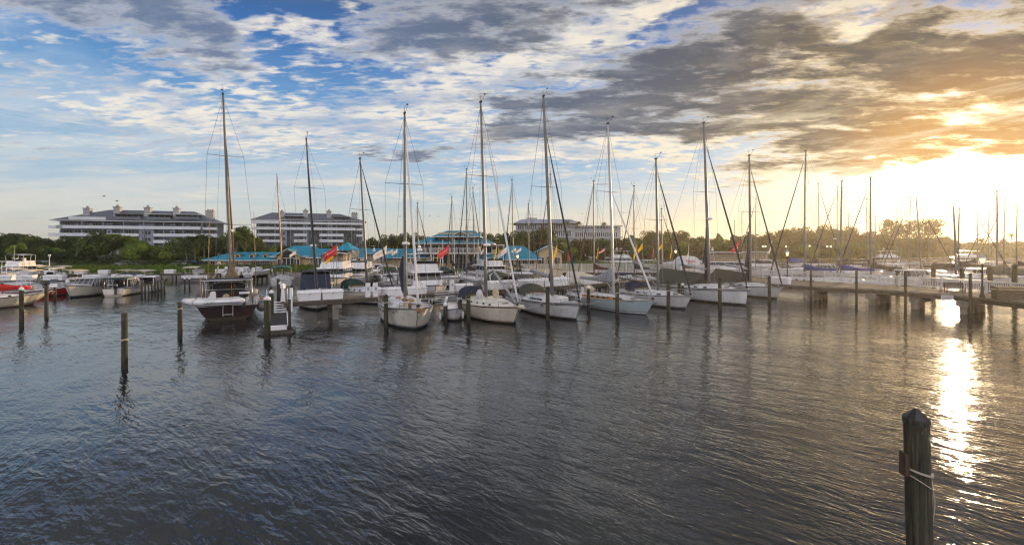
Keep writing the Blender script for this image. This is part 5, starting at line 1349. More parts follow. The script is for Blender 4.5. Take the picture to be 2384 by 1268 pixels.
def trawler(label, px, yw, hdg, L=12, B=4.2, anchor=0, hard=True, fly='gelcoat', encl=None, top='gelcoat', radar=True, hs=1.0, fbh=1.75, **k):
    r = mroot(label, px, yw, hdg, L, 'motor yacht', anchor=anchor, name='motor_yacht'); h, hb, sh, X = mhull(r, L, B, fbh, fbh*.72, top, **k)
    z = fbh*.78; x0, x1 = -L*.36, L*.16; w_ = B*.42
    b = MB(); b.taper(x0, x1+.5, z-.3, z+.75*hs, w_, w_*.97, .25, .05, 'gelcoat', wf=w_*.86); cb = b.build('cabin', r)
    band(cb, x0+.25, x1+.3, z+.7*hs, z+1.55*hs, w_*.965, w_*.90, .55, .0, 4, wf=w_*.83)
    b = MB(); b.taper(x0-1.5, x1+.3, z+1.5*hs, z+1.66*hs, w_*1.04, w_*1.02, .1, 0, 'gelcoat', wf=w_*.9); b.build('cabin_roof', r)
    zf = z+1.66*hs
    b = MB(); b.taper(x0+.3, x1-.2, zf, zf+.85, w_*.93, w_*.86, .6, -.05, fly, wf=w_*.72); b.build('flybridge', r)
    if encl:
        band(r, x0+.5, x1-.7, zf+.85, zf+1.75, w_*.84, w_*.80, .35, 0, 5, m=encl, fm='alloy', wf=w_*.7, name='clear_curtain')
    else:
        k_ = MB(); k_.taper(x1-1.2, x1-.75, zf+.85, zf+1.15, w_*.8, w_*.75, .25, .1, 'glass'); k_.build('windscreen', r)
        k_ = MB()
        for y in (-.6, .6): k_.box((x1-2.2, y, zf+1.0), (.5, .5, .7), 'gelcoat')
        k_.build('helm_seat', r)
    if hard:
        b = MB(); zz = zf+1.9
        secs = [[(x, w_*.95*(-1+2*j/6), zz+.12*(1-abs(-1+2*j/6)**2)+.05*sin(pi*i/4)) for j in range(7)] for i, x in enumerate([x0+.2+(x1-x0-.6)*q/4 for q in range(5)])]
        b.loft(secs, 'gelcoat'); b.loft([[(p[0], p[1], p[2]-.10) for p in s] for s in secs][::-1], 'gelcoat'); ht = b.build('hardtop', r)
        k_ = MB()
        for s in (-1, 1):
            for (xa, xb) in ((x0+.5, x0+.3), (x1-1.3, x1-.9), (x0+2.0, x0+1.6)): k_.tube([(xa, s*w_*.88, zf+.1), (xb, s*w_*.92, zz)], .035, 'whitepaint', 5)
        k_.build('hardtop_frame', ht)
        if radar:
            k_ = MB(); k_.tube([(x0+1.8, 0, zz), (x0+1.8, 0, zz+.5)], .05, 'alloy', 5); k_.lathe([(.1, 0), (.32, .03), (.33, .16), (.2, .25), (.05, .27)], 'whitepaint', (x0+1.8, 0, zz+.45), 12); k_.ball((x0+1.8, 0, zz+.95), .2, 'whitepaint'); k_.tube([(x0+1, .8, zz), (x0+.8, .8, zz+2.6)], .012, 'whitepaint', 4); k_.build('radar', ht)
    k_ = MB()
    for s in (-.22, .22): k_.tube([(x0-1.2, w_*.3+s, z), (x0-.1, w_*.3+s, zf)], .025, 'steel', 4)
    for i in range(6): k_.tube([(x0-1.2+1.1*i/6, w_*.3-.22, z+(zf-z)*i/6), (x0-1.2+1.1*i/6, w_*.3+.22, z+(zf-z)*i/6)], .02, 'steel', 4)
    k_.build('ladder', r)
    bowrail(r, L, hb, sh, X, .42)
    return r
def express(label, px, yw, hdg, L=10, B=3.4, anchor=0, canvas=None, top='gelcoat', fbh=1.5, curtain=None, arch=True, hard=False, **k):
    r = mroot(label, px, yw, hdg, L, anchor=anchor); h, hb, sh, X = mhull(r, L, B, fbh, fbh*.78, top, **k)
    cabin(r, hb, sh, X, L, .42, .95, .42, w=.80, win=(), slant=.7, name='foredeck')
    z = sh(.4); x = 0.02*L
    b = MB(); b.taper(-L*.18, x+.55, z, z+.30, B*.43, B*.41, .3, 0, 'gelcoat', wf=B*.34); b.build('cockpit_side', r)
    band(r, -L*.16, x+.4, z+.28, z+.95, B*.41, B*.34, 1.0, -.1, 3, wf=B*.30, name='windscreen', fm='alloy')
    if hard:
        b = MB(); b.taper(-L*.30, x-.45, z+1.65, z+1.8, B*.40, B*.36, .5, 0, 'gelcoat', wf=B*.34); b.build('hardtop', r)
        b = MB()
        for s in (-1, 1): b.tube([(-L*.15, s*B*.41, z+.3), (-L*.22, s*B*.38, z+1.68)], .06, 'gelcoat', 5); b.tube([(x-.3, s*B*.34, z+.9), (x-.7, s*B*.34, z+1.68)], .04, 'gelcoat', 5)
        b.build('hardtop_frame', r)
    elif arch:
        b = MB(); b.tube([(-L*.22, -B*.43, z), (-L*.28, -B*.40, z+1.3), (-L*.29, -B*.2, z+1.55), (-L*.29, B*.2, z+1.55), (-L*.28, B*.40, z+1.3), (-L*.22, B*.43, z)], .10, 'gelcoat', 6); b.build('radar_arch', r)
    if canvas:
        b = MB(); arch_canvas(b, -L*.42, x-.4, B*.42, z+.3, z+1.75, canvas, front=.5); b.build('cockpit_canvas', r)
    if curtain:
        band(r, -L*.42, x-.5, z+.3, z+1.6, B*.42, B*.37, .6, .2, 4, m=curtain, fm='alloy', name='clear_curtain')
        b = MB(); b.taper(-L*.43, x-1.0, z+1.6, z+1.75, B*.39, B*.33, .2, .1, 'beige'); b.build('canvas_top', r)
    bowrail(r, L, hb, sh, X, .5); return r
def sedan(label, px, yw, hdg, L=8, B=2.7, anchor=0, roof='gelcoat', top='gelcoat', fbh=1.3, ob=False, **k):
    r = mroot(label, px, yw, hdg, L, anchor=anchor); h, hb, sh, X = mhull(r, L, B, fbh, fbh*.68, top, **k)
    z = fbh*.72; w_ = B*.40
    cabin(r, hb, sh, X, L, .62, .95, .35, w=.8, name='foredeck')
    band(r, -L*.20, L*.20, z, z+1.05, w_, w_*.88, .9, .0, 4, wf=w_*.88)
    b = MB(); b.taper(-L*.34, L*.20-.75, z+1.05, z+1.22, w_*1.0, w_*.9, .5, .1, roof, wf=w_*.84); b.build('cabin_roof', r)
    b = MB()
    for s in (-1, 1): b.tube([(-L*.36, s*w_, z-.1), (-L*.33, s*w_*.95, z+1.1)], .05, 'gelcoat', 5)
    b.taper(-L*.24, L*.22, z-.35, z+.02, w_*1.03, w_*1.0, .1, 0, 'gelcoat', wf=w_*.9); b.build('cabin', r)
    if ob: outboard(r, -L/2-.2, -.3, .7, 'outboardk')
    bowrail(r, L, hb, sh, X, .6, .5); return r
def openboat(label, px, yw, hdg, L=6.5, B=2.4, anchor=0, canvas='beige', top='gelcoat', ob='outboardw', tower=False, cz=2.0, z0=0, n_ob=1, **k):
    r = mroot(label, px, yw, hdg, L, anchor=anchor); r.location.z = z0
    h, hb, sh, X = mhull(r, L, B, 1.05, .75, top, **k)
    b = MB(); b.taper(-.4, .5, .7, 1.55, .45, .38, .3, 0, 'gelcoat'); b.taper(.1, .45, 1.55, 1.95, .42, .34, .25, 0, 'glass'); b.box((-1.1, 0, 1.1), (.5, .9, .7), 'gelcoat'); b.build('console', r)
    if canvas: bimini(r, -L*.30, L*.22, B*.42, cz+.75, .8, canvas, 'canvas_top')
    for i in range(n_ob): outboard(r, -L/2-.15, (i-(n_ob-1)/2)*.7, .75, ob)
    if tower:
        b = MB()
        for s in (-.8, .8):
            b.tube([(.8, s, .9), (.3, s*.6, 3.9)], .035, 'whitepaint', 5); b.tube([(-1.4, s, .9), (-.9, s*.6, 3.9)], .035, 'whitepaint', 5); b.tube([(.7, s*.9, 2.0), (-1.2, s*.9, 2.0)], .03, 'whitepaint', 5); b.tube([(.5, s*.75, 2.9), (-1.05, s*.75, 2.9)], .03, 'whitepaint', 5)
        b.box((-.3, 0, 3.95), (1.6, 1.3, .08), 'whitepaint'); b.box((-.3, 0, 1.9), (1.5, 1.4, .5), 'tan'); b.build('tower', r)
        b = MB()
        for s in (-1, 1): b.tube([(.2, s*.9, 1.6), (-1.0, s*1.5, 6.4)], .025, 'whitepaint', 4, r1=.01)
        b.build('outrigger', r)
    return r
def pontoon(label, px, yw, hdg, L=7, canvas='beige'):
    r = mroot(label, px, yw, hdg, L, 'pontoon boat', name='pontoon_boat')
    b = MB()
    for s in (-.9, .9): b.tube([(-L/2, s, .15), (L/2-.5, s, .15), (L/2, s, .35)], [.3, .3, .08], 'alloy', 10)
    b.build('float', r)
    b = MB(); b.box((0, 0, .55), (L-.2, 2.5, .12), 'alloy'); b.build('deck', r)
    b = MB()
    for s in (-1.2, 1.2):
        b.tube([(-L/2+.2, s, 1.35), (L/2-.3, s, 1.35)], .03, 'alloy', 4); b.box((0, s, .95), (L-.6, .03, .5), 'gelcoat')
        for i in range(7): b.tube([(-L/2+.2+i*(L-.5)/6, s, .6), (-L/2+.2+i*(L-.5)/6, s, 1.35)], .025, 'alloy', 4)
    for x in (-L/2+.2, L/2-.3): b.tube([(x, -1.2, 1.35), (x, 1.2, 1.35)], .03, 'alloy', 4); b.tube([(x, -1.2, 1.0), (x, 1.2, 1.0)], .02, 'alloy', 4)
    b.build('railing', r)
    b = MB(); b.box((-1.6, .7, .9), (1.6, .6, .6), 'tan'); b.box((1.5, -.7, .9), (1.8, .6, .6), 'tan'); b.box((0, -.6, 1.1), (.6, .6, 1.0), 'gelcoat'); b.build('seat', r)
    bimini(r, -L*.4, L*.1, 1.2, 2.75, .7, canvas, 'canvas_top'); outboard(r, -L/2-.2, 0, .6, 'outboardk'); return r
# centre group behind the sailboats
trawler('cream flybridge yacht seen from the bow left of the turquoise gable, radar dome on top', 757, 684, 12, L=12, B=5.0, anchor=1, encl='vinyl', top='ivory', fbh=2.15, hs=.95)
trawler('white motor yacht with black cabin windows and bow toward the camera, under the arched entrance', 818, 671, 10, L=12, B=4.6, anchor=1, hard=False, fbh=1.85, top='gelcoat', hs=.85)
trawler('motor yacht with tan clear curtains beside the white lettered flag', 868, 652, 14, L=11, B=4.4, anchor=.5, encl='vinyl', fly='vinyl', top='ivory', fbh=1.7)
express('white express cruiser with wrap-around windscreen, bow pointing right, beside the tall cutter mast', 925, 668, 26, L=10.5, B=3.9, anchor=1, fbh=1.85)
trawler('white flybridge trawler with hardtop and ladder between the cutter and the cream sailboat', 1000, 700, 22, L=13, B=4.7, anchor=.5, fbh=2.0, hs=1.05)
express('white cruiser with turquoise canvas right of the flybridge trawler', 1058, 668, 25, L=9.5, B=3.4, anchor=.8, canvas='darkgreen', fbh=1.5)
trawler('white motor yacht with dark blue window covers behind the cream sailboat', 1172, 662, 24, L=11.5, B=4.2, anchor=.8, hard=True, radar=False, fbh=1.75)
express('white cruiser with open hardtop right of the cream boat mast', 1150, 672, 200, L=9, B=3.2, hard=True, fbh=1.4)
express('white cruiser with pink dock cushion, under the yellow flag right of the cream boat', 1205, 688, 28, L=10, B=3.4, anchor=.5, fbh=1.35, canvas='olive')
sedan('small white sedan boat by the pier fence left of centre', 1246, 655, 60, L=8, B=2.8)
sedan('low white boat with three cabin windows in front of the pier fence', 1232, 663, 62, L=8.5, B=2.7, fbh=1.1)
express('white cruiser with tan canvas beside the thick tall mast', 1318, 672, 62, L=10, B=3.3, canvas='tan', fbh=1.5)
express('white cruiser behind the grey sail cover of the pale blue boat', 1385, 680, 60, L=9, B=3.2, fbh=1.3, canvas='beige')
# middle distance beyond the pier
ML = [
 ('express', 1392, 619, 75, 11, 'hard', 'long white cruiser with pointed hardtop beyond the pier fence'),
 ('trawler', 1455, 622, 70, 12, '', 'white motor yacht under the short striped flag beyond the pier fence'),
 ('sedan', 1500, 620, 250, 9, '', 'white hardtop boat left of the mast with the navy cover'),
 ('express', 1548, 622, 70, 10, 'arch', 'white cruiser with swept radar arch left of the lettered white tent'),
 ('trawler', 1700, 641, 76, 15, 'enc', 'large white motor yacht with clear curtains all round its deck'),
 ('trawler', 1772, 632, 70, 13, 'enc', 'white motor yacht with clear curtains, right of the largest one'),
 ('express', 1838, 640, 70, 10, 'arch', 'white cruiser with pink cushion beside the left promenade lamp'),
 ('express', 1870, 622, 75, 9, '', 'small cruiser with blue canvas top behind the left blue sail cover'),
 ('sedan', 1925, 636, 72, 10, '', 'white boat between the two blue sail covers'),
 ('express', 1985, 628, 75, 10, 'arch', 'cruiser with swept arch right of the second blue sail cover'),
 ('sedan', 1590, 618, 70, 8, '', 'small sedan boat hidden behind the lettered white tent'),
 ('express', 2040, 627, 75, 11, 'arch', 'hazy cruiser with arch left of the airy golden trees'),
 ('express', 2105, 650, 80, 13, 'hard', 'long low cream cruiser in the glow behind the promenade railing'),
 ('trawler', 2075, 620, 75, 11, '', 'hazy flybridge boat below the left airy golden tree'),
 ('sedan', 2135, 656, 85, 9, '', 'small boat with two square side windows close behind the railing'),
 ('express', 2180, 628, 70, 11, 'arch', 'hazy cruiser right of the airy golden trees'),
 ('express', 2245, 645, 80, 12, '', 'long white boat behind the lit promenade lamp'),
 ('trawler', 2262, 620, 75, 11, '', 'hazy flybridge boat above the lit promenade lamp'),
 ('express', 2335, 640, 75, 12, 'hard', 'cream cruiser right of the lit promenade lamp'),
 ('sedan', 2300, 652, 88, 9, '', 'low boat behind the railing right of the lamp'),
 ('express', 2395, 662, 62, 11, '', 'white bow with dark flare at the right edge'),
 ('sedan', 1655, 622, 70, 9, '', 'small boat with turquoise top left of the red flag'),
]
for (kd, px, yw, hdg, L, op, lb) in ML:
    if kd == 'express': express(lb, px, yw, hdg, L=L, B=L*.32, hard=op == 'hard', arch=op == 'arch', canvas='bluecanvas' if 'blue canvas' in lb else (['darkcanvas', 'navy', 'darkgreen', 'olive'][px % 4] if op == '' else None), curtain=None, top='ivory' if px > 2000 else 'gelcoat', fbh=1.55)
    elif kd == 'trawler': trawler(lb, px, yw, hdg, L=L, B=L*.33, encl='vinyl' if op == 'enc' else None, fbh=1.8, fly='vinyl' if op == 'enc' else 'gelcoat', hard=True)
    else: sedan(lb, px, yw, hdg, L=L, B=L*.32, fbh=1.35, roof='tealcanvas' if 'turquoise' in lb else 'gelcoat', top=['gelcoat', 'greyblue', 'ivory'][px % 3])
# left group
sedan('white cabin boat with long dark windows and swept roof, bow left, on the left dock', 160, 694, 14, L=7.6, B=2.9, anchor=.95, fbh=1.5, top='ivory')
rr = sedan('small white cabin boat with dark green canopy and outboard, stern toward the camera', 264, 690, 197, L=6.8, B=2.5, anchor=-1, ob=True, fbh=1.35, top='ivory', stripe2='darkgreen')
b = MB(); b.box((-2.2, 0, 2.18), (2.6, 2.2, .08), 'darkgreen'); b.tube([(-3.2, -1, .9), (-3.2, -1, 2.15)], .025, 'steel', 4); b.tube([(-3.2, 1, .9), (-3.2, 1, 2.15)], .025, 'steel', 4); b.build('canopy', rr)
openboat('fishing boat with white lookout tower and tan seat at the far left', 12, 668, 205, L=8, B=2.9, tower=True, canvas=None)
openboat('open boat with beige top and white twin outboards left of the long dark windows boat', 70, 668, 200, L=7, n_ob=2, canvas='beige')
openboat('open boat with beige canvas behind the leftmost piling', 25, 662, 20, L=7.5, canvas='beige')
openboat('boat with large tan canvas top left of the swept-roof cabin boat', 172, 668, 200, L=8, B=2.8, canvas='tan')
openboat('boat with tan canvas and twin white outboards above the green-canopied boat', 292, 668, 200, L=8, n_ob=2, canvas='tan')
openboat('white boat with beige canvas and windscreen at the end of the left dock', 330, 670, 15, L=8, canvas='beige')
openboat('red and white runabout behind the two leftmost pilings', 88, 690, 150, L=6, top='redcanvas', canvas=None)
openboat('small boat beside the red runabout in the shade of the dock', 128, 684, 20, L=5.5, top='gelcoat', canvas=None)
sedan('white cabin boat half hidden behind the swept-roof boat, right of it', 232, 672, 200, L=7, B=2.6)
openboat('white centre-console boat beyond the second tall piling', 118, 660, 18, L=7, canvas='beige')
openboat('runabout with blue cover behind the green-canopied boat', 300, 684, 20, L=6, canvas='navy')
sedan('white cabin boat at the right end of the left dock, bow toward the grass bank', 352, 676, 202, L=7.5, B=2.6)
openboat('boat with cream canvas left of the slim white lamp post', 92, 651, 198, L=7, canvas='beige')
openboat('boat with grey canvas between the slim lamp post and the swept-roof boat', 138, 652, 20, L=7, canvas='greycanvas')
trawler('fishing boat with flybridge at the left end of the bank dock', 38, 655, 20, L=9, B=3.2, radar=False, fbh=1.5)
express('white cruiser left of the fishing boat tower, cut by the frame', -8, 690, 150, L=8, B=2.8, canvas='tan')
pontoon('pontoon boat with beige canopy and metal rails moored at the grass bank', 462, 655, 95, L=5)
for i, (px, lb) in enumerate(((556, 'white boat hanging on a lift left of the turquoise bimini'), (573, 'second white boat on a lift, next to the red sailboat mast'), (603, 'white boat with outboard on a lift left of the turquoise bimini sailboat'))):
    openboat(lb, px, 655, 175, L=6, canvas=None, z0=1.1)
openboat('small blue dinghy with outboard beside the finger pier', 905, 668, 40, L=4.5, canvas=None)

# ---------------------------------------------------------------- pilings
def pile(px, top, base, dpx=None, label='', cap=False, lean=(0, 0), rope=None, group='wooden pilings in the water', d=.34, name='piling', Y=None):
    if d == .34 and px < 520: d = .27
    Y = Y or Yw(base); X = (px-1192)/F*Y; h = zat(top, Y)
    root = empty(name, (X, Y, 0), random.uniform(0, 6), label, 'piling', group)
    b = MB(); n = 14; r = d/2; secs = []; rnd = random.Random(int(px))
    ph = [rnd.uniform(0, 6) for _ in range(3)]
    for i in range(9):
        z = -1.2+(h+1.2)*i/8; rr = r*(1.04-.10*i/8)
        secs.append([(rr*(1+.03*sin(3*2*pi*j/n+ph[0]+z*.7))*cos(2*pi*j/n)+lean[0]*z, rr*(1+.03*sin(2*2*pi*j/n+ph[1]))*sin(2*pi*j/n)+lean[1]*z, z) for j in range(n)])
    b.loft(secs, 'pile', closed=True, capb='pile'); b.build('post', root)
    c = MB()
    tx, ty = lean[0]*h, lean[1]*h
    if cap == 'white': c.lathe([(r*1.1, -.16), (r*1.1, .0), (r*.2, .12)], 'whitepaint', (tx, ty, h), 14)
    elif cap: c.lathe([(r*1.10, -.10), (r*1.13, -.02), (r*1.10, .02), (.02, r*.85)], 'darkmetal', (tx, ty, h), 14, smooth=False)
    if cap: c.build('cap', root)
    if rope:
        c = MB(); z = rope
        for q in (0, .05): c.tube([(r*1.1*cos(2*pi*j/12)+lean[0]*z, r*1.1*sin(2*pi*j/12)+lean[1]*z, z+q+.02*sin(j)) for j in range(13)], .022, 'rope', 5)
        c.tube([(-r*1.15, -r*.4, z), (-r*1.2, -r*.4, z-.35)], .018, 'rope', 4); c.build('rope', root)
    return root
PL = [
 (290, 728, 860, 'bare greenish piling standing alone in open water on the left', None, 1.45),
 (419, 703, 790, 'piling standing alone between the left piling and the red boat', None, 2.0),
 (50, 671, 764, 'leftmost tall piling in front of the cream and red sailboat', 'white', None),
 (108, 664, 743, 'second tall piling from the left, lit on its right side', None, None),
 (240, 653, 690, 'piling between the swept-roof boat and the green-canopied boat', None, None),
 (128, 668, 700, 'slim piling just right of the second tall piling', None, None),
 (899, 689, 764, 'dark piling in front of the HULA STAR cutter', True, 1.9),
 (1090.5, 679, 752, 'pointed piling in front of the cream sailboat', True, 1.9),
 (1071, 700, 744, 'shorter piling left of the pointed piling by the cream sailboat', True, None),
 (1037, 707, 748, 'short piling beside the outboard between cutter and cream boat', 'white', None),
 (1275, 671, 745, 'pointed piling in front of the white sloop with olive bimini', True, None),
 (1370, 668, 722, 'thin dark piling left of the pale blue hull', 'white', None),
 (1437, 660, 735, 'piling in front of the pale blue hull', True, 2.0),
 (1556, 656, 727, 'piling in front of the white sloop with navy cover', True, 2.0),
 (1581, 660, 700, 'short piling with round top left of the square-bowed yacht', True, None),
 (1589, 661, 702, 'short pale-topped piling beside the square-bowed yacht', 'white', None),
 (1676, 649, 718, 'piling in front of the square-bowed yacht', True, 1.9),
 (1791, 645, 706, 'piling in front of the last sloop before the promenade', True, None),
 (630, 668, 700, 'dark piling behind the boarding steps', None, None),
 (653, 658, 706, 'tall piling behind the pier lamp', 'white', None),
 (648, 649, 700, 'yellowish piling behind the boarding steps', None, None),
 (1309, 642, 690, 'thin metal piling behind the white dock box near the centre', 'white', None),
]
for (px, t, bs, lb, cp, rp) in PL: pile(px, t, bs, label=lb, cap=cp, rope=rp)
for i, (px, t, y) in enumerate(((346, 655, 690), (353, 652, 688), (361, 652, 686), (368, 648, 690), (376, 650, 690), (383, 648, 684), (338, 654, 688), (330, 652, 690))):
    pile(px, t+4, y, label='%s piling from the left in the cluster at the end of the left dock' % ORD[[7, 6, 0, 1, 2, 3, 4, 5].index(i)], group='pilings at the end of the left dock', d=.2)
for i, (px, t, Y) in enumerate(((2090, 632, 64), (2173, 627, 60), (2240, 628, 57), (2305, 623, 54), (2362, 617, 52))):
    pile(px, t, 0, label='%s capped piling from the left behind the promenade railing' % ORD[i], cap=True, group='capped pilings behind the promenade', d=.5, Y=Y)
for i, (px, t, y) in enumerate(((1888, 625, 703), (1994, 629, 708), (2108, 630, 725), (2259, 635, 740))):
    pile(px, t, y, label='%s slim piling from the left along the front of the promenade' % ORD[i], group='slim pilings in front of the promenade', d=.24)
# foreground piling with cap, rope and board
def fg_pile():
    Y = 7.9; X = (2129-1192)/F*Y; h = zat(972, Y); lx = -.028
    X0 = (2152-1192)/F*Y; d = .345
    root = empty('piling', (X+.03, Y, 0), 0, 'large greenish piling with black pointed cap in the right foreground', 'piling', 'wooden pilings in the water')
    b = MB(); n = 40; r = d/2; secs = []; rnd = random.Random(5)
    cr = [rnd.uniform(0, 2*pi) for _ in range(7)]
    for i in range(30):
        z = -.8+(h+.8)*i/29
        sec = []
        for j in range(n):
            a = 2*pi*j/n; k = 1+.008*sin(5*a+z)+.006*sin(9*a-z*2)
            for c_ in cr:
                dd = abs((a-c_-z*.02+pi) % (2*pi)-pi)
                if dd < .1: k -= .05*(1-dd/.1)*(.5+.5*sin(z*3+c_*5))
            rr = r*(1.08-.06*(z/h))*k
            sec.append((rr*cos(a)+lx*(z-h), rr*sin(a), z))
        secs.append(sec)
    b.loft(secs, 'oldpile', closed=True, capb='oldpile'); b.build('post', root)
    b = MB(); b.lathe([(r*1.0, -.10), (r*1.09, -.10), (r*1.10, -.01), (r*1.06, .012), (r*.9, .04), (.015, .175)], 'darkmetal', (0, 0, h), 8, smooth=False); b.build('cap', root)
    zb = zat(1075, Y); b = MB(); xx = -r*1.0-.05+lx*(zb-h)
    b.hexa([(xx-.07, -.10, zb-.20), (xx+.05, -.06, zb-.22), (xx+.05, .06, zb-.22), (xx-.07, .04, zb-.20), (xx-.075, -.10, zb+.19), (xx+.04, -.06, zb+.14), (xx+.04, .06, zb+.14), (xx-.06, .04, zb+.2)], 'boardwood'); b.build('cleat_board', root)
    b = MB()
    def loop(z, tilt, rr, ph=0, dz=.0):
        return [((r*1.07+rr)*cos(2*pi*j/28)+lx*(z-h), (r*1.07+rr)*sin(2*pi*j/28), z-tilt*cos(2*pi*j/28+ph)*.5+dz*sin(j)) for j in range(29)]
    zr = zat(1093, Y)
    b.tube(loop(zr, .10, .012), .009, 'rope', 6, caps=False); b.tube(loop(zr-.02, .115, .014), .009, 'rope', 6, caps=False)
    b.tube(loop(zr-.19, .26, .01), .008, 'rope', 6, caps=False)
    px_ = r*1.1+lx*(zr-h)
    b.tube([(px_, -.03, zr-.05), (px_+.035, -.04, zr-.3), (px_+.03, -.02, zr-.75), (px_+.05, 0, zr-1.3), (px_+.06, 0, zr-2.2), (px_+.06, 0, zr-3)], .013, 'rope', 6)
    b.tube([(px_-.01, -.05, zr-.07), (px_+.05, -.06, zr-.5), (px_+.04, -.06, zr-.7), (px_+.01, -.04, zr-1.1)], .009, 'rope', 6)
    b.ball((px_-.10, -r*.75, zr-.015), .028, 'rope'); b.ball((px_-.06, -r*.8, zr-.025), .024, 'rope'); b.tube([(px_-.1, -r*.85, zr-.01), (px_-.02, -r*.6, zr-.02), (px_, -r*.3, zr-.04)], .012, 'rope', 6)
    b.build('rope', root)
defm('boardwood', (.075, .042, .026), .9, ns=8, na=.4, bump=.5, bs=14, stretch=(3, 3, .5))
fg_pile()

# ---------------------------------------------------------------- finger pier (left) with things on it
PO = at(680, Yw(704, 1.65), z=0); PD = Vector((.833, .553, 0)).normalized(); PN = Vector((-PD.y, PD.x, 0))
def pp(s, t=0, z=1.7): q = PO+PD*s+PN*t; return Vector((q.x, q.y, z))
ang = atan2(PD.y, PD.x)
def pier():
    LN = 56; root = empty('finger_pier', tuple(pp(0, 0, 0)), ang, 'wooden finger pier running behind the bows of the moored sailboats', 'pier')
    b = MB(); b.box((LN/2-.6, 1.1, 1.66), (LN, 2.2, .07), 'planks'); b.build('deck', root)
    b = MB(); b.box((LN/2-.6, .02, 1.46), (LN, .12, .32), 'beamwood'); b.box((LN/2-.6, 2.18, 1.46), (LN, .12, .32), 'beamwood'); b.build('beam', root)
    for i in range(9):
        b = MB(); x = 3.1+i*6.4; b.box((x+.35, 1.1, 1.12), (.75, 2.1, .36), 'concrete')
        for y in (.35, 1.85): b.box((x+.25, y, -.1), (.45, .45, 2.1), 'concrete')
        b.build('pile_bent', root)
    return root
pier()
def box_on(label, s, t, L, W_=.75, H=.72, z=1.70, m='whitepaint', name='dock_box', rz=0, grp='white dock boxes'):
    p = pp(s, t, z); r = empty(name, tuple(p), ang+rz, label, 'dock box', grp)
    b = MB(); b.hexa([(-L/2+.05, -W_/2+.04, 0), (L/2-.05, -W_/2+.04, 0), (L/2-.05, W_/2-.04, 0), (-L/2+.05, W_/2-.04, 0), (-L/2, -W_/2, H*.78), (L/2, -W_/2, H*.78), (L/2, W_/2, H*.78), (-L/2, W_/2, H*.78)], m); b.build('body', r)
    b = MB(); b.hexa([(-L/2-.04, -W_/2-.04, H*.79), (L/2+.04, -W_/2-.04, H*.79), (L/2+.04, W_/2+.04, H*.79), (-L/2-.04, W_/2+.04, H*.79), (-L/2+.03, -W_/2+.06, H), (L/2-.03, -W_/2+.06, H), (L/2-.03, W_/2-.03, H*1.05), (-L/2+.03, W_/2-.03, H*1.05)], m); b.build('lid', r)
    b = MB(); b.box((0, -W_/2-.05, H*.72), (.12, .03, .14), 'steel'); b.build('latch', r)
    return r
box_on('white dock box, left of the pair in front of the navy-enclosed boat', 1.35, .55, 1.75, H=.78); box_on('white dock box, right of the pair in front of the navy-enclosed boat', 3.15, .55, 1.7, H=.78)
box_on('smaller white dock box behind the gap right of the pair', 7.6, 1.3, 1.3); box_on('long white dock box left of the HULA STAR mast', 8.6, .5, 2.0, H=.72); box_on('long white dock box just behind the HULA STAR foredeck', 10.6, .5, 1.9, H=.72)
box_on('white dock box at the foot of the flybridge trawler', 15.6, .6, 1.9)
box_on('white dock box behind the cream sailboat, left one', 20.2, .6, 3.2, H=.85); box_on('white dock box behind the cream sailboat, right one', 24.0, .6, 3.0, H=.85)
box_on('long white dock box right of the thick tall mast', 27.4, .6, 3.6, H=.9); box_on('white dock box behind the grey sail cover', 33.0, .6, 3.0, H=.85)
def pedestal(label, s, t, h=1.15, roof=False):
    p = pp(s, t); r = empty('power_pedestal', tuple(p), ang, label, 'power pedestal', 'power pedestals on the pier')
    b = MB(); b.hexa([(-.16, -.13, 0), (.16, -.13, 0), (.16, .13, 0), (-.16, .13, 0), (-.11, -.09, h*.8), (.11, -.09, h*.8), (.11, .09, h*.8), (-.11, .09, h*.8)] if roof else [(-.19, -.13, 0), (.19, -.13, 0), (.19, .13, 0), (-.19, .13, 0), (-.19, -.13, h), (.19, -.13, h), (.19, .13, h-.1), (-.19, .13, h-.1)], 'whitepaint'); b.build('body', r)
    b = MB()
    if roof: b.lathe([(.15, 0), (.19, .05), (.19, .2), (.24, .24), (.05, .42)], 'whitepaint', (0, 0, h*.8), 4, smooth=False)
    else: b.box((0, -.15, h*.6), (.16, .04, .25), 'greyblue')
    b.build('socket_panel' if not roof else 'lantern', r); return r
pedestal('white lighthouse-shaped pedestal at the head of the finger pier', -.55, .9, 1.3, True)
pedestal('pale grey power pedestal with a round meter, left of the middle dock boxes', 6.1, .4, 1.25); pedestal('white pedestal right next to the one with the round meter', 6.7, .2, 1.25)
pedestal('white power pedestal below the flybridge trawler', 14.2, .3, 1.2)
pedestal('power pedestal near the far end of the finger pier', 36, .5)
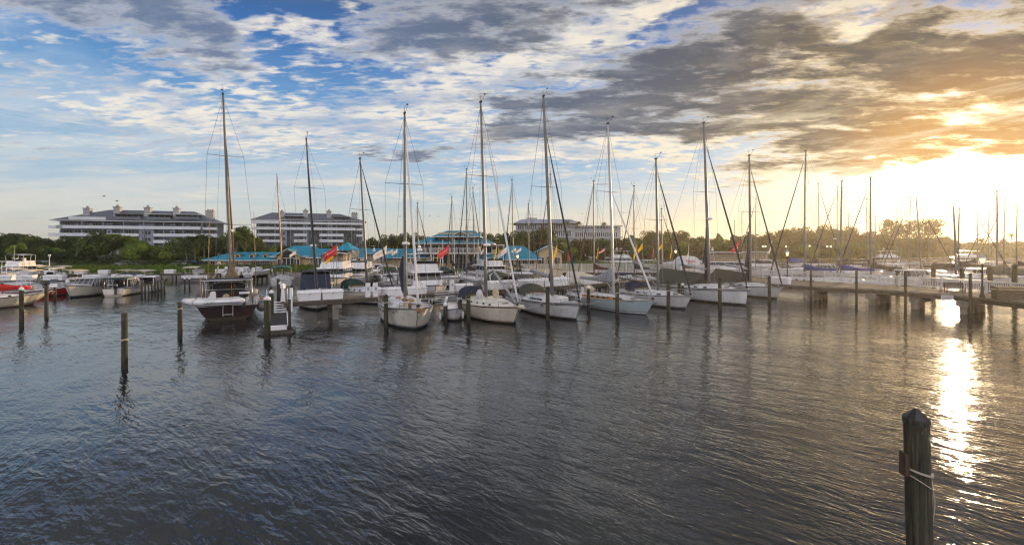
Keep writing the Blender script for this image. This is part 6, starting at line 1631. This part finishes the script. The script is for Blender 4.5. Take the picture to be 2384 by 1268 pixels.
# head of the pier: steps, guide pilings and floating jet dock
def steps():
    Y = 36.6; sx = F/Y
    x = lambda px: (px-1192)/F*Y
    root = empty('boarding_ramp', (x(654), Y-.6, 0), radians(27), 'floating boarding ramp with white ladder rungs at the head of the pier', 'boarding ramp')
    b = MB()
    for i in range(5): b.box((0, .95-i*.26, 1.62-i*.17), (1.35, .16, .07), 'whitepaint')
    b.build('tread', root)
    b = MB()
    for s in (-.74, .74): b.tube([(s, 1.05, 1.72), (s, -.25, .88)], .06, 'darkmetal', 5); b.tube([(s, 1.0, 1.7), (s, 1.0, 2.6), (s, 1.6, 2.65)], .03, 'whitepaint', 5)
    b.build('handrail', root)
    b = MB(); b.box((0, -3.6, .12), (1.9, 2.8, .26), 'beamwood'); b.build('float', root)
    def ry(y): return .92+(y+.3)*.12
    b = MB(); b.hexa([(-.70, -4.3, ry(-4.3)-.05), (.70, -4.3, ry(-4.3)-.05), (.66, -.3, .82), (-.66, -.3, .82), (-.70, -4.3, ry(-4.3)), (.70, -4.3, ry(-4.3)), (.66, -.3, .90), (-.66, -.3, .90)], 'darkcanvas'); b.build('mat', root)
    b = MB()
    for s in (-1, 1): b.tube([(s*.72, -.3, .95), (s*.76, -4.3, ry(-4.3)+.06)], .075, 'whitepaint', 6)
    b.tube([(-.8, -4.35, ry(-4.3)+.05), (.8, -4.35, ry(-4.3)+.05)], .06, 'whitepaint', 6); b.box((0, -4.5, .30), (1.3, .25, .28), 'whitepaint'); b.build('frame', root)
    for (a, c_) in ((-1.1, -4.2), (1.1, -3.9), (1.1, -4.5)): b = MB(); b.ball((a, c_, .2), .15, 'fendergrey'); b.build('fender', root)
steps()
pile(622, 693, 790, label='tall piling with white cap left of the boarding ramp', cap='white', d=.40)
pile(632, 678, 757, label='yellowish piling with white cap right behind the tall one at the ramp', cap='white', d=.32)
pile(674, 697, 775, label='slim brown piling right of the boarding ramp', d=.2)
b = MB(); p = pp(-.1, -.25, 1.7); b.box((0, 0, .2), (.22, .06, 1.9), 'whitepaint'); o = b.build('gauge_board', loc=tuple(p)); tag(o, 'white vertical board fixed at the end of the pier beside the steps', 'board')
# tender and lift between the cutter and the cream boat
tr_ = openboat('small white dinghy with upright outboard between the cutter and the cream sailboat', 1052, 742, 20, L=3.4, B=1.6, canvas=None, ob='outboardw')
b = MB(); b.tube([(0, 0, 0), (1.6, 0, .05), (3.2, 0, 0)], .32, 'fenderwhite', 12); o = b.build('float_tube', loc=tuple(pp(15.6, -1.4, .95)), rz=ang); tag(o, 'grey-white cylindrical float beside the pier, left of the cream boat', 'float')
b = MB(); fender(b, 0, 0, 0); o = b.build('fender', loc=tuple(at(1024, Yw(748)))); o.location.z = .4; tag(o, 'white fender floating left of the dinghy', 'fender', 'loose fenders')
b = MB(); fender(b, 0, 0, 0); o = b.build('fender', loc=tuple(at(1077, Yw(744)))); o.location.z = .4; tag(o, 'white fender hanging beside the cream hull', 'fender', 'loose fenders')
def ladder_rack():
    root = empty('boat_lift', tuple(pp(13.0, -2.6, 0)), ang, 'low metal boat lift with two white beams right of the HULA STAR bow', 'boat lift')
    b = MB()
    for i in range(6): b.tube([(-1, 2.0, 1.9-i*.22), (1.6, 2.0, 1.9-i*.22)], .03, 'whitepaint', 5)
    b.build('rung', root)
    for y in (-.6, .9):
        b = MB(); b.tube([(-.6, y, .75), (2.8, y-2.1, .55)], .07, 'whitepaint', 6); b.build('beam', root)
    b = MB(); b.box((1.0, -.6, .35), (3.4, 1.9, .25), 'darkmetal'); b.build('cradle', root)
ladder_rack()
def lamp_post(label, p, h=3.6, lit=True, name='street_lamp', grp='lantern posts on the promenade', d=1.0, slim=False):
    r = empty(name, tuple(p), 0, label, 'street lamp', grp)
    b = MB(); b.lathe([(.20*d, 0), (.20*d, .15), (.12*d, .35), (.13*d, .9), (.07*d, 1.0), (.055*d, h-.7), (.09*d, h-.66), (.05*d, h-.6)], 'darkmetal' if not slim else 'whitepaint', n=10); b.build('post', r)
    b = MB()
    if slim: b.lathe([(.14, 0), (.2, .25), (.2, .35), (.05, .42)], 'whitepaint', (0, 0, h-.6), 8); b.build('lantern', r); return r
    b.lathe([(.10, 0), (.20, .42), (.19, .42), (.09, .0)], 'lampglow' if lit else 'glass', (0, 0, h-.58), 6, smooth=False); ln = b.build('lamp_glass', r)
    b = MB(); b.lathe([(.27, 0), (.13, .20), (.05, .24), (.06, .32), (.01, .42)], 'greyblue', (0, 0, h-.15), 8, smooth=False)
    for i in range(6):
        a = pi/3*i; b.tube([(.105*cos(a), .105*sin(a), h-.58), (.21*cos(a), .21*sin(a), h-.15)], .012, 'darkmetal', 4)
    b.build('lamp_cap', r); return r

# ---------------------------------------------------------------- promenade (right)
def flat(px, py, z=1.7): q = wp(px, py, z); return Vector((q.x, q.y, z))
FR = [(16, 77.5), (31.0, 56.5), (38.0, 48.5), (41.5, 40.8), (43.0, 34.0), (44.0, 22.0)]
BKP = [(20.5, 82.0), (35.0, 66.5), (38.6, 62.0), (43.0, 53.4), (46.0, 43.6), (47.8, 34.0), (49.5, 22.0)]
FR = [tuple(flat(px, py))[:2] for px, py in ((1600, 640), (1815, 662), (2040, 673), (2250, 688.5), (2384, 704), (2480, 716))]+[(44.5, 24.0)]
BKP = [tuple(flat(px, py))[:2] for px, py in ((1610, 635), (1745, 645), (1850, 651), (2040, 662), (2180, 672), (2300, 682), (2400, 691))]+[(49.5, 24.0)]
def resample(P_, n):
    P_ = [Vector((p[0], p[1], 0)) for p in P_]; ds = [0]
    for a, c_ in zip(P_, P_[1:]): ds.append(ds[-1]+(c_-a).length)
    out = []
    for i in range(n):
        s = ds[-1]*i/(n-1); j = max(q for q in range(len(ds)-1) if ds[q] <= s+1e-9); f = (s-ds[j])/(ds[j+1]-ds[j]); out.append(P_[j].lerp(P_[j+1], min(1, f)))
    return out, ds[-1]
def promenade():
    root = empty('promenade', (0, 0, 0), 0, 'wooden promenade deck on concrete supports along the right side', 'promenade')
    f, _ = resample(FR, 30); k, _ = resample(BKP, 30)
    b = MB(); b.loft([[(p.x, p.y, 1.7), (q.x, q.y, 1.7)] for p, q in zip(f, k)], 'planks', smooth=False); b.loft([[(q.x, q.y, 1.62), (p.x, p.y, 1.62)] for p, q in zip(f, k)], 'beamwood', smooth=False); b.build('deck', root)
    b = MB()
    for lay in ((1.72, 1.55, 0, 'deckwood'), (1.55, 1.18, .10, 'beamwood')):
        secs = []
        for i, p in enumerate(f):
            q = k[i]; d = (q-p).normalized(); a = p+d*lay[2]-d*.03; c_ = a+d*.16
            secs.append([(a.x, a.y, lay[1]), (a.x, a.y, lay[0]), (c_.x, c_.y, lay[0]), (c_.x, c_.y, lay[1])])
        b.loft(secs, lay[3], closed=True, smooth=False, capa=lay[3], capb=lay[3])
    b.build('beam', root)
    # bents
    for (px, n) in ((1895, 3), (2010, 3), (2113, 1), (2262, 3), (2420, 2)):
        best = min(range(29), key=lambda i: abs(f[i].x/f[i].y*F+1192-px)); p = f[best]; q = k[best]; d = (q-p).normalized(); s = Vector((-d.y, d.x, 0))
        if s.x > 0: s = -s
        b = MB(); c_ = p+d*1.5; an = atan2(d.y, d.x); e = atan2(s.y, s.x)
        b.box((c_.x, c_.y, .95), (3.2 if n > 1 else 2.4, .9, .55), 'concrete', an)
        for j in range(n+1):
            w_ = p+d*(.35+j*1.25)
            b.box((w_.x, w_.y, -.1), (.5, .5, 2.0), 'concrete', an)
        b.build('pile_bent', root)
    return root
promenade()
def fence(P_, z, h, label, spacing=.15, postgap=2.0, m='vinylfence', name='fence', slat=.055, group='white railings along the piers'):
    pts, Ln = resample(P_, 80); root = empty(name, (pts[0].x, pts[0].y, z), 0, label, 'railing', group); o0 = pts[0]
    def pos(s):
        f = max(0, min(78.999, s/Ln*79)); j = int(f); return pts[j].lerp(pts[j+1], f-j)-o0
    b = MB(); n = int(Ln/.5)
    for zz, hh in ((.12, .10), (h-.06, .10)):
        secs = []
        for i in range(n+1):
            p = pos(Ln*i/n); d = (pos(Ln*i/n+.1)-pos(Ln*i/n-.1)).normalized(); s = Vector((-d.y, d.x, 0))*.03
            secs.append([(p.x-s.x, p.y-s.y, zz), (p.x+s.x, p.y+s.y, zz), (p.x+s.x, p.y+s.y, zz+hh), (p.x-s.x, p.y-s.y, zz+hh)])
        b.loft(secs, m, closed=True, smooth=False)
    b.build('rail', root)
    b = MB(); ns = int(Ln/spacing)
    for i in range(ns):
        p = pos(i*spacing); d = (pos(i*spacing+.1)-pos(i*spacing-.1)); an = atan2(d.y, d.x)
        b.box((p.x, p.y, (h+.12)/2), (slat, .03, h-.2), m, an)
    b.build('baluster', root)
    npst = min(40, int(Ln/postgap)+1)
    c = MB(); c.box((0, 0, (h+.08)/2), (.14, .14, h+.08), m); c.lathe([(.11, 0), (.11, .03), (.02, .11)], m, (0, 0, h+.08), 4, smooth=False)
    me = c.mesh('fence_post')
    for i in range(npst):
        p = pos(i*postgap); d = (pos(i*postgap+.1)-pos(i*postgap-.1)); put('fence_post', me, root, (p.x, p.y, 0), atan2(d.y, d.x))
    return root
fence(BKP[1:], 1.7, 1.12, 'white baluster railing along the back of the right promenade')
MIDF = [tuple(flat(px, py))[:2] for px, py in ((1215, 634.5), (1330, 634.5), (1450, 634.5), (1600, 635.5), (1700, 640))]
fence(MIDF, 1.7, 1.45, 'white railing of the pier crossing behind the sailboats at the centre', postgap=2.6, spacing=.16)
def midpier():
    root = empty('pier', (0, 0, 0), 0, 'wooden pier carrying the white railing behind the centre sailboats', 'pier')
    b = MB(); P2, _ = resample(MIDF, 14)
    b.loft([[(p.x+1.2, p.y+3.2, 1.7), (p.x, p.y-.25, 1.7), (p.x, p.y-.25, 1.25)] for p in P2], ['planks', 'beamwood'], smooth=False); b.build('deck', root)
    for p in P2[::2]:
        b = MB(); b.box((p.x, p.y, .5), (.4, .4, 2.2), 'beamwood'); b.build('support_post', root)
midpier()
lamp_post('lit lantern post on the promenade left of the wooden chest', flat(2287, 692), 3.55)
lamp_post('lit lantern post beside the first blue sail cover', flat(1833, 658), 3.9)
lamp_post('lit lantern post beyond the finger pier left of the lettered tent', flat(1573, 637), 4.0)
lamp_post('lit lantern post in front of the marina building by the white flags', flat(1205, 637), 3.2)
# chest and bench on the promenade
def chest():
    p = flat(2350, 697); root = empty('wooden_chest', tuple(p), radians(-18), 'dark slatted wooden chest on the promenade at the right edge', 'chest')
    b = MB()
    for i in range(5): b.box((0, 0, .10+i*.155), (1.95, .85, .145), 'oldwood')
    b.box((.99, -.40, .45), (.08, .1, .9), 'oldwood'); b.box((-.99, -.40, .45), (.08, .1, .9), 'oldwood'); b.build('body', root)
    b = MB(); b.hexa([(-1.02, -.5, .88), (1.02, -.5, .88), (1.02, .5, .88), (-1.02, .5, .88), (-.95, -.42, 1.02), (.95, -.42, 1.02), (.95, .45, 1.1), (-.95, .45, 1.1)], 'oldwood'); b.build('lid', root)
defm('oldwood', (.11, .085, .06), .9, ns=6, na=.4, bump=.5, bs=10, stretch=(.4, 3, 3))
chest()
def bench():
    p = flat(2222, 680.5); root = empty('bench', tuple(p), radians(-62+50), 'grey slatted bench facing the water beside the lit lantern', 'bench')
    b = MB()
    for i in range(3): b.box((0, -.12*i, .45), (1.7, .1, .04), 'oldwood')
    b.build('seat', root)
    b = MB()
    for i in range(4): b.box((0, .14+.02*i, .56+i*.115), (1.7, .03, .1), 'oldwood')
    b.build('backrest', root)
    for s in (-.75, .75):
        b = MB(); b.box((s, -.22, .22), (.06, .06, .45), 'darkmetal'); b.box((s, .12, .45), (.06, .06, .9), 'darkmetal'); b.build('leg', root)
bench()
# sign hung from the promenade edge
def sign(label, px, py, Y, w_, h, rows, cat='sign', m='whitepaint', rz=0, z=None):
    X = (px-1192)/F*Y; root = empty('sign', (X, Y, zat(py, Y) if z is None else z), rz, label, cat)
    b = MB(); b.box((0, 0, 0), (w_, .04, h), m); b.build('sign_board', root)
    for (t, zz, s, mm) in rows: lettering(root, t, (0, -.028, zz*h), pi/2, 0, s, mm)
    return root
q = flat(2204, 685)
sign('white NO MOORING notice hanging from the promenade edge', 2205, 693, q.y-.25, .82, .46, (('NO MOORING', .22, .12, 'letterk'), ('PRIVATE DOCK', -.02, .09, 'letterk'), ('KEEP CLEAR', -.26, .09, 'letterk')), rz=radians(-40))
# box on promenade left end
o = box_on('white dock box at the left end of the promenade', 0, 0, 2.4, H=.8, grp='white dock boxes'); o.location = flat(1815, 660); o.rotation_euler.z = radians(-60)
# lettered white tent (half-round) between the masts
def tent():
    p = flat(1612, 637.5); Y = p.y; root = empty('tent', (p.x, Y+.8, 1.7), radians(12), 'rounded white tent with red lettering and open front beside the tall mast', 'tent')
    b = MB(); W2 = 1.85; secs = []
    for x in (0, 2.2):
        secs.append([(W2*cos(pi*j/14), x, 1.5+1.45*abs(sin(pi*j/14))**.75) for j in range(15)])
    b.loft(secs, 'gelcoat'); b.poly(secs[0], 'gelcoat'); b.box((-W2+.15, .02, .75), (.3, .04, 1.5), 'gelcoat'); b.box((W2-.5, .02, .75), (1.0, .04, 1.5), 'gelcoat')
    b.box((W2, 1.1, .75), (.04, 2.2, 1.5), 'gelcoat'); b.box((-W2, 1.1, .75), (.04, 2.2, 1.5), 'gelcoat'); b.build('canopy', root)
    b = MB(); b.box((-.35, .3, .75), (1.9, .04, 1.5), 'stripe_brown'); b.box((-.35, .1, .45), (1.9, .5, .9), 'beige'); b.build('counter', root)
    lettering(root, 'Massey', (-.05, -.03, 2.15), pi/2, 0, .62, 'lettered', italic=True); lettering(root, 'YACHT SALES', (-.05, -.03, 1.78), pi/2, 0, .16, 'lettered')
    lettering(root, 'Massey', (W2-.5, -.02, 1.15), pi/2, 0, .26, 'lettered', italic=True)
tent()
def umbrella(px, py, Y, label):
    X = (px-1192)/F*Y; zt = zat(py, Y); root = empty('closed_umbrella', (X, Y, 1.7), 0, label, 'umbrella', 'closed dark umbrellas')
    h = zt-1.7; b = MB(); b.tube([(0, 0, 0), (0, 0, h)], .04, 'darkmetal', 6); b.build('pole', root)
    b = MB(); b.lathe([(.45, h-2.6), (.40, h-2.4), (.16, h-.8), (.03, h)], 'darkcanvas', n=9); b.build('canopy', root)
umbrella(1642, 570, 66, 'closed dark umbrella just left of the tall white yacht mast'); umbrella(1738, 590, 66, 'closed dark umbrella just left of the second tall mast')

# ---------------------------------------------------------------- flags
def flag(px_pole, ytop, px_tip, ytip, ybot, col, label, body=None, sub=None, Y=48, hoist=None, zbase=1.7, tm='lettered', grp='flags on slim poles', cat='flag', stripes=False):
    """pole at px_pole; fly end hangs at (px_tip, ytip)"""
    X = (px_pole-1192)/F*Y; zt = zat(ytop, Y); root = empty('flagpole', (X, Y, zbase), 0, label, cat, grp)
    H = zt-zbase
    b = MB(); b.tube([(0, 0, 0), (0, 0, H+.15)], .032, 'alloy', 6, r1=.022); b.ball((0, 0, H+.18), .05, 'varnish'); b.build('pole', root)
    dx = (px_tip-px_pole)/F*Y; dz = -(ytip-ytop)/F*Y; hh = (ybot-ytop)/F*Y if hoist is None else hoist
    def fm(u, v): # u 0..1 fly, v 0..1 down the hoist
        k = 1-.45*u; z = H+dz*u*(1.0)-v*hh*k-(.10*sin(u*3.1))*hh*0
        return Vector((dx*u*(1-.04*v), .10*sin(u*7+v*1.2)*u, z-.05*hh*sin(u*5)*(1-v)))
    b = MB(); nu, nv = 10, 5
    secs = [[fm(i/nu, j/nv) for j in range(nv+1)] for i in range(nu+1)]
    if stripes:
        b.loft(secs, ['flagred', 'flagwhite', 'flagred', 'flagwhite', 'flagred'])
        for i in range(3): pass
    else: b.loft(secs, col)
    c = b.build('cloth', root)
    if body:
        L = abs(dx)
        for (t, vv, sz, ital) in ((body, .42, .60, True), (sub, .78, .24, False)):
            if not t: continue
            me = text_mesh(t, 1.0, .0, ital); me.materials.append(M[tm])
            xs = [v.co.x for v in me.vertices]; wt = max(xs)-min(xs); sc = .78/wt
            for v in me.vertices:
                # reading direction left to right; the fly end is on the left
                u = .50-(v.co.x*sc)*(1 if dx < 0 else -1); w_ = vv-v.co.y*sz*.55
                p = fm(max(0, min(1, u)), w_); v.co = p+Vector((0, -.035, 0))
            o = bpy.data.objects.new('lettering', me); COL.objects.link(o); o.parent = c
    return root
flag(784, 567, 753, 595, 590, 'flagred', 'red lettered flag with white writing left of the entrance gable', 'Massey', None, Y=50, tm='letterw')
flag(776, 589, 757, 611, 600, 'flagyellow', 'yellow flag hanging just under the red lettered flag', Y=50.5)
flag(689, 582, 673, 595, 591, 'flagwhite', 'small white flag left of the navy-enclosed boat mast', Y=52)
flag(901, 570, 868, 595, 591, 'flagwhite', 'white flag with large red writing right of the entrance gable', 'Massey', 'YACHT SALES', Y=50)
flag(915, 579, 899, 588, 588, 'flagwhite', 'small plain white flag, left of the pair by the large white lettered flag', Y=52)
flag(925.5, 578, 911, 590, 588, 'flagwhite', 'small plain white flag, right of the pair by the large white lettered flag', Y=52.5)
flag(1045, 569, 1018, 592, 589, 'flagred', 'red flag with white writing above the flybridge trawler', 'Massey', 'YACHT SALES', Y=50, tm='letterw')
flag(1022, 566, 1017, 605, 582, 'flagyellow', 'yellow flag hanging limp left of the red lettered flag', Y=50.5)
flag(1127.5, 573, 1119, 588, 584, 'flagwhite', 'small white flag left of the tall cream-boat mast', Y=54)
flag(1157, 567, 1150, 602, 584, 'flagyellow', 'narrow yellow flag right of the tall cream-boat mast', Y=56)
flag(1180, 573, 1158, 595, 587, 'flagwhite', 'white flag with red writing right of the cream boat', 'Massey', 'YACHT SALES', Y=56)
flag(1202, 575, 1191, 584, 583, 'flagwhite', 'small white flag, left of the pair over the turquoise roof', Y=60)
flag(1214, 575, 1200, 586, 583, 'flagwhite', 'small white flag, right of the pair over the turquoise roof', Y=60)
flag(1297, 566, 1287, 601, 585, 'flagyellow', 'narrow yellow flag right of the thick tall mast', Y=56)
flag(1326, 564, 1321.5, 600, 588, 'flagred', 'narrow red flag left of the pale blue boat', Y=56)
flag(1393, 568, 1389, 598, 583, 'flagyellow', 'short yellow flag beside the striped flag', Y=60)
flag(1408.5, 576, 1394, 587, 584, 'flagwhite', 'small red and white striped flag left of the pale blue boat mast', Y=60, stripes=True)
flag(1482, 565, 1475, 596, 585, 'flagyellow', 'narrow yellow flag, left of the overlapping pair', Y=58)
flag(1496, 564, 1485, 582, 578, 'flagyellow', 'broad yellow flag, right of the overlapping pair', Y=58)
flag(1522, 573, 1518, 596, 590, 'flagred', 'limp red flag left of the navy-covered boat mast', 'M', None, Y=58, tm='letterw')
flag(1543, 564, 1534, 577, 575, 'flagyellow', 'small yellow flag right beside the mast of the navy-covered boat', Y=60)
flag(1564.5, 565, 1560, 597, 582, 'flagyellow', 'limp yellow flag left of the lettered white tent', Y=60)
flag(1604, 562, 1601, 594, 588, 'flagwhite', 'limp white flag with red marks above the lettered tent', 'M', None, Y=60)
flag(1721, 557, 1704, 583, 571, 'flagred', 'red lettered flag in front of the sunlit wood', 'Massey', None, Y=60, tm='letterw')
flag(1797.5, 557, 1790, 586, 571, 'flagwhite', 'white and red flag left of the blue sail covers', 'M', None, Y=62)
flag(2036, 536, 2032, 549, 546, 'flagwhite', 'tiny striped flag above the dark sail bag boat', Y=75, stripes=True)
flag(2336, 554, 2329, 560, 562, 'flagwhite', 'tiny striped flag in the golden haze at the right', Y=75, stripes=True)

# ---------------------------------------------------------------- left dock and shore furniture
def simple_pier(label, P0, P1, w_, z, nb, name='pier'):
    d = P1-P0; Ln = d.length; an = atan2(d.y, d.x); root = empty(name, (P0.x, P0.y, 0), an, label, 'pier')
    b = MB(); b.box((Ln/2, 0, z-.04), (Ln, w_, .08), 'planks'); b.build('deck', root)
    b = MB(); b.box((Ln/2, -w_/2, z-.22), (Ln, .1, .3), 'beamwood'); b.box((Ln/2, w_/2, z-.22), (Ln, .1, .3), 'beamwood'); b.build('beam', root)
    for i in range(nb):
        b = MB(); x = Ln*(i+.5)/nb
        for y in (-w_/2+.1, w_/2-.1): b.tube([(x, y, -1), (x, y, z)], .13, 'beamwood', 7)
        b.build('support_post', root)
    return root
A0 = at(-80, 63); A1 = at(380, 66); A0.z = A1.z = 0
simple_pier('wooden dock crossing the left side with white dock boxes on it', A0, A1, 1.8, 1.5, 14)
B0 = at(60, 79); B1 = at(560, 84); B0.z = B1.z = 0
simple_pier('low dock below the grass bank with small white boxes', B0, B1, 1.4, 1.4, 14)
sgl = [(120, 63.6, 1.7, 'white dock box behind the second tall piling'), (62, 63.4, 2.2, 'white dock box left of the second tall piling'), (140, 63.7, 1.2, 'small white dock box right of the second tall piling'),
       (282, 65, 2.2, 'white dock box above the green-canopied boat, left one'), (316, 65.2, 2.0, 'white dock box above the green-canopied boat, right one'), (16, 63.3, 1.8, 'white dock box behind the leftmost piling')]
for (px, Y, L, lb) in sgl:
    o = box_on(lb, 0, 0, L, H=.72, z=1.52); o.location = at(px, Y, z=1.5); o.rotation_euler.z = .05
for (px, Y, lb) in ((60, 79.2, 'small box on the bank dock, leftmost'), (118, 79.7, 'small box on the bank dock below the lamp post'), (188, 80.3, 'small box on the bank dock above the swept-roof boat'), (243, 80.8, 'small box on the bank dock above the green canopy boat'),
                    (396, 82.3, 'small box on the bank dock left of the pontoon boat'), (462, 83, 'small box on the bank dock behind the pontoon boat'), (514, 83.5, 'small box on the bank dock left of the red boat mast')):
    o = box_on(lb, 0, 0, 1.7, H=.65, z=1.4, grp='small white boxes on the bank dock'); o.location = at(px, Y, z=1.42); o.rotation_euler.z = .05
for i, (px, Y) in enumerate(((430, 66.5), (441, 66.8), (352, 66), (360, 66.2))):
    pile(px, 648 if i < 2 else 642, 0, label='%s white-topped mooring post near the end of the left dock' % ORD[i], cap='white', d=.2, Y=Y, group='white-topped mooring posts')
lamp_post('slim white lamp post on the grass bank behind the left dock', at(115, 84, z=1.4), 3.6, slim=True, grp='slim lamp posts')
o = palm(372, 630, 66.5, 'small potted palm at the end of the left dock', zg=1.5, r=.9)
# boat lifts
for i, px in enumerate((548, 590, 620)):
    Y = 84; b = MB()
    for s in (-1.6, 1.6):
        for t in (0, 3.2): b.tube([(s, t, -1), (s, t, 3.2)], .13, 'beamwood', 7)
        b.tube([(s, 0, 3.1), (s, 3.2, 3.1)], .1, 'alloy', 6)
    o = b.build('boat_lift', loc=tuple(at(px, Y, z=0))); tag(o, '%s wooden boat lift frame from the left by the marina building' % ORD[i], 'boat lift', 'boat lifts by the building')
# lamps along the far right shore
for i, (px, py) in enumerate(((1776, 575), (1782, 575), (1830, 575), (1885, 574), (1926, 575), (1934, 575), (1716, 577))):
    Y = 170; X = (px-1192)/F*Y; r = empty('street_lamp', (X, Y, 1.6), 0, '%s small glowing shore lamp from the left before the sunlit wood' % ORD[(i+1) % 7], 'street lamp', 'small shore lamps')
    h = zat(py, Y)-1.6; b = MB(); b.tube([(0, 0, 0), (0, 0, h)], .08, 'darkmetal', 5); b.build('post', r); b = MB(); b.ball((0, 0, h+.25), .3, 'lampwhite', n=8, k=5); b.build('lamp_globe', r)
# parked cars on the left bank behind the hedge
def car(px, Y, label, col, zg=1.75):
    Y += 2; r = empty('parked_car', (at(px, Y).x, Y, zg), .1, label, 'car', 'cars parked behind the grass bank')
    b = MB(); P_ = [(-2.2, .35), (-2.2, .85), (-1.9, .95), (-1.2, 1.02), (-.7, 1.42), (.7, 1.45), (1.3, 1.0), (2.1, .88), (2.25, .6), (2.2, .35)]
    b.loft([[(x, y, z) for x, z in P_] for y in (-.85, .85)], col, closed=True, smooth=False); b.poly([(x, -.85, z) for x, z in P_], col); b.poly([(x, .85, z) for x, z in P_][::-1], col); b.build('body', r)
    b = MB(); b.poly([(-1.05, -.86, 1.04), (1.1, -.86, 1.04), (.62, -.86, 1.38), (-.65, -.86, 1.36)], 'glass'); b.build('window', r)
    for x in (-1.4, 1.4):
        for y in (-.8, .8): b = MB(); b.tube([(x, y-.1, .33), (x, y+.1, .33)], .33, 'rubber', 12); b.build('wheel', r)
defm('carwhite', (.30, .30, .31), .3, coat=.5); defm('carsilver', (.12, .12, .13), .3, metal=.4, coat=.5); defm('carblue', (.03, .06, .15), .3, coat=.5)
car(296, 100.5, 'white car parked behind the grass bank right of the tallest tree', 'carwhite'); car(322, 100.6, 'silver car parked behind the grass bank', 'carsilver'); car(426, 100.5, 'white pickup-sized car parked left of the marina building', 'carwhite'); car(96, 100.5, 'white car parked at the left end of the bank', 'carwhite'); car(443, 101, 'dark blue car next to the marina building', 'carblue')
# mooring lines
def line(p, q, sag, label, r=.014):
    b = MB(); p = Vector(p); q = Vector(q); n = 12
    b.tube([tuple(p.lerp(q, i/n)-Vector((0, 0, sag*4*(i/n)*(1-i/n)))-p) for i in range(n+1)], r, 'rope', 4)
    o = b.build('mooring_line', loc=tuple(p)); tag(o, label, 'mooring line', 'mooring lines')
def bowpt(b_, z, back=1.0): return (b_.x-.45*back, b_.y+.88*back, z)
pw = lambda px, base, z: tuple(at(px, Yw(base), z=z))
line(bowpt(A_bow, 1.6, 0), pw(1071, 744, 1.6), .25, 'rope from the cutter bow to the short piling on its right')
line(bowpt(A_bow, 1.5, 2), pw(899, 764, 1.8), .2, 'rope from the cutter bow to the dark piling')
line(bowpt(C_bow, 1.35, 1), pw(1090.5, 752, 1.9), 1.4, 'slack rope hanging along the cream hull')
line(bowpt(C_bow, 1.35, -.5), pw(1275, 745, 1.9), .4, 'rope from the cream bow to the next piling')
line(bowpt(B_bow, 1.4, 0), pw(1275, 745, 1.9), .7, 'slack rope on the white sloop with olive bimini')
line(bowpt(B_bow, 1.4, -.3), pw(1437, 735, 2.0), .3, 'rope from the olive-bimini sloop bow to the piling by the pale blue hull')
line(bowpt(D_bow, 1.2, .5), pw(1437, 735, 2.0), .9, 'slack rope hanging along the pale blue hull')
line(bowpt(E_bow, 1.3, .5), pw(1556, 727, 2.0), .9, 'slack rope on the navy-covered sloop')
line(bowpt(F_bow, 1.6, 4), pw(1676, 718, 1.9), .3, 'rope from the square-bowed yacht to its piling')
line(bowpt(G_bow, 1.3, .4), pw(1791, 706, 1.9), .3, 'rope from the last sloop to its piling')
line(bowpt(G_bow, 1.3, 0), tuple(flat(1845, 663)), .2, 'rope from the last sloop to the promenade')
line(tuple(pp(6.5, 0, 1.6)), bowpt(A_bow, 1.2, 8), .5, 'rope from the pier to the cutter quarter')
# birds
for i, (px, py) in enumerate(((242, 458), (272, 469), (868, 497), (931, 505), (1000, 504), (1356, 498), (1020, 505))):
    Y = 90; b = MB(); s = .32
    b.loft([[(-s*1.5, .05, .18), (-s*1.5, -.05, .17)], [(-s*.7, .12, .26), (-s*.7, -.08, .25)], [(0, .12, .08), (0, -.12, .08)], [(s*.7, .12, .26), (s*.7, -.08, .25)], [(s*1.5, .05, .18), (s*1.5, -.05, .17)]], 'darkmetal'); b.ball((0, 0, .07), .12, 'darkmetal', (.7, 1.8, .7), 6, 4)
    o = b.build('bird', loc=tuple(at(px, Y, py))); tag(o, 'tiny dark bird flying, %s from the left' % ORD[[0, 1, 2, 3, 4, 6, 5][i]], 'bird', 'birds in the sky')
# ---------------------------------------------------------------- air
def haze():
    m = bpy.data.materials.new('haze'); m.use_nodes = True; nt = m.node_tree; nt.nodes.clear(); g = G(nt)
    v = g.n('ShaderNodeVolumePrincipled'); v.inputs['Color'].default_value = (.96, .90, .78, 1); v.inputs['Density'].default_value = .00034
    v.inputs['Anisotropy'].default_value = .66
    o = g.n('ShaderNodeOutputMaterial'); g.put(o.inputs['Volume'], v.outputs[0]); M['haze'] = m
    b = MB(); b.box((0, 720, 15), (3030, 1590, 35), 'haze'); b.v = [(x, y, (z if z > 0 else -2.3)) for x, y, z in b.v]
    tag(b.build('haze'), 'thin golden morning haze over the whole marina', 'haze', kind='stuff')
haze()
